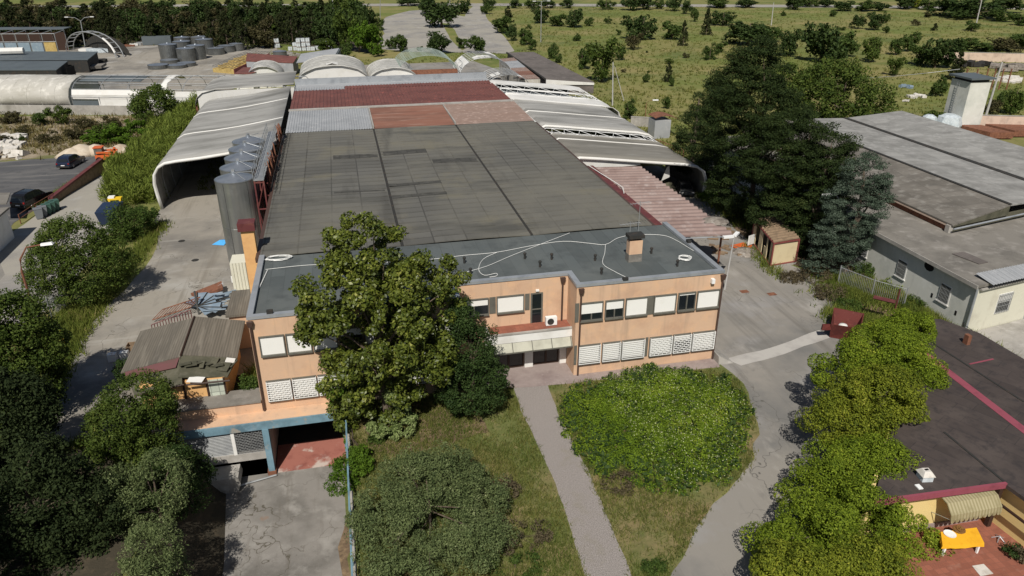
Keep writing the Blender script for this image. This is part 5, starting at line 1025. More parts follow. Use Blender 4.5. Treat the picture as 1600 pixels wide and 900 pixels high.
part('roof_strip', MB().slab([tuple(s0v-nv)[:2]+(3.075,), tuple(ev-nv)[:2]+(3.075,), tuple(ev+nv)[:2]+(3.075,), tuple(s0v+nv)[:2]+(3.075,)], .02), M['pink_strip'], hs)
def rline(a, b, w_=.07): 
    a, b = Vector(P(*a, 3.06)), Vector(P(*b, 3.06)); d = (b-a).normalized(); n = Vector((-d.y, d.x, 0))*w_
    return MB().slab([(v.x, v.y, 3.085) for v in (a-n, b-n, b+n, a+n)], .03)
part('roof_seam', rline((1445, 528), (1600, 628)), M['gutter'], hs); part('roof_seam', rline((1475, 675), (1572, 755)), M['gutter'], hs)
part('roof_strip', rline((1515, 569), (1552, 561), .06), M['pink_strip'], hs)
part('roof_vent', MB().box(43.0, 43.3, 38.6, 39.0, 3.05, 3.8), M['rust'], hs)
part('wall', MB().hexa([(25.6, 25.9, 0), (33.6, 25.75, 0), (33.6, 26.1, 0), (25.6, 26.2, 0)], [(25.6, 25.9, 2.8), (33.6, 25.75, 2.8), (33.6, 26.1, 2.8), (25.6, 26.2, 2.8)]).hexa([(34.7, 15, 0), (34.95, 15, 0), (34.0, 26.1, 0), (33.7, 26.1, 0)], [(34.7, 15, 2.8), (34.95, 15, 2.8), (34.0, 26.1, 2.8), (33.7, 26.1, 2.8)]), M['yellow_wall'], hs)
part('side_wall', MB().hexa([(25.7, 26.2, 0), (26, 26.2, 0), (42.7, 42.6, 0), (42.5, 42.6, 0)], [(25.7, 26.2, 2.8), (26, 26.2, 2.8), (42.7, 42.6, 2.8), (42.5, 42.6, 2.8)]).hexa([(42.6, 42.6, 0), (44.1, 42.3, 0), (45.2, 40, 0), (45.6, 16, 0), (45.2, 16, 0), (44.8, 39.8, 0), (43.9, 42, 0), (42.6, 42.3, 0)], [(42.6, 42.6, 2.8), (44.1, 42.3, 2.8), (45.2, 40, 2.8), (45.6, 16, 2.8), (45.2, 16, 2.8), (44.8, 39.8, 2.8), (43.9, 42, 2.8), (42.6, 42.3, 2.8)]), M['yellow_wall'], hs)
for q in ((33.15, 33.4, 25.1, 25.35), (33.75, 33.95, 20.6, 20.8), (34.15, 34.35, 17, 17.2)): part('post', MB().box(*q, 0, 2.82), M['wood_dark'], hs)
part('rail', MB().hexa([(33.3, 25.1, 1.7), (33.42, 25.1, 1.7), (34.3, 15, 1.7), (34.2, 15, 1.7)], [(33.3, 25.1, 1.82), (33.42, 25.1, 1.82), (34.3, 15, 1.82), (34.2, 15, 1.82)]), M['wood_dark'], hs)
part('plinth', MB().hexa([(25.6, 25.82, .05), (33.1, 25.66, .05), (33.1, 25.74, .05), (25.6, 25.9, .05)], [(25.6, 25.82, .35), (33.1, 25.66, .35), (33.1, 25.74, .35), (25.6, 25.9, .35)]), M['pavers'], hs)
aw = part('awning', MB().ext([(25.85, 2.62), (25.0, 2.5), (24.55, 2.05), (24.5, 1.75), (24.53, 1.75), (24.59, 2.03), (25.02, 2.45), (25.85, 2.57)], 29.75, 33.0, axis='x'), M['awning'], hs)
b = MB()
for k in range(11): x = 29.75+k*.295; b.quad((x, 24.49, 1.76), (x+.295, 24.49, 1.76), (x+.25, 24.49, 1.58), (x+.147, 24.49, 1.53), (x+.045, 24.49, 1.58))
part('valance', b, M['awning'], aw); part('awning_arm', MB().tube([(29.8, 25.8, 1.2), (29.8, 24.52, 1.75)], .025, 4).tube([(32.95, 25.8, 1.2), (32.95, 24.52, 1.75)], .025, 4), M['galv'], aw)
fs_ = .8
bx_ = thing('roof_fan_box', 'white roof extractor box with slanted sides on the dark brown roof', 'roof vent', (29.3, 26.6, 3.05))
part('body', MB().hexa([(29.05, 26.25, 3.05), (29.65, 26.15, 3.05), (29.75, 26.75, 3.05), (29.15, 26.85, 3.05)], [(29.05, 26.25, 3.4), (29.65, 26.15, 3.4), (29.75, 26.75, 3.4), (29.15, 26.85, 3.4)]), M['tank_white'], bx_)
part('lid', MB().hexa([(28.98, 26.19, 3.4), (29.71, 26.08, 3.4), (29.82, 26.81, 3.4), (29.09, 26.92, 3.4)], [(29.17, 26.36, 3.66), (29.55, 26.3, 3.66), (29.61, 26.64, 3.66), (29.24, 26.7, 3.66)]), M['stone_white'], bx_)
part('slot', MB().box(29.28, 29.5, 26.45, 26.58, 3.66, 3.675), M['dark'], bx_)
solo('roof_slab', MB().slab([P(1429, 757, 3.12), P(1436, 764, 3.12), P(1443, 763, 3.12), P(1436, 756, 3.12)], .06), M['white_paint'], 'flat white slab on the brown roof edge beside the extractor box', 'slab')
tbq = [P(1470, 831, .78), P(1473, 853, .78), P(1538, 848, .78), P(1526, 824, .78)]
tbl = thing('patio_table', 'white legged patio table under a bright yellow cloth', 'table', (30.6, 24.1, .05))
cx_, cy_ = sum(q[0] for q in tbq)/4, sum(q[1] for q in tbq)/4
part('top', MB().hexa([(cx_+(q[0]-cx_)*.96, cy_+(q[1]-cy_)*.96, .7) for q in tbq], [(cx_+(q[0]-cx_)*.96, cy_+(q[1]-cy_)*.96, .755) for q in tbq]), M['white_paint'], tbl)
for q in tbq: x, y = cx_+(q[0]-cx_)*.82, cy_+(q[1]-cy_)*.82; part('leg', MB().hexa([(x-.1, y-.1, .05), (x, y-.1, .05), (x, y, .05), (x-.1, y, .05)], [(x-.06, y-.06, .7), (x+.06, y-.06, .7), (x+.06, y+.06, .7), (x-.06, y+.06, .7)]), M['white_paint'], tbl)
rg = random.Random(2); out = []; m_ = 9
for i in range(4):
    a, b2 = tbq[i], tbq[(i+1) % 4]
    for k in range(m_): t = k/m_; out.append((a[0]+(b2[0]-a[0])*t, a[1]+(b2[1]-a[1])*t))
nO = len(out); top = [(x, y, .775) for x, y in out]; bot = [(cx_+(x-cx_)*rg.uniform(1.02, 1.06), cy_+(y-cy_)*rg.uniform(1.02, 1.08), .775-rg.uniform(.16, .26)) for x, y in out]
solo('yellow_tablecloth', MB().add(top+bot, [tuple(range(nO))]+[(i, (i+1) % nO, nO+(i+1) % nO, nO+i) for i in range(nO)]), M['cloth_yellow'], 'bright yellow tablecloth with crinkled hem draped over the patio table', 'tablecloth')
c = P(1484, 835, .78); solo('white_plate', MB().lathe((c[0], c[1], .778), [(.18, 0), (.3, .02), (.32, .05), (.2, .03)], 16), M['white_paint'], 'round white plate on the yellow tablecloth', 'plate')
c = P(1498, 829, .78); rg = random.Random(3); b = MB().lathe((c[0], c[1], .778), [(.2, 0), (.33, .08), (.3, .12)], 11)
for k in range(14): b.obox((c[0]+rg.uniform(-.22, .22), c[1]+rg.uniform(-.2, .2), .91), (.12, .1, .09), rg.uniform(0, 3), rg.uniform(-1, 1))
solo('fruit_basket', b, M['basket'], 'brown basket of dried produce on the yellow tablecloth', 'basket')
c = P(1560, 843, .06); b = MB()
for k in range(5): b.tube([(c[0], c[1], .3), (c[0]+.34*math.cos(k*1.26), c[1]+.34*math.sin(k*1.26), .09)], .022, 4)
solo('parasol_foot', b.tube([(c[0], c[1], .1), (c[0], c[1], .35)], .03, 6), M['coping'], 'white star-shaped parasol foot on the red tiles right of the table', 'parasol stand')
solo('tile_panel', MB().slab([P(1519, 884, .08), P(1537, 881, .08), P(1552, 896, .08), P(1532, 900, .08)], .025), M['stone_white'], 'worn pale square panel set on the red patio tiles', 'panel')
for k, (px, py) in enumerate(((1580, 868), (1592, 873))):
    tree('potted_shrub', ('dark green potted shrub by the patio rail', 'brownish potted shrub at the right edge of the patio')[k], 'shrub', P(px, py, .05), [(0, 0, .35, .4, .4, .3)], 14, .2, 60, .12, M[('l_dark', 'l_dry')[k]], 70+k, trunk_r=.03, limbs=2)
# ---------------------------------------------------------------- left side: shed, scrap, vehicles
ls = thing('broken_shed', 'old orange shed with weathered wooden roof and collapsed front eaves', 'shed', (-13, 51, 0))
part('wall', MB().box(-15.3, -9.8, 46.9, 54.2, 0, 2.55), M['orange_plaster'], ls)
part('terrace_base', MB().box(-13.4, -9.3, 46.4, 46.88, 0, 1.12), M['felt_grey'], ls)
part('front_tiles', MB().box(-10.9, -9.9, 46.84, 46.89, 1.2, 2.5), M['tile_green'], ls)
for x in (-14.3, -12.5, -11.0, -9.85): part('timber_post', MB().box(x-.06, x+.06, 46.8, 46.88, 0, 2.6), M['wood_dark'], ls)
rg = random.Random(8)
for (x0, x1, z0, z1, y0, lb) in ((-16.9, -12.85, 2.65, 3.45, 49.0, None), (-12.8, -9.15, 3.45, 2.75, 49.2, None)):
    part('roof', MB().slab([(x0, y0, z0), (x1, y0, z1), (x1, 55.0, z1), (x0, 55.2, z0)], .1), M['wood_roof'], ls, 'weathered plank roof slope')
part('ridge', MB().tube([(-12.82, 49.0, 3.5), (-12.82, 55.1, 3.5)], .07, 5), M['wood_dark'], ls)
part('sagging_eaves', MB().slab([(-15.6, 46.6, 2.2), (-12.4, 46.3, 2.75), (-12.85, 48.95, 3.38), (-16.6, 49.0, 2.6)], .09), M['moss_roof'], ls, 'mossy dark front roof sheet')
part('red_tarp', MB().slab([(-16.4, 48.2, 2.62), (-13, 47.9, 3.22), (-12.9, 48.9, 3.42), (-16.6, 48.95, 2.68)], .04), M['tarp_red'], ls, 'faded red sheet on the roof edge')
b = MB()
b.slab([(-12.75, 46.9, 3.0), (-9.6, 47.0, 2.55), (-9.15, 49.15, 2.72), (-12.8, 49.15, 3.42)], .08)
for k in range(9): b.obox((-12.4+k*.36, 48.3+rg.uniform(-.5, .5), 3.34-k*.07), (rg.uniform(.3, .8), rg.uniform(.5, 1.2), .06), rg.uniform(-.6, .6), rg.uniform(-.3, .3))
part('broken_board', b, M['moss_roof'], ls)
part('torn_flap', MB().quad((-12.2, 46.5, 2.75), (-11.2, 46.4, 2.65), (-11.0, 46.9, 2.75), (-12, 47, 2.9)), M['white_sheet'], ls); part('torn_flap', MB().quad((-9.9, 48.4, 2.9), (-9.3, 48.2, 2.75), (-9.2, 48.8, 2.9), (-9.8, 48.9, 3)), M['white_sheet'], ls)
part('eaves_beam', MB().tube([(-15.5, 46.5, 2.15), (-12.3, 46.3, 2.7)], .06, 5).tube([(-12.2, 46.4, 2.6), (-9.4, 46.5, 2.5)], .07, 5), M['wood_dark'], ls)
for k, (px, py) in enumerate(((177, 564), (196, 561))):
    c = P(px, py); solo('white_canister', MB().box(c[0]-.3, c[0]+.3, c[1]-.2, c[1]+.25, .03, .65).tube([(c[0], c[1], .65), (c[0], c[1], .75)], .1, 6), M['white_paint'], ('blue-white canister at the shadow edge on the yard', 'square white canister beside the broken shed corner')[k], 'canister')
c = P(210, 545); solo('brown_crate', MB().box(c[0]-.5, c[0]+.5, c[1]-.4, c[1]+.4, .03, .1).box(c[0]-.5, c[0]+.5, c[1]-.4, c[1]-.35, .1, .45).box(c[0]-.5, c[0]+.5, c[1]+.35, c[1]+.4, .1, .45).box(c[0]-.5, c[0]-.45, c[1]-.35, c[1]+.35, .1, .45).box(c[0]+.45, c[0]+.5, c[1]-.35, c[1]+.35, .1, .45), M['timber'], 'open brown crate on the yard left of the broken shed', 'crate')
# spiral stair scrap
sc = thing('stair_scrap', 'blue fan-shaped spiral stair treads dumped on the yard', 'scrap stair', P(315, 490))
c = Vector(P(308, 476, 1.0)); b = MB(); d = MB()
for k in range(9):
    a0_, a1_ = 2.5-k*.4, 2.5-(k+1)*.4; r_ = (1.7, 1.9, 2.3, 2.2, 1.9, 1.6, 2.0, 2.2, 1.8)[k]
    def pt(r, a, h=0): return (c.x+r*math.cos(a), c.y+r*math.sin(a), c.z-.25+h+.12*r*math.sin(a)+.06*r*math.cos(a)+.05*math.sin(a*5))
    b.hexa([pt(.04, a0_), pt(r_, a0_), pt(r_, a1_), pt(.05, a1_)], [pt(.04, a0_, .06), pt(r_, a0_, .06), pt(r_, a1_, .06), pt(.05, a1_, .06)])
    d.tube([pt(.05, a0_, .08), pt(r_, a0_, .09)], .06, 4)
part('treads', b, M['blue_metal'], sc); part('riser', d, M['gutter'], sc); part('centre_pole', MB().tube([(c.x, c.y, .05), (c.x, c.y, 2.3)], .09, 7), M['steel_dark'], sc)
rl2 = thing('stair_railing', 'rusty pale stair balustrade section lying beside the blue treads', 'railing', P(260, 500))
b = MB(); p0, p1 = Vector(P(238, 500, .3)), Vector(P(298, 480, .9)); dz_ = Vector((.7, 1.1, .4)); 
for k in range(12): q = p0.lerp(p1, k/11); b.tube([tuple(q), tuple(q+dz_)], .04, 4)
b.tube([tuple(p0), tuple(p1)], .05, 4).tube([tuple(p0+dz_), tuple(p1+dz_)], .05, 4)
part('balusters', b, M['rust'], rl2)
b = MB(); p0, p1 = Vector(P(240, 525, .1)), Vector(P(302, 508, .4))
for k in range(15): q = p0.lerp(p1, k/14); b.tube([tuple(q), tuple(q+Vector((0, .1, 1.0+.4*(k/14))))], .035, 4)
b.tube([tuple(p0+Vector((0, .1, 1))), tuple(p1+Vector((0, .1, 1.4)))], .05, 4).tube([tuple(p0), tuple(p1)], .05, 4)
part('lower_section', b, M['maroon'], rl2)
st2 = thing('stair_flight', 'straight grey stair flight with a rusty side lying tilted by the annex', 'scrap stair', P(330, 460))
p = [Vector(P(298, 458, .3)), Vector(P(346, 439, .9)), Vector(P(348, 449, .9)), Vector(P(312, 464, .4))]
part('stringer', MB().slab([tuple(q) for q in p], .25), M['rust'], st2)
p = [Vector(P(316, 463, .45)), Vector(P(348.5, 441, .95)), Vector(P(349, 454, .5)), Vector(P(330, 466, .3))]
part('side_plate', MB().slab([tuple(q) for q in p], .1), M['sheet_grey'], st2)
b = MB(); rg = random.Random(11)
for k in range(14): c = P(rg.uniform(326, 356), rg.uniform(458, 484), rg.uniform(.2, .9)); b.obox(c, (rg.uniform(1, 2.2), rg.uniform(.1, .3), .08), rg.uniform(-.3, .5), rg.uniform(-.4, .4))
solo('scrap_metal', b, M['blue_metal'], 'tangle of pale blue metal strips between the treads and the annex', 'scrap metal')
b = MB(); c = P(374, 443, .1); b.obox((c[0]-.2, c[1], .5), (1.3, .22, .12), -.9, .1).obox((c[0]+.1, c[1]+.3, .6), (1.1, .2, .12), -.4).obox((c[0]-.5, c[1]+.5, .4), (.5, .22, .6), .3)
solo('white_chair', b, M['white_paint'], 'broken white plastic chair by the annex roof', 'chair')
c = P(345, 381); solo('blue_tarp', MB().add([(c[0]-.9, c[1]-.2, .06), (c[0]+.4, c[1]-.7, .06), (c[0]+.8, c[1]+.2, .3), (c[0]+.2, c[1]+1.0, .12), (c[0]-.1, c[1]+.3, .35)], [(0, 1, 4), (1, 2, 4), (2, 3, 4), (3, 0, 4)]), M['blue_tarp'], 'bright blue scrap of tarpaulin on the concrete yard', 'tarpaulin')
mh = 0
for px, py in ((284, 377), (305, 407)):
    c = P(px, py); sheet('manhole_cover', M['gutter'], [(c[0]+.38*math.cos(k*.6283), c[1]+.38*math.sin(k*.6283)) for k in range(10)], .045)
for px, py in ((1206, 460), (1163, 456)):
    c = P(px, py); sheet('manhole_cover', M['rust'], [(c[0]-.4, c[1]-.3), (c[0]+.4, c[1]-.3), (c[0]+.4, c[1]+.3), (c[0]-.4, c[1]+.3)], .045)
# vehicles: body shell from a side outline, cabin glass, four wheels
def car(label, loc, rz, paint, dims=(4.7, 1.85, 1.72), kind='car'):
    L_, W_, H_ = dims
    o = thing('parked_car', label, kind, (0, 0, 0))
    low_ = [(-.5, .28), (-.5, .5), (-.49, .56), (-.1, .585), (.24, .56), (.45, .5), (.495, .4), (.5, .2)]
    def loft(pr, wf, z0=None):
        b = MB(); n = len(pr); vs = []; 
        for s, ins in ((-1, 1), (1, 1)):
            for (u, z) in pr: vs.append((s*W_/2*wf(z), u*L_, z*H_))
        fs = [(i, (i+1) % n, n+(i+1) % n, n+i) for i in range(n)]+[tuple(range(n)), tuple(range(n, 2*n))]
        return b.add(vs, fs)
    pb = [(-.49, .2), (-.5, .35), (-.495, .52), (-.485, .58), (-.1, .6), (.2, .6), (.3, .585), (.44, .53), (.49, .45), (.5, .3), (.49, .18), (.38, .16), (.2, .14), (-.2, .14), (-.38, .16)]
    body = local_part('body', loft(pb, lambda z: 1-.06*max(0, z-.5)*5), paint, o)
    pc = [(-.47, .58), (-.42, .9), (-.36, .97), (-.2, 1.0), (.02, .98), (.1, .93), (.25, .6)]
    local_part('cabin', loft(pc, lambda z: .97-.2*max(0, z-.58)/.42), paint, o)
    pg = [(-.43, .63), (-.385, .88), (-.2, .93), (.03, .915), (.085, .87), (.2, .63)]
    local_part('side_glass', loft(pg, lambda z: .985-.2*max(0, z-.58)/.42), M['glass'], o)
    local_part('rear_glass', MB().quad((-W_*.36, -.4735*L_, .65*H_), (W_*.36, -.4735*L_, .65*H_), (W_*.33, -.433*L_, .88*H_), (-W_*.33, -.433*L_, .88*H_)), M['glass'], o)
    local_part('windscreen', MB().quad((-W_*.4, .245*L_, .63*H_), (W_*.4, .245*L_, .63*H_), (W_*.34, .12*L_, .91*H_), (-W_*.34, .12*L_, .91*H_)), M['glass'], o)
    for s in (-1, 1):
        local_part('tail_light', MB().box(s*W_*.42-.1, s*W_*.42+.1, -.506*L_, -.47*L_, .46*H_, .56*H_), M['lamp_red'], o)
        local_part('headlight', MB().box(s*W_*.38-.14, s*W_*.38+.14, .46*L_, .497*L_, .4*H_, .47*H_), M['lamp_clear'], o)
        local_part('mirror', MB().box(s*W_*.53-.08, s*W_*.53+.08, .12*L_, .15*L_, .6*H_, .69*H_), paint, o)
        for y in (-.3*L_, .3*L_):
            w_ = MB().lathe((0, 0, 0), [(.2, -.11), (.35, -.11), (.36, -.08), (.36, .08), (.35, .11), (.2, .11)], 18); x = s*(W_/2-.12)
            w_.v = [(x+p_[2], y+p_[0], .36+p_[1]) for p_ in w_.v]; wl = local_part('wheel', w_, M['tyre'], o)
            r_ = MB().lathe((0, 0, 0), [(.22, -.02), (.21, .02), (.08, .03)], 14); r_.v = [(x+s*(.115+p_[2]), y+p_[0], .36+p_[1]) for p_ in r_.v]; local_part('rim', r_, M['alloy'], wl)
    local_part('number_plate', MB().box(-.26, .26, -.512*L_, -.5*L_, .34*H_, .4*H_), M['white_paint'], o)
    local_part('bumper', MB().box(-W_*.46, W_*.46, -.512*L_, -.49*L_, .2*H_, .32*H_), M['gutter'], o)
    local_part('roof_rail', MB().bars([((s*W_*.37, -.36*L_, 1.0*H_), (s*W_*.37, .02*L_, 1.0*H_)) for s in (-1, 1)], .025), M['gutter'], o)
    o.location = loc; o.rotation_euler = (0, 0, rz); return o
car('black boxy off-road car parked near the green bins', (-38.8, 98.8, .03), R(-20), M['car_black'], (5.0, 2.05, 2.05))
car('dark navy estate car parked by the red-brown retaining wall top', (-39.6, 117.2, .03), R(-10), M['car_navy'], (4.7, 1.95, 1.7))
c = P(1080, 306); car('dusty dark grey car under the mouth of the right membrane bay', (c[0]-.3, c[1]+1.4, .03), R(165), M['car_grey'], (4.3, 1.75, 1.45))
solo('covered_pile', MB().lathe((39.6, 85.6, 0), [(1.9, 0), (1.7, .8), (1.1, 1.5), (.2, 1.75)], 11), M['moss_roof'], 'dark tarpaulin-covered heap behind the dusty car in the membrane bay', 'covered heap')
ld = thing('mini_loader', 'small orange skid loader with dark cab by the sand heap', 'loader', (-35.4, 118.6, 0))
b = MB().ext([(-1.3, .4), (-1.3, 1.1), (-.6, 1.25), (.3, 1.15), (1.1, .95), (1.3, .45)], -.6, .6, axis='y'); b.v = [(v[0]-35.2, v[1]+118.6, v[2]) for v in b.v]; part('body', b, M['loader_orange'], ld)
part('cab', MB().box(-36.5, -35.4, 118.0, 119.2, 1.2, 2.15), M['frame'], ld); part('cab_roof', MB().box(-36.6, -35.3, 117.9, 119.3, 2.15, 2.25), M['loader_orange'], ld)
b = MB()
for s in (-.72, .72): b.obox((-34.9, 118.6+s, 1.5), (2.6, .16, .24), 0, 0).obox((-34.0, 118.6+s, 1.2), (.3, .16, 1.4))
part('lift_arm', b, M['loader_orange'], ld)
part('bucket', MB().box(-34.0, -33.3, 117.7, 119.5, .15, .9), M['loader_orange'], ld)
for x in (-36.0, -34.5):
    for s in (-.8, .8):
        w_ = MB().lathe((0, 0, 0), [(.15, -.14), (.42, -.14), (.42, .14), (.15, .14)], 16); w_.v = [(x+p_[0], 118.6+s+p_[2], .43+p_[1]) for p_ in w_.v]; part('wheel', w_, M['tyre'], ld)
rwl = thing('red_wall', 'tapering dark red topped retaining wall along the pale drive', 'wall', (-35, 105, 0))
a, b_ = (-33.85, 112.1), (-36.55, 98.5)
part('wall', MB().hexa([(b_[0], b_[1], 0), (b_[0]-.3, b_[1], 0), (a[0]-.3, a[1], 0), (*a, 0)], [(b_[0], b_[1], .7), (b_[0]-.3, b_[1], .7), (a[0]-.3, a[1], 1.85), (*a, 1.85)]), M['timber'], rwl)
part('cap', MB().hexa([(b_[0]+.15, b_[1], .7), (b_[0]-.4, b_[1], .7), (a[0]-.4, a[1], 1.85), (a[0]+.15, a[1], 1.85)], [(b_[0]+.15, b_[1], .95), (b_[0]-.4, b_[1], .95), (a[0]-.4, a[1], 2.1), (a[0]+.15, a[1], 2.1)]), M['maroon'], rwl)
bn = thing('wheelie_bin', 'bin', 'bin', (0, 0, 0), 'wheeled bins in a row')
local_part('bin_body', MB().hexa([(-.24, -.28, .06), (.24, -.28, .06), (.24, .28, .06), (-.24, .28, .06)], [(-.29, -.36, .98), (.29, -.36, .98), (.29, .36, .98), (-.29, .36, .98)]), M['bin_grey'], bn)
local_part('lid', MB().box(-.31, .31, -.4, .36, .98, 1.06), M['bin_grey'], bn); local_part('wheel', MB().box(-.3, .3, .24, .38, 0, .2), M['tyre'], bn)
gb = MB()
for i in range(5):
    t = i/4; l = (-36.3+t*.9, 93.0+t*2.9, .04); lb = ('nearest grey wheeled bin in the row by the black car', 'second grey wheeled bin in the row by the black car', 'third grey-green wheeled bin, middle of the row', 'green wheeled bin, fourth in the row', 'farthest green wheeled bin against the red wall end')[i]
    if i == 0: bn.location = l; bn['label'] = lb; bn.rotation_euler = (0, 0, R(-70)); continue
    c_ = dup(bn, l, R(-70)+.05*i, (1.25, 1.25, 1.25), lb)
    if i >= 2:
        for ch in c_.children:
            if 'wheel' not in ch.name: ch.data = ch.data.copy(); ch.data.materials[0] = M['bin_green']
bn.scale = (1.25, 1.25, 1.25)
rl3 = thing('deck_railing', 'rusty yellowish two-bar railing beside the black car', 'railing', (-38, 95, 0)); b = MB()
for p_ in ((-37.9, 91.6), (-37.4, 95.5), (-36.6, 99.5)): b.tube([(*p_, 0), (*p_, 1.2)], .06, 5)
for z in (.65, 1.15): b.tube([(-37.9, 91.6, z), (-37.4, 95.5, z), (-36.6, 99.5, z)], .04, 4)
part('bars', b, M['rust'], rl3)
bsk = thing('blue_skip', 'dark blue metal skip half hidden in the reeds', 'skip', P(176, 346)); c = P(176, 346)
part('body', MB().hexa([(c[0]-.9, c[1]-1.4, .1), (c[0]+.9, c[1]-1.4, .1), (c[0]+.9, c[1]+1.4, .1), (c[0]-.9, c[1]+1.4, .1)], [(c[0]-1.1, c[1]-1.9, 1.8), (c[0]+1.1, c[1]-1.9, 1.8), (c[0]+1.1, c[1]+1.9, 1.8), (c[0]-1.1, c[1]+1.9, 1.8)]), M['skip_blue'], bsk)
part('cover', MB().box(c[0]-1, c[0]+1, c[1]-1.5, c[1]+1.5, 1.8, 1.95), M['skip_blue'], bsk)
c = P(183, 327); yk = thing('yellow_machine', 'yellow and white machine part standing above the blue skip', 'machine', c)
part('deck', MB().box(c[0]-.7, c[0]+.8, c[1]-.4, c[1]+.4, 1.3, 1.5).box(c[0]-.65, c[0]-.45, c[1]-.4, c[1]-.2, 0, 1.3).box(c[0]+.55, c[0]+.75, c[1]-.4, c[1]-.2, 0, 1.3), M['yellow_kit'], yk)
part('hood', MB().box(c[0]-.65, c[0]+.05, c[1]-.35, c[1]+.35, 1.51, 1.7), M['white_paint'], yk)
lbld = thing('white_block', 'pale blue-white block building cut by the left edge', 'building', (-45, 80, 0))
part('wall', MB().box(-55, -36.95, 70, 86.8, 0, 3.3), M['white_wall'], lbld); part('roof', MB().box(-55.2, -36.7, 69.8, 87.1, 3.3, 3.5), M['felt_grey'], lbld)
solo('lean_roof', MB().slab([P(-15, 318, 2.6), P(10, 318, 2.6), P(16, 301, 2.6), P(-15, 301, 2.6)], .12).box(-42.9, -42.7, 93, 93.2, 0, 2.45), M['felt_grey'], 'flat grey car port roof at the left edge beside the black car', 'car port')
# ---------------------------------------------------------------- lamps, poles, fences
def pole(name, label, cat, base, top, r=.13, m='pole_concrete', arms=()):
    o = thing(name, label, cat, base)
    part('post', MB().tube([base, top], r*1.15, 8, r*.75), M[m], o)
    for k, (dx, dy, dz, up_) in enumerate(arms):
        e = (top[0]+dx, top[1]+dy, top[2]+dz)
        part('arm', MB().tube([top, (top[0]+dx*.4, top[1]+dy*.4, top[2]+dz*.8), e], r*.5, 5), M[m], o)
        d = Vector((dx, dy, 0)).normalized()
        part('lamp_head', MB().obox((e[0]+d.x*.35, e[1]+d.y*.35, e[2]), (1.0, .35, .18), math.atan2(d.y, d.x)), M['white_paint'], o)
    return o
L0 = (-24.6, 60.2, 0)
sl = thing('street_lamp', 'curved rusty street lamp over the tree at left', 'street lamp', L0)
tp_ = YP(27, 402, 60.2); hd = YP(66, 382, 60.2)
L0b = (tp_[0], 60.2, 0)
part('post', MB().tube([(tp_[0]+.0, 60.2, 0), (tp_[0], 60.2, tp_[2]-1.2), (tp_[0]+.15, 60.2, tp_[2]-.2), (tp_[0]+.8, 60.2, hd[2]-.15), (hd[0], 60.2, hd[2])], .1, 7, .05), M['rust'], sl)
part('lamp_head', MB().hexa([(hd[0]-.1, 60.05, hd[2]-.08), (hd[0]+.8, 60.0, hd[2]-.02), (hd[0]+.8, 60.4, hd[2]-.02), (hd[0]-.1, 60.35, hd[2]-.08)], [(hd[0]-.1, 60.1, hd[2]+.08), (hd[0]+.7, 60.08, hd[2]+.14), (hd[0]+.7, 60.32, hd[2]+.14), (hd[0]-.1, 60.3, hd[2]+.08)]), M['white_paint'], sl)
def pp(name, label, cat, b, t, **k):
    base = P(*b); z = topz(base, *t); mm = mpp(base); dx = (t[0]-b[0])
    ray_ = ray(*t); s = math.hypot(base[0], base[1])/math.hypot(ray_[0], ray_[1])
    return pole(name, label, cat, base, (ray_[0]*s, ray_[1]*s, z), **k)
pp('street_lamp', 'tall twin-armed street lamp among the tanks yard arch', 'street lamp', (134, 78), (126, 33), r=.15, m='galv', arms=((-3.2, 0, 1.2, 0), (3.2, -.6, 1.2, 0)))
pp('utility_pole', 'tall grey pole rising from the tree belt left of the rear car park', 'pole', (526, 66), (519, -3), r=.2)
pp('lamp_post', 'slim lamp post on the island in the rear car park', 'lamp post', (703, 43), (703, -4), r=.12, m='galv')
pp('lamp_post', 'slim lamp post at the far left corner of the rear car park', 'lamp post', (594, 30), (594, -4), r=.12, m='galv')
pp('lamp_post', 'tall lamp post in the meadow right of the rear car park', 'lamp post', (845, 66), (846, 2), r=.13, m='galv', arms=((2, 0, .1, 0), (-2, 0, .1, 0)))
pp('utility_pole', 'pale pole with a slanting stay in the meadow behind the right bays', 'pole', (957, 165), (958, 97), r=.13)
pp('pole_stay', 'thin slanting stay leaning towards the pale meadow pole', 'stay', (975, 158), (960, 103), r=.07)
pp('street_lamp', 'thin lamp with a bright head near the low concrete wall', 'street lamp', (1007, 197), (1010, 161), r=.07, m='rust', arms=((1.2, -.2, .5, 0),))
pp('utility_pole', 'short pale pole above the broad tree in the meadow', 'pole', (1281, 97), (1285, 72), r=.16)
pp('utility_pole', 'leaning concrete pole beside the tower', 'pole', (1540, 182), (1566, 97), r=.2)
pp('pole_stay', 'bracing strut joined to the leaning concrete pole by the tower', 'stay', (1546, 128), (1561, 112), r=.12)
pp('utility_pole', 'tilted grey pole at the top right near the far road', 'pole', (1524, 43), (1535, -4), r=.2)
pp('utility_pole', 'thin pole in the meadow left of the big round tree', 'pole', (1205, 40), (1209, 4), r=.16)
pl2 = pp('yard_lamp_post', 'silver lamp post at the corner of the pink lean-to', 'lamp post', (1132, 453), (1147, 370), r=.085, m='pole_concrete', arms=((-.25, 0, .05, 0), (.2, .2, .05, 0)))
sl4 = thing('street_lamp', 'bright lamp head poking out of the dark cedars', 'street lamp', (46.5, 60, 0))
hd = YP(1291, 304, 60); part('post', MB().tube([(hd[0]+1.6, 60, 0), (hd[0]+1.5, 60, hd[2]-.6), (hd[0]+1.0, 60, hd[2]), (hd[0]+.3, 59.9, hd[2])], .09, 6, .05), M['galv'], sl4); part('lamp_head', MB().obox((hd[0], 59.9, hd[2]), (.9, .32, .16)), M['white_paint'], sl4)
solo('overhead_wire', MB().tube([P(1350, 122, 5), P(1400, 119, 4.6), P(1450, 114, 5), P(1500, 108, 6)], .05, 4), M['galv'], 'sagging overhead wire crossing the rough grass left of the tower', 'wire')
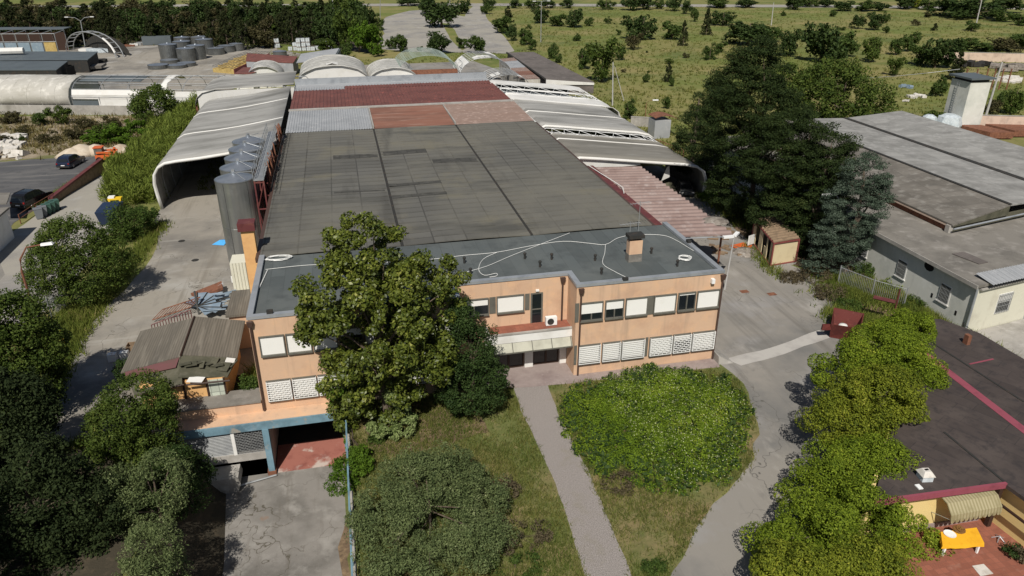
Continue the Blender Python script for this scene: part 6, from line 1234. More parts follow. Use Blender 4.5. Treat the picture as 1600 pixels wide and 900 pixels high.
def barfence(name, label, pts, h=1.9, sp=.16, m='galv', r=.02):
    o = thing(name, label, 'fence', (*pts[0], 0)); b = MB(); pl_ = []
    for i in range(len(pts)-1):
        a, c = Vector((*pts[i], 0)), Vector((*pts[i+1], 0)); n_ = int((c-a).length/sp)
        for k in range(n_+1): q = a.lerp(c, k/max(1, n_)); b.tube([(q.x, q.y, .1), (q.x, q.y, h)], r, 3)
        for z in (.15, h-.1): b.tube([(a.x, a.y, z), (c.x, c.y, z)], r*1.3, 4)
    part('bars', b, M[m], o)
    for q in pts: part('post', MB().tube([(*q, 0), (*q, h+.1)], .06, 5), M[m], o)
barfence('bar_fence', 'grey vertical bar fence below the street lamp at left', [(-29, 58), (-26.5, 64.5), (-26.0, 67.5)], 2.0)
barfence('bar_fence', 'grey vertical bar fence in the weeds by the workshop side', [(44.6, 55.5), (45.8, 52.2), (47.4, 49.9)], 2.0)
barfence('wire_fence', 'dark fence along the ditch beside the brown roofed house', [(48.4, 44.3), (47.6, 38), (47.5, 28)], 1.3, .5, 'gutter')
barfence('rear_fence', 'brown rail fence behind the grey membrane bay at right', [(45, 118), (47.5, 108), (49.5, 101)], 1.5, .6, 'rust', .04)
c = P(104, 540); yp = thing('yellow_post', 'leaning yellow gas marker post at the yard entrance', 'post', c); part('post', MB().tube([c, (c[0]-.35, c[1]+.2, 1.5)], .11, 7), M['yellow_post'], yp)
# ---------------------------------------------------------------- vegetation near the house
def lobes_for(base, items):     # photo-measured lobes: (px, py, depth offset, half width px, half height px, depth radius)
    out = []
    for px, py, dep, hw, hh, rd in items:
        yy = base[1]+dep; c = YP(px, py, yy); k = (c[0]*FWD[0]+yy*FWD[1]+(c[2]-CAMH)*FWD[2])/FPX
        out.append((c[0]-base[0], dep, c[2]-base[2], hw*k, rd, hh*k*1.05))
    return out
def lobes_at(base, items):      # lobes given by photo spot and height of their centre: (px, py, z, half width px, half height m, depth m)
    out = []
    for px, py, z, hw, hh, rd in items:
        c = P(px, py, z); out.append((c[0]-base[0], c[1]-base[1], z, hw*mpp(c), rd, hh))
    return out
bs_ = (.9, 42.2, 0)
tree('magnolia_tree', 'tall glossy magnolia tree towering in front of the orange facade', 'tree', bs_, lobes_for(bs_, [(575, 395, .6, 66, 58, 1.8), (540, 470, .3, 75, 70, 2.2), (640, 470, .4, 80, 75, 2.3), (585, 520, -.8, 95, 75, 2.4), (560, 590, -.4, 66, 50, 2.0), (600, 560, -1.2, 60, 60, 1.6), (560, 640, .4, 40, 30, 1.2), (650, 560, -.2, 66, 60, 2.0), (680, 430, .5, 45, 40, 1.5), (510, 520, 0, 46, 50, 1.5), (600, 620, 0, 60, 35, 1.8)]), 350, .6, 185, .24, M['l_magnolia'], 11, inner=.5, trunk_r=.28, h=14, limbs=24, asp=1.7, start=.18, cut=-.9, up=.6)
bs_ = (6.9, 42.6, 0)
tree('evergreen_shrub', 'dense dark green rounded evergreen beside the magnolia by the entrance', 'shrub', bs_, lobes_for(bs_, [(735, 545, 0, 44, 45, 1.8), (745, 600, -.3, 50, 45, 2.0), (720, 610, 0, 45, 38, 1.9), (700, 565, .2, 36, 45, 1.5), (720, 500, 0, 24, 30, 1.0)]), 330, .45, 130, .13, M['l_dark'], 12, trunk_r=.15, limbs=6)
bs_ = (1.2, 41.2, 0)
tree('variegated_ivy', 'pale variegated ivy cascading at the foot of the magnolia', 'climber', bs_, lobes_for(bs_, [(630, 655, 0, 18, 32, .8), (600, 668, -.3, 22, 18, .8), (617, 620, 0, 15, 22, .6), (625, 675, -.5, 18, 12, .6)]), 80, .26, 90, .13, M['l_ivy'], 13, trunk_r=.06, limbs=5, asp=1.3)
bs_ = (-1.5, 43.9, 0)
tree('wall_ivy', 'bright green ivy hanging over the right end of the blue beam', 'climber', bs_, lobes_for(bs_, [(540, 620, 0, 24, 34, .6), (545, 655, -.3, 18, 26, .5), (552, 690, -.3, 13, 28, .5)]), 70, .3, 90, .15, M['l_bright'], 14, trunk_r=.05, limbs=5, asp=1.3)
bs_ = (-1.5, 40.9, 0)
tree('bright_shrub', 'bright yellow-green shrub spilling over the retaining wall top', 'shrub', bs_, lobes_at(bs_, [(550, 730, .6, 30, .7, .9), (535, 755, .3, 22, .6, .7), (560, 715, .7, 20, .6, .7)]), 70, .34, 110, .13, M['l_bright'], 15, trunk_r=.05, limbs=4)
bs_ = (2.6, 32.0, 0)
tree('olive_shrub', 'very large grey-green olive bush filling the lawn by the sunken drive', 'shrub', bs_, lobes_at(bs_, [(648, 752, 1.9, 62, 1.3, 1.9), (698, 740, 1.9, 58, 1.2, 1.8), (748, 785, 1.6, 46, 1.3, 1.8), (606, 805, 1.8, 56, 1.5, 1.8), (680, 815, 2.0, 78, 1.6, 2.0), (748, 840, 1.7, 48, 1.4, 1.7), (612, 868, 1.5, 52, 1.3, 1.6), (700, 880, 1.5, 70, 1.3, 1.5), (650, 900, 1.4, 60, 1.2, 1.4)]), 330, .55, 270, .12, M['l_olive'], 16, inner=.65, trunk_r=.14, limbs=10, asp=2.4, up=.6)
for k, (px, py, w_, h_, mk, lb) in enumerate(((788, 775, .9, .9, 'l_dry', 'small brownish twiggy shrub right of the olive bush'), (815, 845, 1.6, .8, 'l_dry', 'spreading dry brown weeds between the olive bush and the path'), (970, 760, 1.1, .5, 'l_dry', 'dark dry tuft at the lower left edge of the creeper mound'), (1022, 893, .5, .4, 'l_bush', 'small green tuft at the lawn tip near the road'), (806, 890, 1.5, .5, 'l_bush', 'low green weeds by the path at the bottom edge'), (590, 690, .5, .6, 'l_bush', 'small green sapling by the ivy foot'))):
    tree('low_shrub', lb, 'shrub', P(px, py), [(0, 0, h_*.5, w_, w_*.8, h_*.55)], 26, .3, 70, .12, M[mk], 20+k, trunk_r=.03, limbs=3)
# creeper mound over the lawn by the road
rg = np.random.default_rng(31); tc = []; fc = []
poly = pxs((868, 640), (895, 607), (960, 590), (1010, 575), (1050, 572), (1100, 590), (1150, 590), (1172, 650), (1160, 700), (1150, 745), (1085, 778), (1010, 765), (940, 745), (890, 700))
def inside(x, y, pl):
    r = False
    for i in range(len(pl)):
        a, b = pl[i], pl[i-1]
        if (a[1] > y) != (b[1] > y) and x < (b[0]-a[0])*(y-a[1])/(b[1]-a[1])+a[0]: r = not r
    return r
def edged(x, y, pl): return min(math.hypot(x-(a[0]+(b[0]-a[0])*t), y-(a[1]+(b[1]-a[1])*t)) for a, b in zip(pl, pl[1:]+pl[:1]) for t in (0, .25, .5, .75))
bx0, bx1 = min(p[0] for p in poly), max(p[0] for p in poly); by0, by1 = min(p[1] for p in poly), max(p[1] for p in poly)
while len(tc) < 950:
    x, y = rg.uniform(bx0, bx1), rg.uniform(by0, by1)
    if not inside(x, y, poly): continue
    e = edged(x, y, poly)
    if e < .9 and rg.random() < .55: continue
    h_ = min(.8, .06+.27*e)*(.72+.3*math.sin(x*1.3+1)*math.cos(y*1.1)+.25*rg.random())
    tc.append((x, y, max(.15, h_-.15))); 
crm = thing('creeper_mound', 'sprawling bright green creeper mound with tiny pale flowers on the lawn', 'creeper', (19.5, 39, 0), kind='stuff')
tca = np.array(tc)-np.array([19.5, 39, 0])
foliage('foliage', leafmesh('foliage', tca, .42*(.6+.8*rg.random(len(tca))), 150, .105, 32, asp=1.9, flat=.75, up=.8, inner=.5), M['l_creeper'], crm)
near = tca[(tca[:, 0]+19.5 > 16.5)]
foliage('flowers', leafmesh('flowers', near+np.array([0, 0, .14]), .4, 7, .06, 33, asp=1.2, flat=.6, up=1.2, inner=.9), M['flower'], crm)
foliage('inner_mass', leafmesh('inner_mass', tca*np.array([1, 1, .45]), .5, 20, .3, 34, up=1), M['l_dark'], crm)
# clipped row of trees between the road and the brown roofed house
row = [((37.5, 39.3, 0), [(1425, 512, 0, 32, 24, 1.6), (1395, 520, 0, 26, 18, 1.2)], 'l_row', 'small rounded bright tree at the far end of the row, by the maroon canopy'),
       ((34.0, 35.8, 0), [(1390, 548, 0, 78, 42, 2.4), (1350, 575, -.3, 72, 50, 2.4), (1425, 590, .2, 50, 55, 2.0), (1310, 580, 0, 42, 32, 1.7)], 'l_row', 'second broad bright green tree in the row, beside the rust skip'),
       ((30.4, 32.2, 0), [(1370, 620, 0, 76, 50, 2.2), (1320, 655, 0, 60, 42, 2.0), (1405, 670, .3, 54, 58, 1.9)], 'l_row2', 'yellowish middle tree in the clipped roadside row'),
       ((26.8, 28.8, 0), [(1365, 730, 0, 66, 50, 2.0), (1310, 740, 0, 62, 45, 2.0), (1400, 770, .3, 52, 62, 1.8), (1260, 765, 0, 36, 34, 1.4)], 'l_row', 'fourth dense bright tree in the row, beside the roof extractor box'),
       ((23.2, 25.4, 0), [(1340, 820, 0, 86, 60, 2.0), (1265, 830, -.2, 62, 56, 1.9), (1410, 850, .2, 62, 55, 1.8), (1215, 850, 0, 34, 40, 1.2)], 'l_row', 'nearest tree of the roadside row, left of the yellow table'),
       ((20.2, 22.4, 0), [(1330, 905, 0, 110, 55, 2.0), (1230, 900, 0, 60, 46, 1.7)], 'l_row2', 'cropped tree at the bottom edge, first of the roadside row')]
for k, (b_, it, mk, lb) in enumerate(row):
    it = [(a, b2, c_, d_*.86, e_*.86, f_*.86) for a, b2, c_, d_, e_, f_ in it]
    tree('row_tree', lb, 'tree', b_, lobes_for(b_, it), (40, 112, 104, 116, 130, 104)[k], .72, 640, .125, M[mk], 40+k, trunk_r=.16, limbs=8, group='row of bright trees beside the road', flat=.85, up=.85, cut=-.9, inner=.78)
# big conifers at the right yard
def conifer(name, label, base, h, rad, m, seed, N=230, n=90, size=.24, group=None, tr=.6, flat=.42, top=.1, droop=.12, lean=(0, 0), bare=.06):
    o = thing(name, label, 'tree', base, group); rg = np.random.default_rng(seed); tc = []; rr = []
    for k in range(N):
        t = rg.random()**1.15*(1-bare)+bare; R_ = rad*((1-t)**.75*.92+top)*(.85+.3*math.sin(t*23+seed)); a = rg.uniform(0, 6.283); q = rg.uniform(.45, 1.0)**.6
        tc.append((R_*q*math.cos(a)+lean[0]*t, R_*q*math.sin(a)+lean[1]*t, h*t-droop*R_*q)); rr.append(tr*(.55+.7*(1-t))*rg.uniform(.7, 1.3))
    foliage('crown', leafmesh('crown', tc, np.array(rr), n, size, seed, asp=2.2, flat=flat, up=.5), m, o)
    mb = MB().tube([(0, 0, -.2), (lean[0]*.5, lean[1]*.5, h*.5), (lean[0], lean[1], h*.97)], h*.022, 8, .05)
    for q in tc[::9]: mb.tube([(lean[0]*q[2]/h, lean[1]*q[2]/h, min(h*.93, q[2]+.3)), q], .07, 4, .02)
    local_part('trunk', mb, M['bark'], o); return o
CD = dict(trunk_r=.35, limbs=10, asp=2.6, flat=.42, up=.7, start=.1, cut=-.95, inner=.35)
cb_ = P(1170, 345); tree('cedar_tree', 'tallest dark cedar right of the membrane bays', 'tree', cb_, lobes_for(cb_, [(1192, 72, 0, 18, 16, 1.4), (1160, 88, 0, 14, 14, 1.2), (1185, 105, 0, 42, 34, 2.6), (1165, 140, 0, 62, 40, 3.6), (1195, 175, 0, 70, 45, 4), (1140, 190, 0, 66, 44, 3.6), (1180, 235, 0, 80, 48, 4.2), (1175, 290, 0, 70, 45, 3.8)]), 720, .95, 190, .22, M['l_cedar'], 51, **CD)
cb_ = P(1100, 305); tree('cedar_tree', 'dark cedar overhanging the end of the right membrane bays', 'tree', (cb_[0]+.8, cb_[1]+6, 0), lobes_for((cb_[0]+.8, cb_[1]+6, 0), [(1120, 158, 0, 34, 36, 3), (1092, 205, 0, 36, 28, 3), (1095, 240, 0, 55, 30, 3.4), (1130, 270, 0, 45, 40, 3)]), 330, .95, 190, .22, M['l_cedar'], 52, **CD)
cb_ = P(1235, 380); tree('cedar_tree', 'middle dark cedar behind the derelict cabin', 'tree', cb_, lobes_for(cb_, [(1238, 205, 0, 46, 34, 2.6), (1225, 255, 0, 62, 42, 3.2), (1250, 300, 0, 60, 42, 3.2), (1215, 325, 0, 46, 34, 2.6)]), 400, .85, 190, .2, M['l_cedar'], 53, **CD)
cb_ = P(1290, 420); cb_ = (cb_[0]+.8, cb_[1]+4, 0); tree('cedar_tree', 'broad dark cedar right of the derelict cabin', 'tree', cb_, lobes_for(cb_, [(1300, 225, 0, 34, 28, 2), (1290, 265, 0, 50, 40, 2.6), (1280, 320, 0, 52, 44, 2.8), (1270, 365, 0, 42, 36, 2.4)]), 380, .8, 190, .2, M['l_cedar'], 54, **CD)
cb_ = P(1325, 432); cb_ = (cb_[0], cb_[1]+.5, 0); tree('blue_cedar', 'silvery blue-green cedar against the grey workshop roof', 'tree', cb_, lobes_for(cb_, [(1352, 275, 0, 38, 32, 1.8), (1335, 320, 0, 52, 40, 2.1), (1365, 315, 0, 28, 36, 1.4), (1318, 365, 0, 50, 36, 2.0)]), 300, .62, 170, .16, M['l_blue'], 55, **CD)
cb_ = P(1300, 428); tree('blue_cedar', 'low drooping blue-grey cedar right beside the derelict cabin', 'tree', cb_, lobes_for(cb_, [(1300, 390, 0, 36, 26, 1.6), (1285, 412, 0, 34, 22, 1.5), (1318, 415, 0, 30, 24, 1.4)]), 120, .5, 90, .17, M['l_blue'], 56, **CD)
cb_ = P(1305, 215); tree('broad_tree', 'wide mid-green broadleaf tree behind the dark cedars', 'tree', cb_, lobes_for(cb_, [(1305, 150, 0, 62, 48, 6), (1260, 160, 0, 44, 40, 5), (1350, 165, 0, 42, 38, 5), (1300, 120, 1, 44, 24, 4), (1335, 190, 0, 50, 24, 5), (1225, 130, 2, 30, 30, 4)]), 330, 1.15, 75, .42, M['l_broad'], 57, trunk_r=.35, limbs=9)
# brush along the right yard edge
for k, (px, py, w_, h_, mk, lb) in enumerate(((1270, 437, 1.6, .9, 'l_dry', 'brown brush heap in front of the blue cedar'), (1235, 437, 1.2, .5, 'l_dry', 'low brown brush beside the cabin corner'), (1300, 462, 1.8, .8, 'l_dry', 'dry weed bank left of the grey bar fence'), (1325, 482, 1.2, .7, 'l_bush', 'green weed bank behind the rust skip'), (1395, 455, 1.4, .8, 'l_reed', 'tall green weeds against the workshop wall'), (1430, 478, 1.3, .7, 'l_bush', 'dark green weeds midway along the workshop wall'), (1106, 312, 1.0, 1.0, 'l_bright', 'green bush at the foot of the white bay arch'), (1350, 430, 1.0, 1.2, 'l_bush', 'green bush between blue cedar and workshop'), (1178, 370, .8, .4, 'l_dry', 'dry heap left of the cabin'))):
    tree('weed_shrub', lb, 'shrub', P(px, py), [(0, 0, h_*.45, w_, w_*.9, h_*.6)], 34, .35, 70, .14, M[mk], 80+k, trunk_r=.03, limbs=3)
solo('rubble_heap', MB().lathe(P(1165, 395), [(1.5, 0), (1, .3), (.3, .45), (.05, .5)], 9), M['debris'], 'low rubble heap between the lean-to and the cabin', 'rubble')
b = MB(); rg_ = random.Random(5)
for k in range(26): c = P(rg_.uniform(1112, 1175), rg_.uniform(352, 400)); b.obox((c[0], c[1], .12), (rg_.uniform(.3, 1.2), rg_.uniform(.15, .5), .18), rg_.uniform(0, 3), rg_.uniform(-.3, .3))
solo('timber_scraps', b, M['timber'], 'scattered broken timber by the lean-to corner', 'timber scraps', kind='stuff')
b = MB(); c = P(1143, 365); b.obox((c[0]-1, c[1]-4, .15), (1.8, 1.2, .12), .3).obox((c[0]-.3, c[1]-4.5, .25), (1.2, .4, .1), .9); solo('orange_boards', b, M['loader_orange'], 'faded orange boards on the ground under the lean-to end', 'boards')
# left side trees
cb_ = (-25.6, 67.2, 0); tree('roadside_tree', 'bushy green tree on the strip left of the concrete yard', 'tree', cb_, lobes_for(cb_, [(110, 375, .5, 45, 34, 2.2), (90, 420, -.3, 48, 40, 2.4), (140, 420, 0, 52, 42, 2.5), (175, 410, .4, 34, 36, 2), (120, 450, -.6, 52, 24, 2)]), 380, .58, 100, .18, M['l_broad'], 60, trunk_r=.22, limbs=10)
cb_ = P(195, 372); tree('roadside_bush', 'dark bush between the blue skip and the tunnel mouth', 'bush', cb_, lobes_for(cb_, [(195, 345, 0, 26, 25, 2), (215, 350, 1, 24, 22, 2), (185, 365, -1, 22, 16, 1.6), (228, 335, 3, 16, 14, 1.5)]), 130, .6, 80, .2, M['l_bush'], 61, trunk_r=.1)
cb_ = (-25.4, 48.6, 0); tree('roadside_tree', 'large bright-topped tree at the left edge above the dark yard corner', 'tree', cb_, lobes_for(cb_, [(15, 500, 0, 48, 36, 2.2), (40, 540, 0, 55, 48, 2.4), (0, 570, 0, 55, 60, 2.6), (50, 590, 0, 44, 44, 2.2), (20, 630, -.5, 50, 40, 2.2)]), 460, .55, 110, .18, M['l_broad'], 62, trunk_r=.25, limbs=10)
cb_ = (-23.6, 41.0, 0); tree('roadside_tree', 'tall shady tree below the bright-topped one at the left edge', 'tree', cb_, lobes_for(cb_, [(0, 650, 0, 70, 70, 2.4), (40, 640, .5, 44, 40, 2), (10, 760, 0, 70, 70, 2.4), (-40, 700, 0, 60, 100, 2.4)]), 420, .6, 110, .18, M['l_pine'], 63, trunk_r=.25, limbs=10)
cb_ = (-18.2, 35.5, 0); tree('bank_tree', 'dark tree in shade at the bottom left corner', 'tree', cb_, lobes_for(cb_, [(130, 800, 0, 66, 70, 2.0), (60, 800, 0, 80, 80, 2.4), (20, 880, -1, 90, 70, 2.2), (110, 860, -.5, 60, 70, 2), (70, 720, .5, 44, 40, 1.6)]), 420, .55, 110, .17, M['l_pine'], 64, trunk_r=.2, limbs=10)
cb_ = (-15.1, 42.6, 0); tree('bank_tree', 'green tree in front of the broken shed and basement wall', 'tree', cb_, lobes_for(cb_, [(215, 625, 0, 54, 34, 1.8), (190, 665, -.3, 54, 44, 2), (235, 670, 0, 44, 42, 1.8), (200, 720, -.6, 62, 50, 2), (250, 730, -.3, 44, 50, 1.7)]), 400, .48, 120, .14, M['l_broad'], 65, trunk_r=.2, limbs=10)
cb_ = (-12.0, 40.2, -3); tree('bank_tree', 'dark leafy bank tree hanging over the shaded left edge of the sunken drive', 'tree', cb_, [(-.6, 0, 3.2, 1.6, 1.7, 1.5), (.2, -1.4, 2.6, 1.4, 1.5, 1.3), (-1.2, -2.2, 3.4, 1.6, 1.5, 1.5), (.5, .8, 2.2, 1.1, 1.1, 1.0)], 190, .5, 120, .14, M['l_dark'], 95, trunk_r=.14, limbs=8)
for k, (b_, h_, r_) in enumerate((((-21.5, 28.0, 0), 13, 3.6), ((-16.5, 23.5, 0), 8.5, 2.6))):  # pines added to throw shade over the bottom left corner
    conifer('shade_pine', ('tall black-green pine added off the bottom left corner to shade it', 'shorter dark pine added beyond the bottom edge at left for shade')[k], b_, h_, r_, M['l_pine'], 90+k, 300, 100, .17, tr=.6)
cb_ = (-12.4, 36.4, -2); tree('bank_tree', 'grey-green willowy tree on the bank beside the sunken drive', 'tree', cb_, lobes_for(cb_, [(225, 790, 0, 56, 52, 1.7), (250, 750, .4, 44, 44, 1.5), (190, 780, 0, 40, 52, 1.5)]), 210, .45, 100, .15, M['l_olive'], 66, trunk_r=.16, limbs=10, asp=2.8)
cb_ = (-10.9, 32.2, -2.6); tree('bank_tree', 'silvery olive sapling at the bottom edge beside the drive', 'tree', cb_, lobes_for(cb_, [(240, 860, 0, 44, 44, 1.4), (225, 905, -.4, 48, 36, 1.4), (260, 895, 0, 34, 34, 1.1)]), 170, .38, 100, .13, M['l_olive'], 67, trunk_r=.12, limbs=8, asp=2.8)
cb_ = P(187, 600); tree('low_shrub', 'small dark shrub at the corner of the broken shed', 'shrub', cb_, lobes_for(cb_, [(193, 582, 0, 15, 22, .7), (215, 572, .3, 14, 10, .5)]), 40, .3, 80, .13, M['l_dark'], 68, trunk_r=.05)
cb_ = P(388, 610, 0); tree('low_shrub', 'green creeper growing in the gap between shed and office', 'climber', (-8.5, 48, 0), [(0, 0, .9, .6, .9, .9)], 40, .3, 80, .14, M['l_bush'], 69, trunk_r=.04)
# reeds along the drive
rd = thing('reed_clump', 'tall reed clump in the dense band beside the white tunnel', 'reeds', (0, 0, 0), 'reeds beside the white tunnel')
rgn = np.random.default_rng(5); tcs = [(rgn.uniform(-1.3, 1.3), rgn.uniform(-1.3, 1.3), z) for z in np.linspace(.4, 3.1, 34)]
foliage('blades', leafmesh('blades', tcs, .85, 75, .75, 7, asp=10, blade=.35), M['l_reed'], rd)
local_part('canes', MB().bars([((rgn.uniform(-.9, .9), rgn.uniform(-.9, .9), 0), (rgn.uniform(-1.2, 1.2), rgn.uniform(-1.2, 1.2), 3.4)) for k in range(30)], .02, 3), M['l_reed'], rd)
i = 0
for (a, b_, n_) in (((205, 325), (300, 190), 13), ((180, 318), (268, 205), 11), ((232, 315), (320, 178), 10), ((192, 300), (225, 250), 4)):
    for k in range(n_):
        t = (k+.5)/n_; px = a[0]+(b_[0]-a[0])*t; py = a[1]+(b_[1]-a[1])*t; c = P(px+random.uniform(-6, 6), py+random.uniform(-5, 5)); s = random.uniform(.8, 1.25)
        if i == 0: rd.location = c; rd.scale = (s, s, s*1.1)
        else: dup(rd, c, random.uniform(0, 6), (s, s, s*random.uniform(.75, 1.1)))
        i += 1
cb_ = P(240, 192); tree('fig_bush', 'large rounded green fig bush in front of the torn white tunnel', 'bush', cb_, lobes_for(cb_, [(242, 163, 0, 32, 26, 3), (225, 172, -1, 18, 18, 2), (265, 175, 0, 20, 18, 2)]), 130, .9, 70, .36, M['l_broad'], 71, trunk_r=.15)
# prototypes for bushes and trees farther away (unit size: radius .5, height 1)
def proto(kind, seed, m, n=1, leafs=30, N=85, size=.075, trunk_h=0):
    rg = np.random.default_rng(seed); lob = [(rg.uniform(-.1, .1), rg.uniform(-.1, .1), .42, .26, .26, .34)]
    for k in range(9): a = rg.uniform(0, 6.28); q = rg.uniform(.12, .42); lob.append((q*math.cos(a), q*math.sin(a), rg.uniform(.2, .85), rg.uniform(.09, .22), rg.uniform(.09, .22), rg.uniform(.1, .24)))
    tcs = tufts(lob, N, seed, cut=-.9); tcs[:, 2] = np.maximum(tcs[:, 2], .06)
    return leafmesh(kind, tcs, .1*(.7+.6*rg.random(N)), leafs, size, seed, asp=1.6), m, tcs
def proto_con(seed, m):
    rg = np.random.default_rng(seed); tc = []; rr = []
    for k in range(90):
        t = rg.random(); R_ = .5*((1-t)**.7*.9+.08)*rg.uniform(.7, 1.15); a = rg.uniform(0, 6.28); q = rg.uniform(.4, 1)
        tc.append((R_*q*math.cos(a), R_*q*math.sin(a), t*.97+.02)); rr.append(.1*(1.1-t*.6))
    return leafmesh('crown', tc, np.array(rr), 30, .075, seed, asp=2.2, flat=.6), m, tc
PR = {'bush': [proto('crown', s, M['l_far']) for s in (101, 102, 103)], 'dark': [proto('crown', s, M['l_fard']) for s in (104, 105, 106)], 'broad': [proto('crown', s, M['l_broad']) for s in (107, 108, 109)],
      'bright': [proto('crown', s, M['l_bright']) for s in (110, 111)], 'dry': [proto('crown', s, M['l_beltd'], leafs=22) for s in (112, 113, 114)], 'con': [proto_con(s, M['l_belt']) for s in (115, 116, 117, 118)], 'yel': [proto('crown', 119, M['l_row2'])]}
TR = {}
cnt = [0]
def far(kind, name, label, cat, px, py, pt, w_, group=None, fat=1.0):
    base = P(px, py); h_ = max(.6, topz(base, px, pt)); mm = mpp(base)*w_
    me, m, tcs = PR[kind][cnt[0] % len(PR[kind])]; cnt[0] += 1
    o = thing(name, label, cat, base, group, rz=random.uniform(0, 6.28)); o.scale = (mm*1.08, mm*1.08*fat, h_)
    foliage('crown', me, m, o)
    key = me.name
    if key not in TR:
        mb = MB().tube([(0, 0, -.03), (.01, .0, .3), (0, .01, .8)], .035, 5, .01)
        for q in list(tcs)[:5]: mb.tube([(0, 0, .25), tuple(q)], .012, 3, .004)
        t_ = local_part('trunk', mb, M['bark'], o); TR[key] = t_.data
    else:
        t_ = bpy.data.objects.new('trunk', TR[key]); C.objects.link(t_); t_.parent = o
    return o
field = [(1004, 62, 19, 55, 'dark', 'largest dark round tree clump standing alone in the upper meadow'), (1050, 62, 33, 36, 'bush', 'shrub joined to the right of the large dark meadow clump'), (940, 128, 62, 46, 'broad', 'tall olive-green tree beside the end of the brown shed'), (909, 108, 70, 26, 'bush', 'narrower tree just left of the tall olive-green one'), (968, 94, 72, 20, 'bush', 'small shrub at the right shoulder of the tall olive-green tree'), (844, 36, 12, 30, 'dark', 'dark shrub just right of the tall meadow lamp post top'), (896, 43, 10, 32, 'dark', 'dark round shrub, rightmost of three along the upper meadow'), (870, 41, 20, 30, 'bush', 'lighter shrub between the two dark ones in the upper meadow'),
 (919, 41, 26, 14, 'bush', 'small shrub right of the three upper meadow shrubs'), (950, 37, 26, 12, 'bush', 'tiny shrub left of the largest dark meadow clump'), (990, 77, 50, 26, 'dry', 'brownish shrub below the largest dark meadow clump'), (1067, 72, 32, 17, 'con', 'slim upright evergreen right of the big meadow clump'), (900, 64, 52, 14, 'bush', 'low shrub above the tall olive-green tree'), (1043, 128, 97, 18, 'con', 'upright twin evergreen alone in the lower meadow'), (1008, 129, 114, 12, 'bush', 'small dark sapling left of the lone evergreen'), (1050, 135, 118, 9, 'bush', 'small sapling at the right foot of the lone evergreen'), (974, 113, 107, 9, 'dry', 'tiny brown tuft behind the slanting pole stay'), (1042, 170, 148, 14, 'bush', 'low sapling above the lamp near the concrete wall'), (980, 185, 155, 26, 'bush', 'bush at the foot of the pale meadow pole'),
 (1168, 70, 28, 68, 'dark', 'wide dark thicket above the tallest cedar'), (1198, 66, 35, 52, 'bush', 'green thicket right of the wide dark one'), (1129, 40, 15, 38, 'dark', 'dark bush left of the wide thicket'), (1103, 55, 12, 19, 'con', 'slender tree between the two upper meadow bushes'), (1086, 34, 10, 13, 'bush', 'small shrub at the far road left of the slender tree'), (1109, 93, 68, 22, 'bush', 'left of two small bushes left of the cedar top'), (1124, 82, 64, 18, 'bush', 'right of two small bushes left of the cedar top'), (1232, 88, 45, 38, 'dark', 'dark bush above the right shoulder of the tallest cedar'),
 (1281, 97, 25, 62, 'dark', 'big round dark tree behind the short pale pole'), (1306, 92, 48, 46, 'bush', 'lower bush right of the big round tree'), (1322, 88, 55, 36, 'bush', 'shrub second right of the big round tree'), (1361, 97, 50, 30, 'broad', 'upright bush alone right of the round tree group'), (1340, 45, 20, 22, 'dark', 'left of two dark shrubs in the upper right meadow'), (1365, 47, 19, 28, 'dark', 'right of two dark shrubs in the upper right meadow'), (1383, 36, 18, 13, 'bush', 'small shrub right of the two dark upper ones'), (1398, 86, 55, 26, 'bush', 'left of a close pair of pale green bushes'), (1417, 80, 46, 28, 'bush', 'right of a close pair of pale green bushes'), (1460, 106, 50, 54, 'dark', 'large dark bush left of the pink boundary wall'), (1438, 102, 66, 36, 'bush', 'bush at the left foot of the large dark bush'), (1397, 118, 90, 24, 'broad', 'small round tree alone on the grass below the pair'), (1462, 150, 116, 26, 'bush', 'sapling on the rough grass left of the tower'), (1492, 125, 80, 30, 'con', 'dark evergreen in front of the pink wall end'), (1500, 78, 56, 40, 'bush', 'bush above the left end of the pink wall'), (1560, 79, 55, 54, 'dry', 'olive bush above the middle of the pink wall'), (1592, 76, 48, 46, 'bush', 'bush above the pink wall at the right edge'), (1535, 80, 64, 40, 'bush', 'low bush behind the middle of the pink wall'),
 (1525, 29, -10, 92, 'dark', 'huge dark tree mass at the top right'), (1490, 24, 0, 60, 'dark', 'dark tree left of the huge mass at the top right'), (1567, 34, 14, 34, 'bush', 'shrub just below the huge dark mass'), (1592, 40, 18, 28, 'bush', 'shrub at the right edge below the dark mass'), (1518, 49, 32, 24, 'bush', 'low shrub at the tilted pole foot'), (1448, 27, 18, 16, 'dry', 'low brown tuft in the upper right meadow'), (1225, 25, 17, 11, 'bush', 'tiny shrub at the thin meadow pole'), (1301, 26, 15, 14, 'bush', 'tiny shrub on the grass above the big round tree'), (1385, 52, 39, 12, 'bush', 'tiny shrub below the right dark upper shrub'), (1460, 48, 36, 12, 'con', 'thin sapling in the upper right meadow'), (1430, 40, 30, 14, 'dry', 'small dry tuft in the upper right meadow'), (1497, 205, 188, 24, 'bush', 'bush hugging the left foot of the tower'), (1452, 200, 165, 34, 'broad', 'bright green bush behind the shrink-wrapped bales'), (1580, 178, 128, 34, 'broad', 'green tree at the right behind the leaning pole'), (1562, 165, 140, 20, 'bush', 'slim green bush between leaning pole and right edge tree'), (1548, 178, 150, 26, 'dry', 'dry bush at the leaning pole foot'), (1405, 100, 88, 12, 'bush', 'small bush left above the lone round tree')]
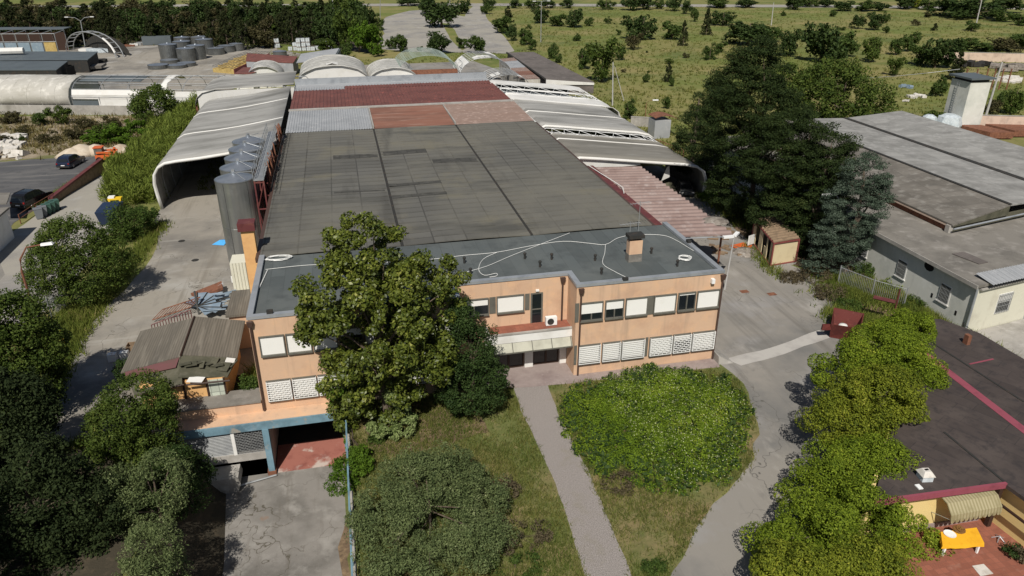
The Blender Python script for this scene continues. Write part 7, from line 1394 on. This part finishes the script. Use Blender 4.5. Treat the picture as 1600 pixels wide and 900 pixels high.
far_road = [(805, 13, -1, 20), (834, 13, -3, 26), (855, 13, -6, 26), (886, 13, -3, 22), (947, 15, -3, 26), (985, 16, -9, 34), (1005, 15, -6, 34), (1030, 14, -4, 20), (1051, 17, -6, 26), (1072, 22, 0, 18), (1125, 12, -6, 40), (1165, 12, -5, 36), (1239, 15, -5, 32), (1265, 11, -5, 34), (1290, 11, -5, 30), (1318, 17, 1, 36), (1346, 17, 0, 36), (1374, 17, 1, 32), (1412, 14, -4, 34), (1450, 16, -4, 34), (765, 12, -4, 22), (1570, 20, -8, 50)]
for px, py, pt, w_, k, lb in field: far(k, 'meadow_shrub' if w_ < 32 else 'meadow_tree', lb, 'shrub' if w_ < 32 else 'tree', px, py, pt, w_)
for i, (px, py, pt, w_) in enumerate(far_road): far(('dark', 'bush', 'dark')[i % 3], 'roadside_tree', 'dark bushy tree lining the far road at the top of the photo', 'tree', px, py, pt, w_, 'trees along the far road')
far('yel', 'roadside_tree', 'yellowish tree among the dark trees lining the far road', 'tree', 1430, 13, -8, 26)
cp_list = [(690, 43, -8, 62, 'dark', 'biggest dark tree on the island of the rear car park'), (668, 22, -6, 30, 'dark', 'tree behind the biggest island tree at left'), (722, 22, -4, 22, 'dark', 'tree at the right shoulder of the biggest island tree'), (685, 84, 45, 40, 'dark', 'dense round tree at the near end of the car park island'), (628, 81, 50, 28, 'bush', 'round tree at the near left edge of the rear car park'), (612, 77, 58, 17, 'bush', 'small shrub beside the near left car park tree'), (722, 76, 56, 19, 'bush', 'small shrub between the two near car park trees'), (747, 83, 52, 32, 'bush', 'loose green tree at the near right of the car park'), (591, 48, 22, 20, 'bush', 'bush at the left edge of the rear car park'), (638, 9, -6, 40, 'dark', 'dark tree behind the rear car park on the far road'),
 (758, 22, 5, 20, 'bush', 'bush at the far right corner of the car park lane'), (794, 35, 9, 19, 'con', 'upright bush along the right edge of the car park lane'), (784, 52, 22, 34, 'bush', 'wide bush along the right edge of the car park lane'), (800, 64, 38, 20, 'dark', 'dark bush near the brown shed roof end'), (818, 70, 40, 28, 'bush', 'bush right of the dark one near the brown shed'), (832, 79, 56, 16, 'bush', 'small weed bush left of the tall meadow lamp foot'), (862, 92, 66, 18, 'bush', 'bush along the upper right edge of the brown shed'), (872, 98, 80, 15, 'bush', 'second bush along the right edge of the brown shed'), (655, 80, 72, 10, 'bush', 'tiny sapling at the near edge of the car park')]
for px, py, pt, w_, k, lb in cp_list: far(k, 'car_park_tree', lb, 'tree' if w_ > 25 else 'bush', px, py, pt, w_)
# mixed thicket left of the car park
for i, (px, py, pt, w_, k) in enumerate([(545, 80, 18, 36, 'broad'), (562, 82, 30, 34, 'bright'), (580, 84, 34, 36, 'bright'), (530, 76, 4, 34, 'dark'), (552, 58, 0, 34, 'bush'), (572, 50, -4, 32, 'dark'), (540, 40, -6, 36, 'broad'), (585, 66, 30, 26, 'broad'), (512, 80, 55, 30, 'broad'), (498, 74, 58, 22, 'bush'), (560, 30, -10, 34, 'bush'), (592, 88, 66, 22, 'bright'), (535, 92, 66, 26, 'bush')]):
    far(k, 'thicket_tree', 'mixed green tree in the thicket left of the rear car park', 'tree', px, py, pt, w_, 'thicket left of the rear car park')
# dark tree belt behind the tank yard
i = 0
for (x0, x1, dx, py, hgt, jit) in ((-20, 520, 22, 70, 50, 7), (-30, 525, 20, 60, 46, 8), (-20, 530, 22, 48, 42, 8), (-20, 530, 24, 36, 34, 8), (-20, 560, 32, 22, 26, 8)):
    px = x0
    while px < x1:
        b_ = py+random.uniform(-4, 4)+(6 if (300 < px < 430 and py > 55) else 0); k = ('con', 'dark', 'dry', 'con', 'dry', 'con')[random.randrange(6)] if px < 430 else ('con', 'broad', 'con', 'dark')[random.randrange(4)]
        lb = {'con': 'dark conifer in the tree belt behind the tank yard', 'dry': 'brownish half-bare tree in the belt behind the tank yard', 'broad': 'olive-green broad tree in the belt behind the tank yard', 'dark': 'dark rounded tree in the belt behind the tank yard'}[k]
        far(k, 'belt_tree', lb, 'tree', px+random.uniform(-jit, jit), b_, b_-hgt*random.uniform(.72, 1.15), random.uniform(30, 50) if k != 'con' else random.uniform(24, 36), {'con': 'belt conifers', 'dry': 'belt brownish trees', 'broad': 'belt olive-green trees', 'dark': 'belt dark round trees'}[k])
        px += dx
# bank bushes below the left concrete wall
bb = [(18, 192, 170, 34, 'dry'), (65, 196, 172, 30, 'bush'), (95, 195, 168, 34, 'broad'), (130, 200, 182, 40, 'dry'), (165, 215, 186, 44, 'broad'), (190, 222, 192, 40, 'bright'), (150, 226, 204, 44, 'bright'), (120, 218, 198, 30, 'dry'), (40, 212, 196, 26, 'dry'), (215, 205, 184, 34, 'bright'), (75, 222, 206, 34, 'dry'), (205, 232, 208, 30, 'bright'), (38, 222, 210, 14, 'bush'), (285, 190, 165, 34, 'bright'), (300, 180, 156, 26, 'broad'), (318, 172, 152, 26, 'bright'), (270, 205, 180, 36, 'bright'), (245, 222, 196, 38, 'bright'), (5, 226, 208, 30, 'dry'), (178, 200, 180, 26, 'dry')]
for px, py, pt, w_, k in bb: far(k, 'bank_bush', {'dry': 'straw-brown scrub bush on the bank below the left concrete wall', 'bush': 'dark green scrub bush on the bank below the left concrete wall', 'broad': 'mid-green scrub bush on the bank below the left concrete wall', 'bright': 'bright green scrub bush on the bank below the left concrete wall'}[k], 'bush', px, py, pt, w_, 'scrub on the bank below the concrete wall: '+k)
for k in range(14):
    while True:
        d_ = 110*(3.0**random.random()); a_ = random.uniform(-.02, .6)+YAW; x, y = d_*math.sin(a_), d_*math.cos(a_)
        if x > 52+.03*y and not (y < 100) and not (98 < x < 125 and y < 122): break
    pxx = 800+FPX*(x*RGT[0]+y*RGT[1])/(x*FWD[0]+y*FWD[1]-CAMH*FWD[2]); dep = x*FWD[0]+y*FWD[1]-CAMH*FWD[2]; pyy = 450-FPX*(x*UPV[0]+y*UPV[1]-CAMH*UPV[2])/dep
    wm = random.uniform(.8, 2.6)/(dep/FPX)
    far(('bush', 'dry', 'broad', 'bush', 'dark')[k % 5], 'small_shrub', 'small low shrub among those dotted thinly over the open meadow', 'shrub', pxx, pyy, pyy-wm*random.uniform(.5, 1.2), wm, 'small shrubs dotted over the meadow')
far('dark', 'meadow_tree', 'dark trees hiding the workshop rear corner', 'tree', 1235, 200, 160, 60)
# rocks and sand
b = MB(); rg_ = random.Random(9)
for k in range(70): c = P(rg_.uniform(-20, 34), rg_.uniform(216, 250)); s = rg_.uniform(.4, 1.5); b.obox((c[0], c[1], s*.25), (s*1.4, s, s*.6), rg_.uniform(0, 3), rg_.uniform(-.5, .5))
solo('rubble_bank', b, M['stone_white'], 'bank of broken white rubble at the left edge above the parking', 'rubble', kind='stuff')
b = MB()
for (px, py, r_, h_) in ((128, 240, 2.8, 1.5), (114, 243, 2.6, 1.2), (190, 240, 2.6, 1.5), (176, 242, 2.2, 1.2), (150, 238, 2.4, 1.3)):
    c = P(px, py); b.lathe((c[0], c[1], 0), [(r_, 0), (r_*.75, h_*.35), (r_*.35, h_*.8), (.1, h_)], 13)
solo('sand_heap', b, M['sand'], 'pale sand heaps behind the orange loader', 'sand heap', smooth=True)
# grass
def blades(name, label, pts, m, hmin, hmax, w_, k=4, seed=1):
    rg = np.random.default_rng(seed); p = np.repeat(np.asarray(pts, float), k, 0); K = len(p)
    p[:, :2] += rg.normal(size=(K, 2))*hmax*.35; a = rg.random(K)*6.283; h_ = hmin+(hmax-hmin)*rg.random(K)
    dx = np.stack([np.cos(a), np.sin(a), np.zeros(K)], 1)*w_*(.6+.8*rg.random(K))[:, None]; ln = rg.normal(size=(K, 2))*h_[:, None]*.45
    tip = p+np.concatenate([ln, h_[:, None]], 1)
    v = np.stack([p-dx, p+dx, tip], 1).reshape(-1, 3); c = v.mean(0); c[2] = 0
    me = rawmesh(name, v-c, 3); o = foliage(name, me, m, None); o.location = c; o['kind'] = 'stuff'; o['label'] = label; o['category'] = 'grass'; return o
rg = np.random.default_rng(77); lawnp = [(-1.6, 45.2), (-1.6, 22), (6, 20), (12, 22), (14.4, 25.9), (18.9, 30.2), (21.6, 32), (23.5, 33.6), (25.7, 37), (27.0, 41.7), (26.6, 44.0), (12.9, 44.6), (12.6, 34), (12.3, 26), (12.2, 20), (9.7, 20), (10.0, 27), (10.3, 34), (10.2, 45)]
pts = []
while len(pts) < 24000:
    x, y = rg.uniform(-1.6, 27), rg.uniform(20, 45)
    if inside(x, y, lawnp) and (math.sin(x*.9+y*.4)+math.cos(y*.8-x*.5)+rg.normal()*.8 > -.9): pts.append((x, y, .05))
blades('lawn_grass', 'straw and green mottled lawn grass around the garden path', pts, M['g_lawn'], .06, .34, .022, 5, 3)
CARP = pxs((590, 79), (590, 36), (603, 25), (640, 15), (700, 15), (738, 6), (752, 6), (775, 38), (796, 62), (808, 84))
pts = []
while len(pts) < 15000:
    d = 95*(4.2**rg.random()); a = rg.uniform(-.5, .62)+YAW; x, y = d*math.sin(a), d*math.cos(a)
    if y < 100 or (x < 46+.02*y and y < 205 and x > -10) or (x < -20 and y < 260): continue
    if x > 46 and x < 86 and y < 97: continue
    if x < 30+.1*(y-200) and y < 420 and x > 5 and y > 215: continue
    if inside(x, y, CARP): continue
    if x > 98 and x < 112 and 100 < y < 114: continue
    pts.append((x, y, 0))
blades('meadow_grass', 'tall uncut meadow grass with straw patches beyond the factory', pts, M['g_meadow'], .2, .65, .11, 4, 4)
pts = []
for (x0, y0, x1, y1, wd, n_) in ((-22.6, 44, -23.3, 62, .5, 500), (-23.6, 62, -21.8, 88, .8, 900), (-25.5, 56, -24.5, 66, 1.6, 1400), (43.5, 54, 48.5, 52, 2.2, 1500), (45, 58, 48.8, 46, 1.6, 1500), (44, 47, 40.5, 50, 1.3, 800), (47.8, 30, 48.8, 44, .7, 900), (44.6, 70, 44.6, 84, 1.5, 500), (-38.3, 97.5, -35.6, 112, .5, 260), (-9.2, 46.5, -8, 52, .6, 300), (40, 58, 41, 66, .6, 150), (-23, 44, -15, 45, .6, 200)):
    t = rg.random(n_); pts += [(x0+(x1-x0)*q+rg.normal()*wd*.6, y0+(y1-y0)*q+rg.normal()*wd*.6, .03) for q in t]
blades('verge_weeds', 'rank weeds along the yard edges and walls', pts, M['g_weed'], .2, .8, .04, 5, 6)
pts = [P(rg.uniform(0, 300), rg.uniform(178, 240)) for k in range(1300)]
pts = [(p[0]+rg.normal()*1, p[1]+rg.normal()*2, 0) for p in pts if not (-23.8 < p[0] < 0)]
blades('bank_weeds', 'dry and green weeds covering the bank below the left wall', pts, M['g_dry'], .3, .9, .1, 5, 8)
# ---------------------------------------------------------------- camera, sun, sky
cam = bpy.data.cameras.new('camera'); cam.sensor_width = 36; cam.lens = FPX/1600*36; cam.clip_end = 6000; cam.clip_start = .5
co = bpy.data.objects.new('camera', cam); C.objects.link(co); co.location = (0, 0, CAMH); co.rotation_euler = (R(90)-PITCH, 0, -YAW)
sc = bpy.context.scene; sc.camera = co
SUN_EL, SHAD_AZ = R(49), R(20)           # shadows point 20 degrees right of the hall axis
sd = Vector((math.sin(SHAD_AZ)*math.cos(SUN_EL), math.cos(SHAD_AZ)*math.cos(SUN_EL), -math.sin(SUN_EL)))
sl_ = bpy.data.lights.new('sun', 'SUN'); sl_.energy = 4.7; sl_.angle = R(.53); sl_.color = (1, .95, .87)
so = bpy.data.objects.new('sun', sl_); C.objects.link(so); so.rotation_euler = sd.to_track_quat('-Z', 'Y').to_euler(); so.location = (-40, -60, 90)
wd_ = bpy.data.worlds.new('World'); sc.world = wd_; wd_.use_nodes = True
nt = wd_.node_tree; sk_ = nt.nodes.new('ShaderNodeTexSky'); sk_.sky_type = 'NISHITA'; sk_.sun_disc = False
sk_.sun_elevation = SUN_EL; sk_.sun_rotation = math.atan2(-sd.x, -sd.y); sk_.dust_density = 1.0
nt.links.new(sk_.outputs[0], nt.nodes['Background'].inputs[0]); nt.nodes['Background'].inputs[1].default_value = .05
vs_ = sc.view_settings; vs_.view_transform = 'Standard'; vs_.look = 'None'; vs_.gamma = 1; vs_.exposure = 0; vs_.use_curve_mapping = False
sc.render.engine = 'CYCLES'; sc.cycles.max_bounces = 5; sc.cycles.transmission_bounces = 2; sc.cycles.use_denoising = True
sc.render.film_transparent = False
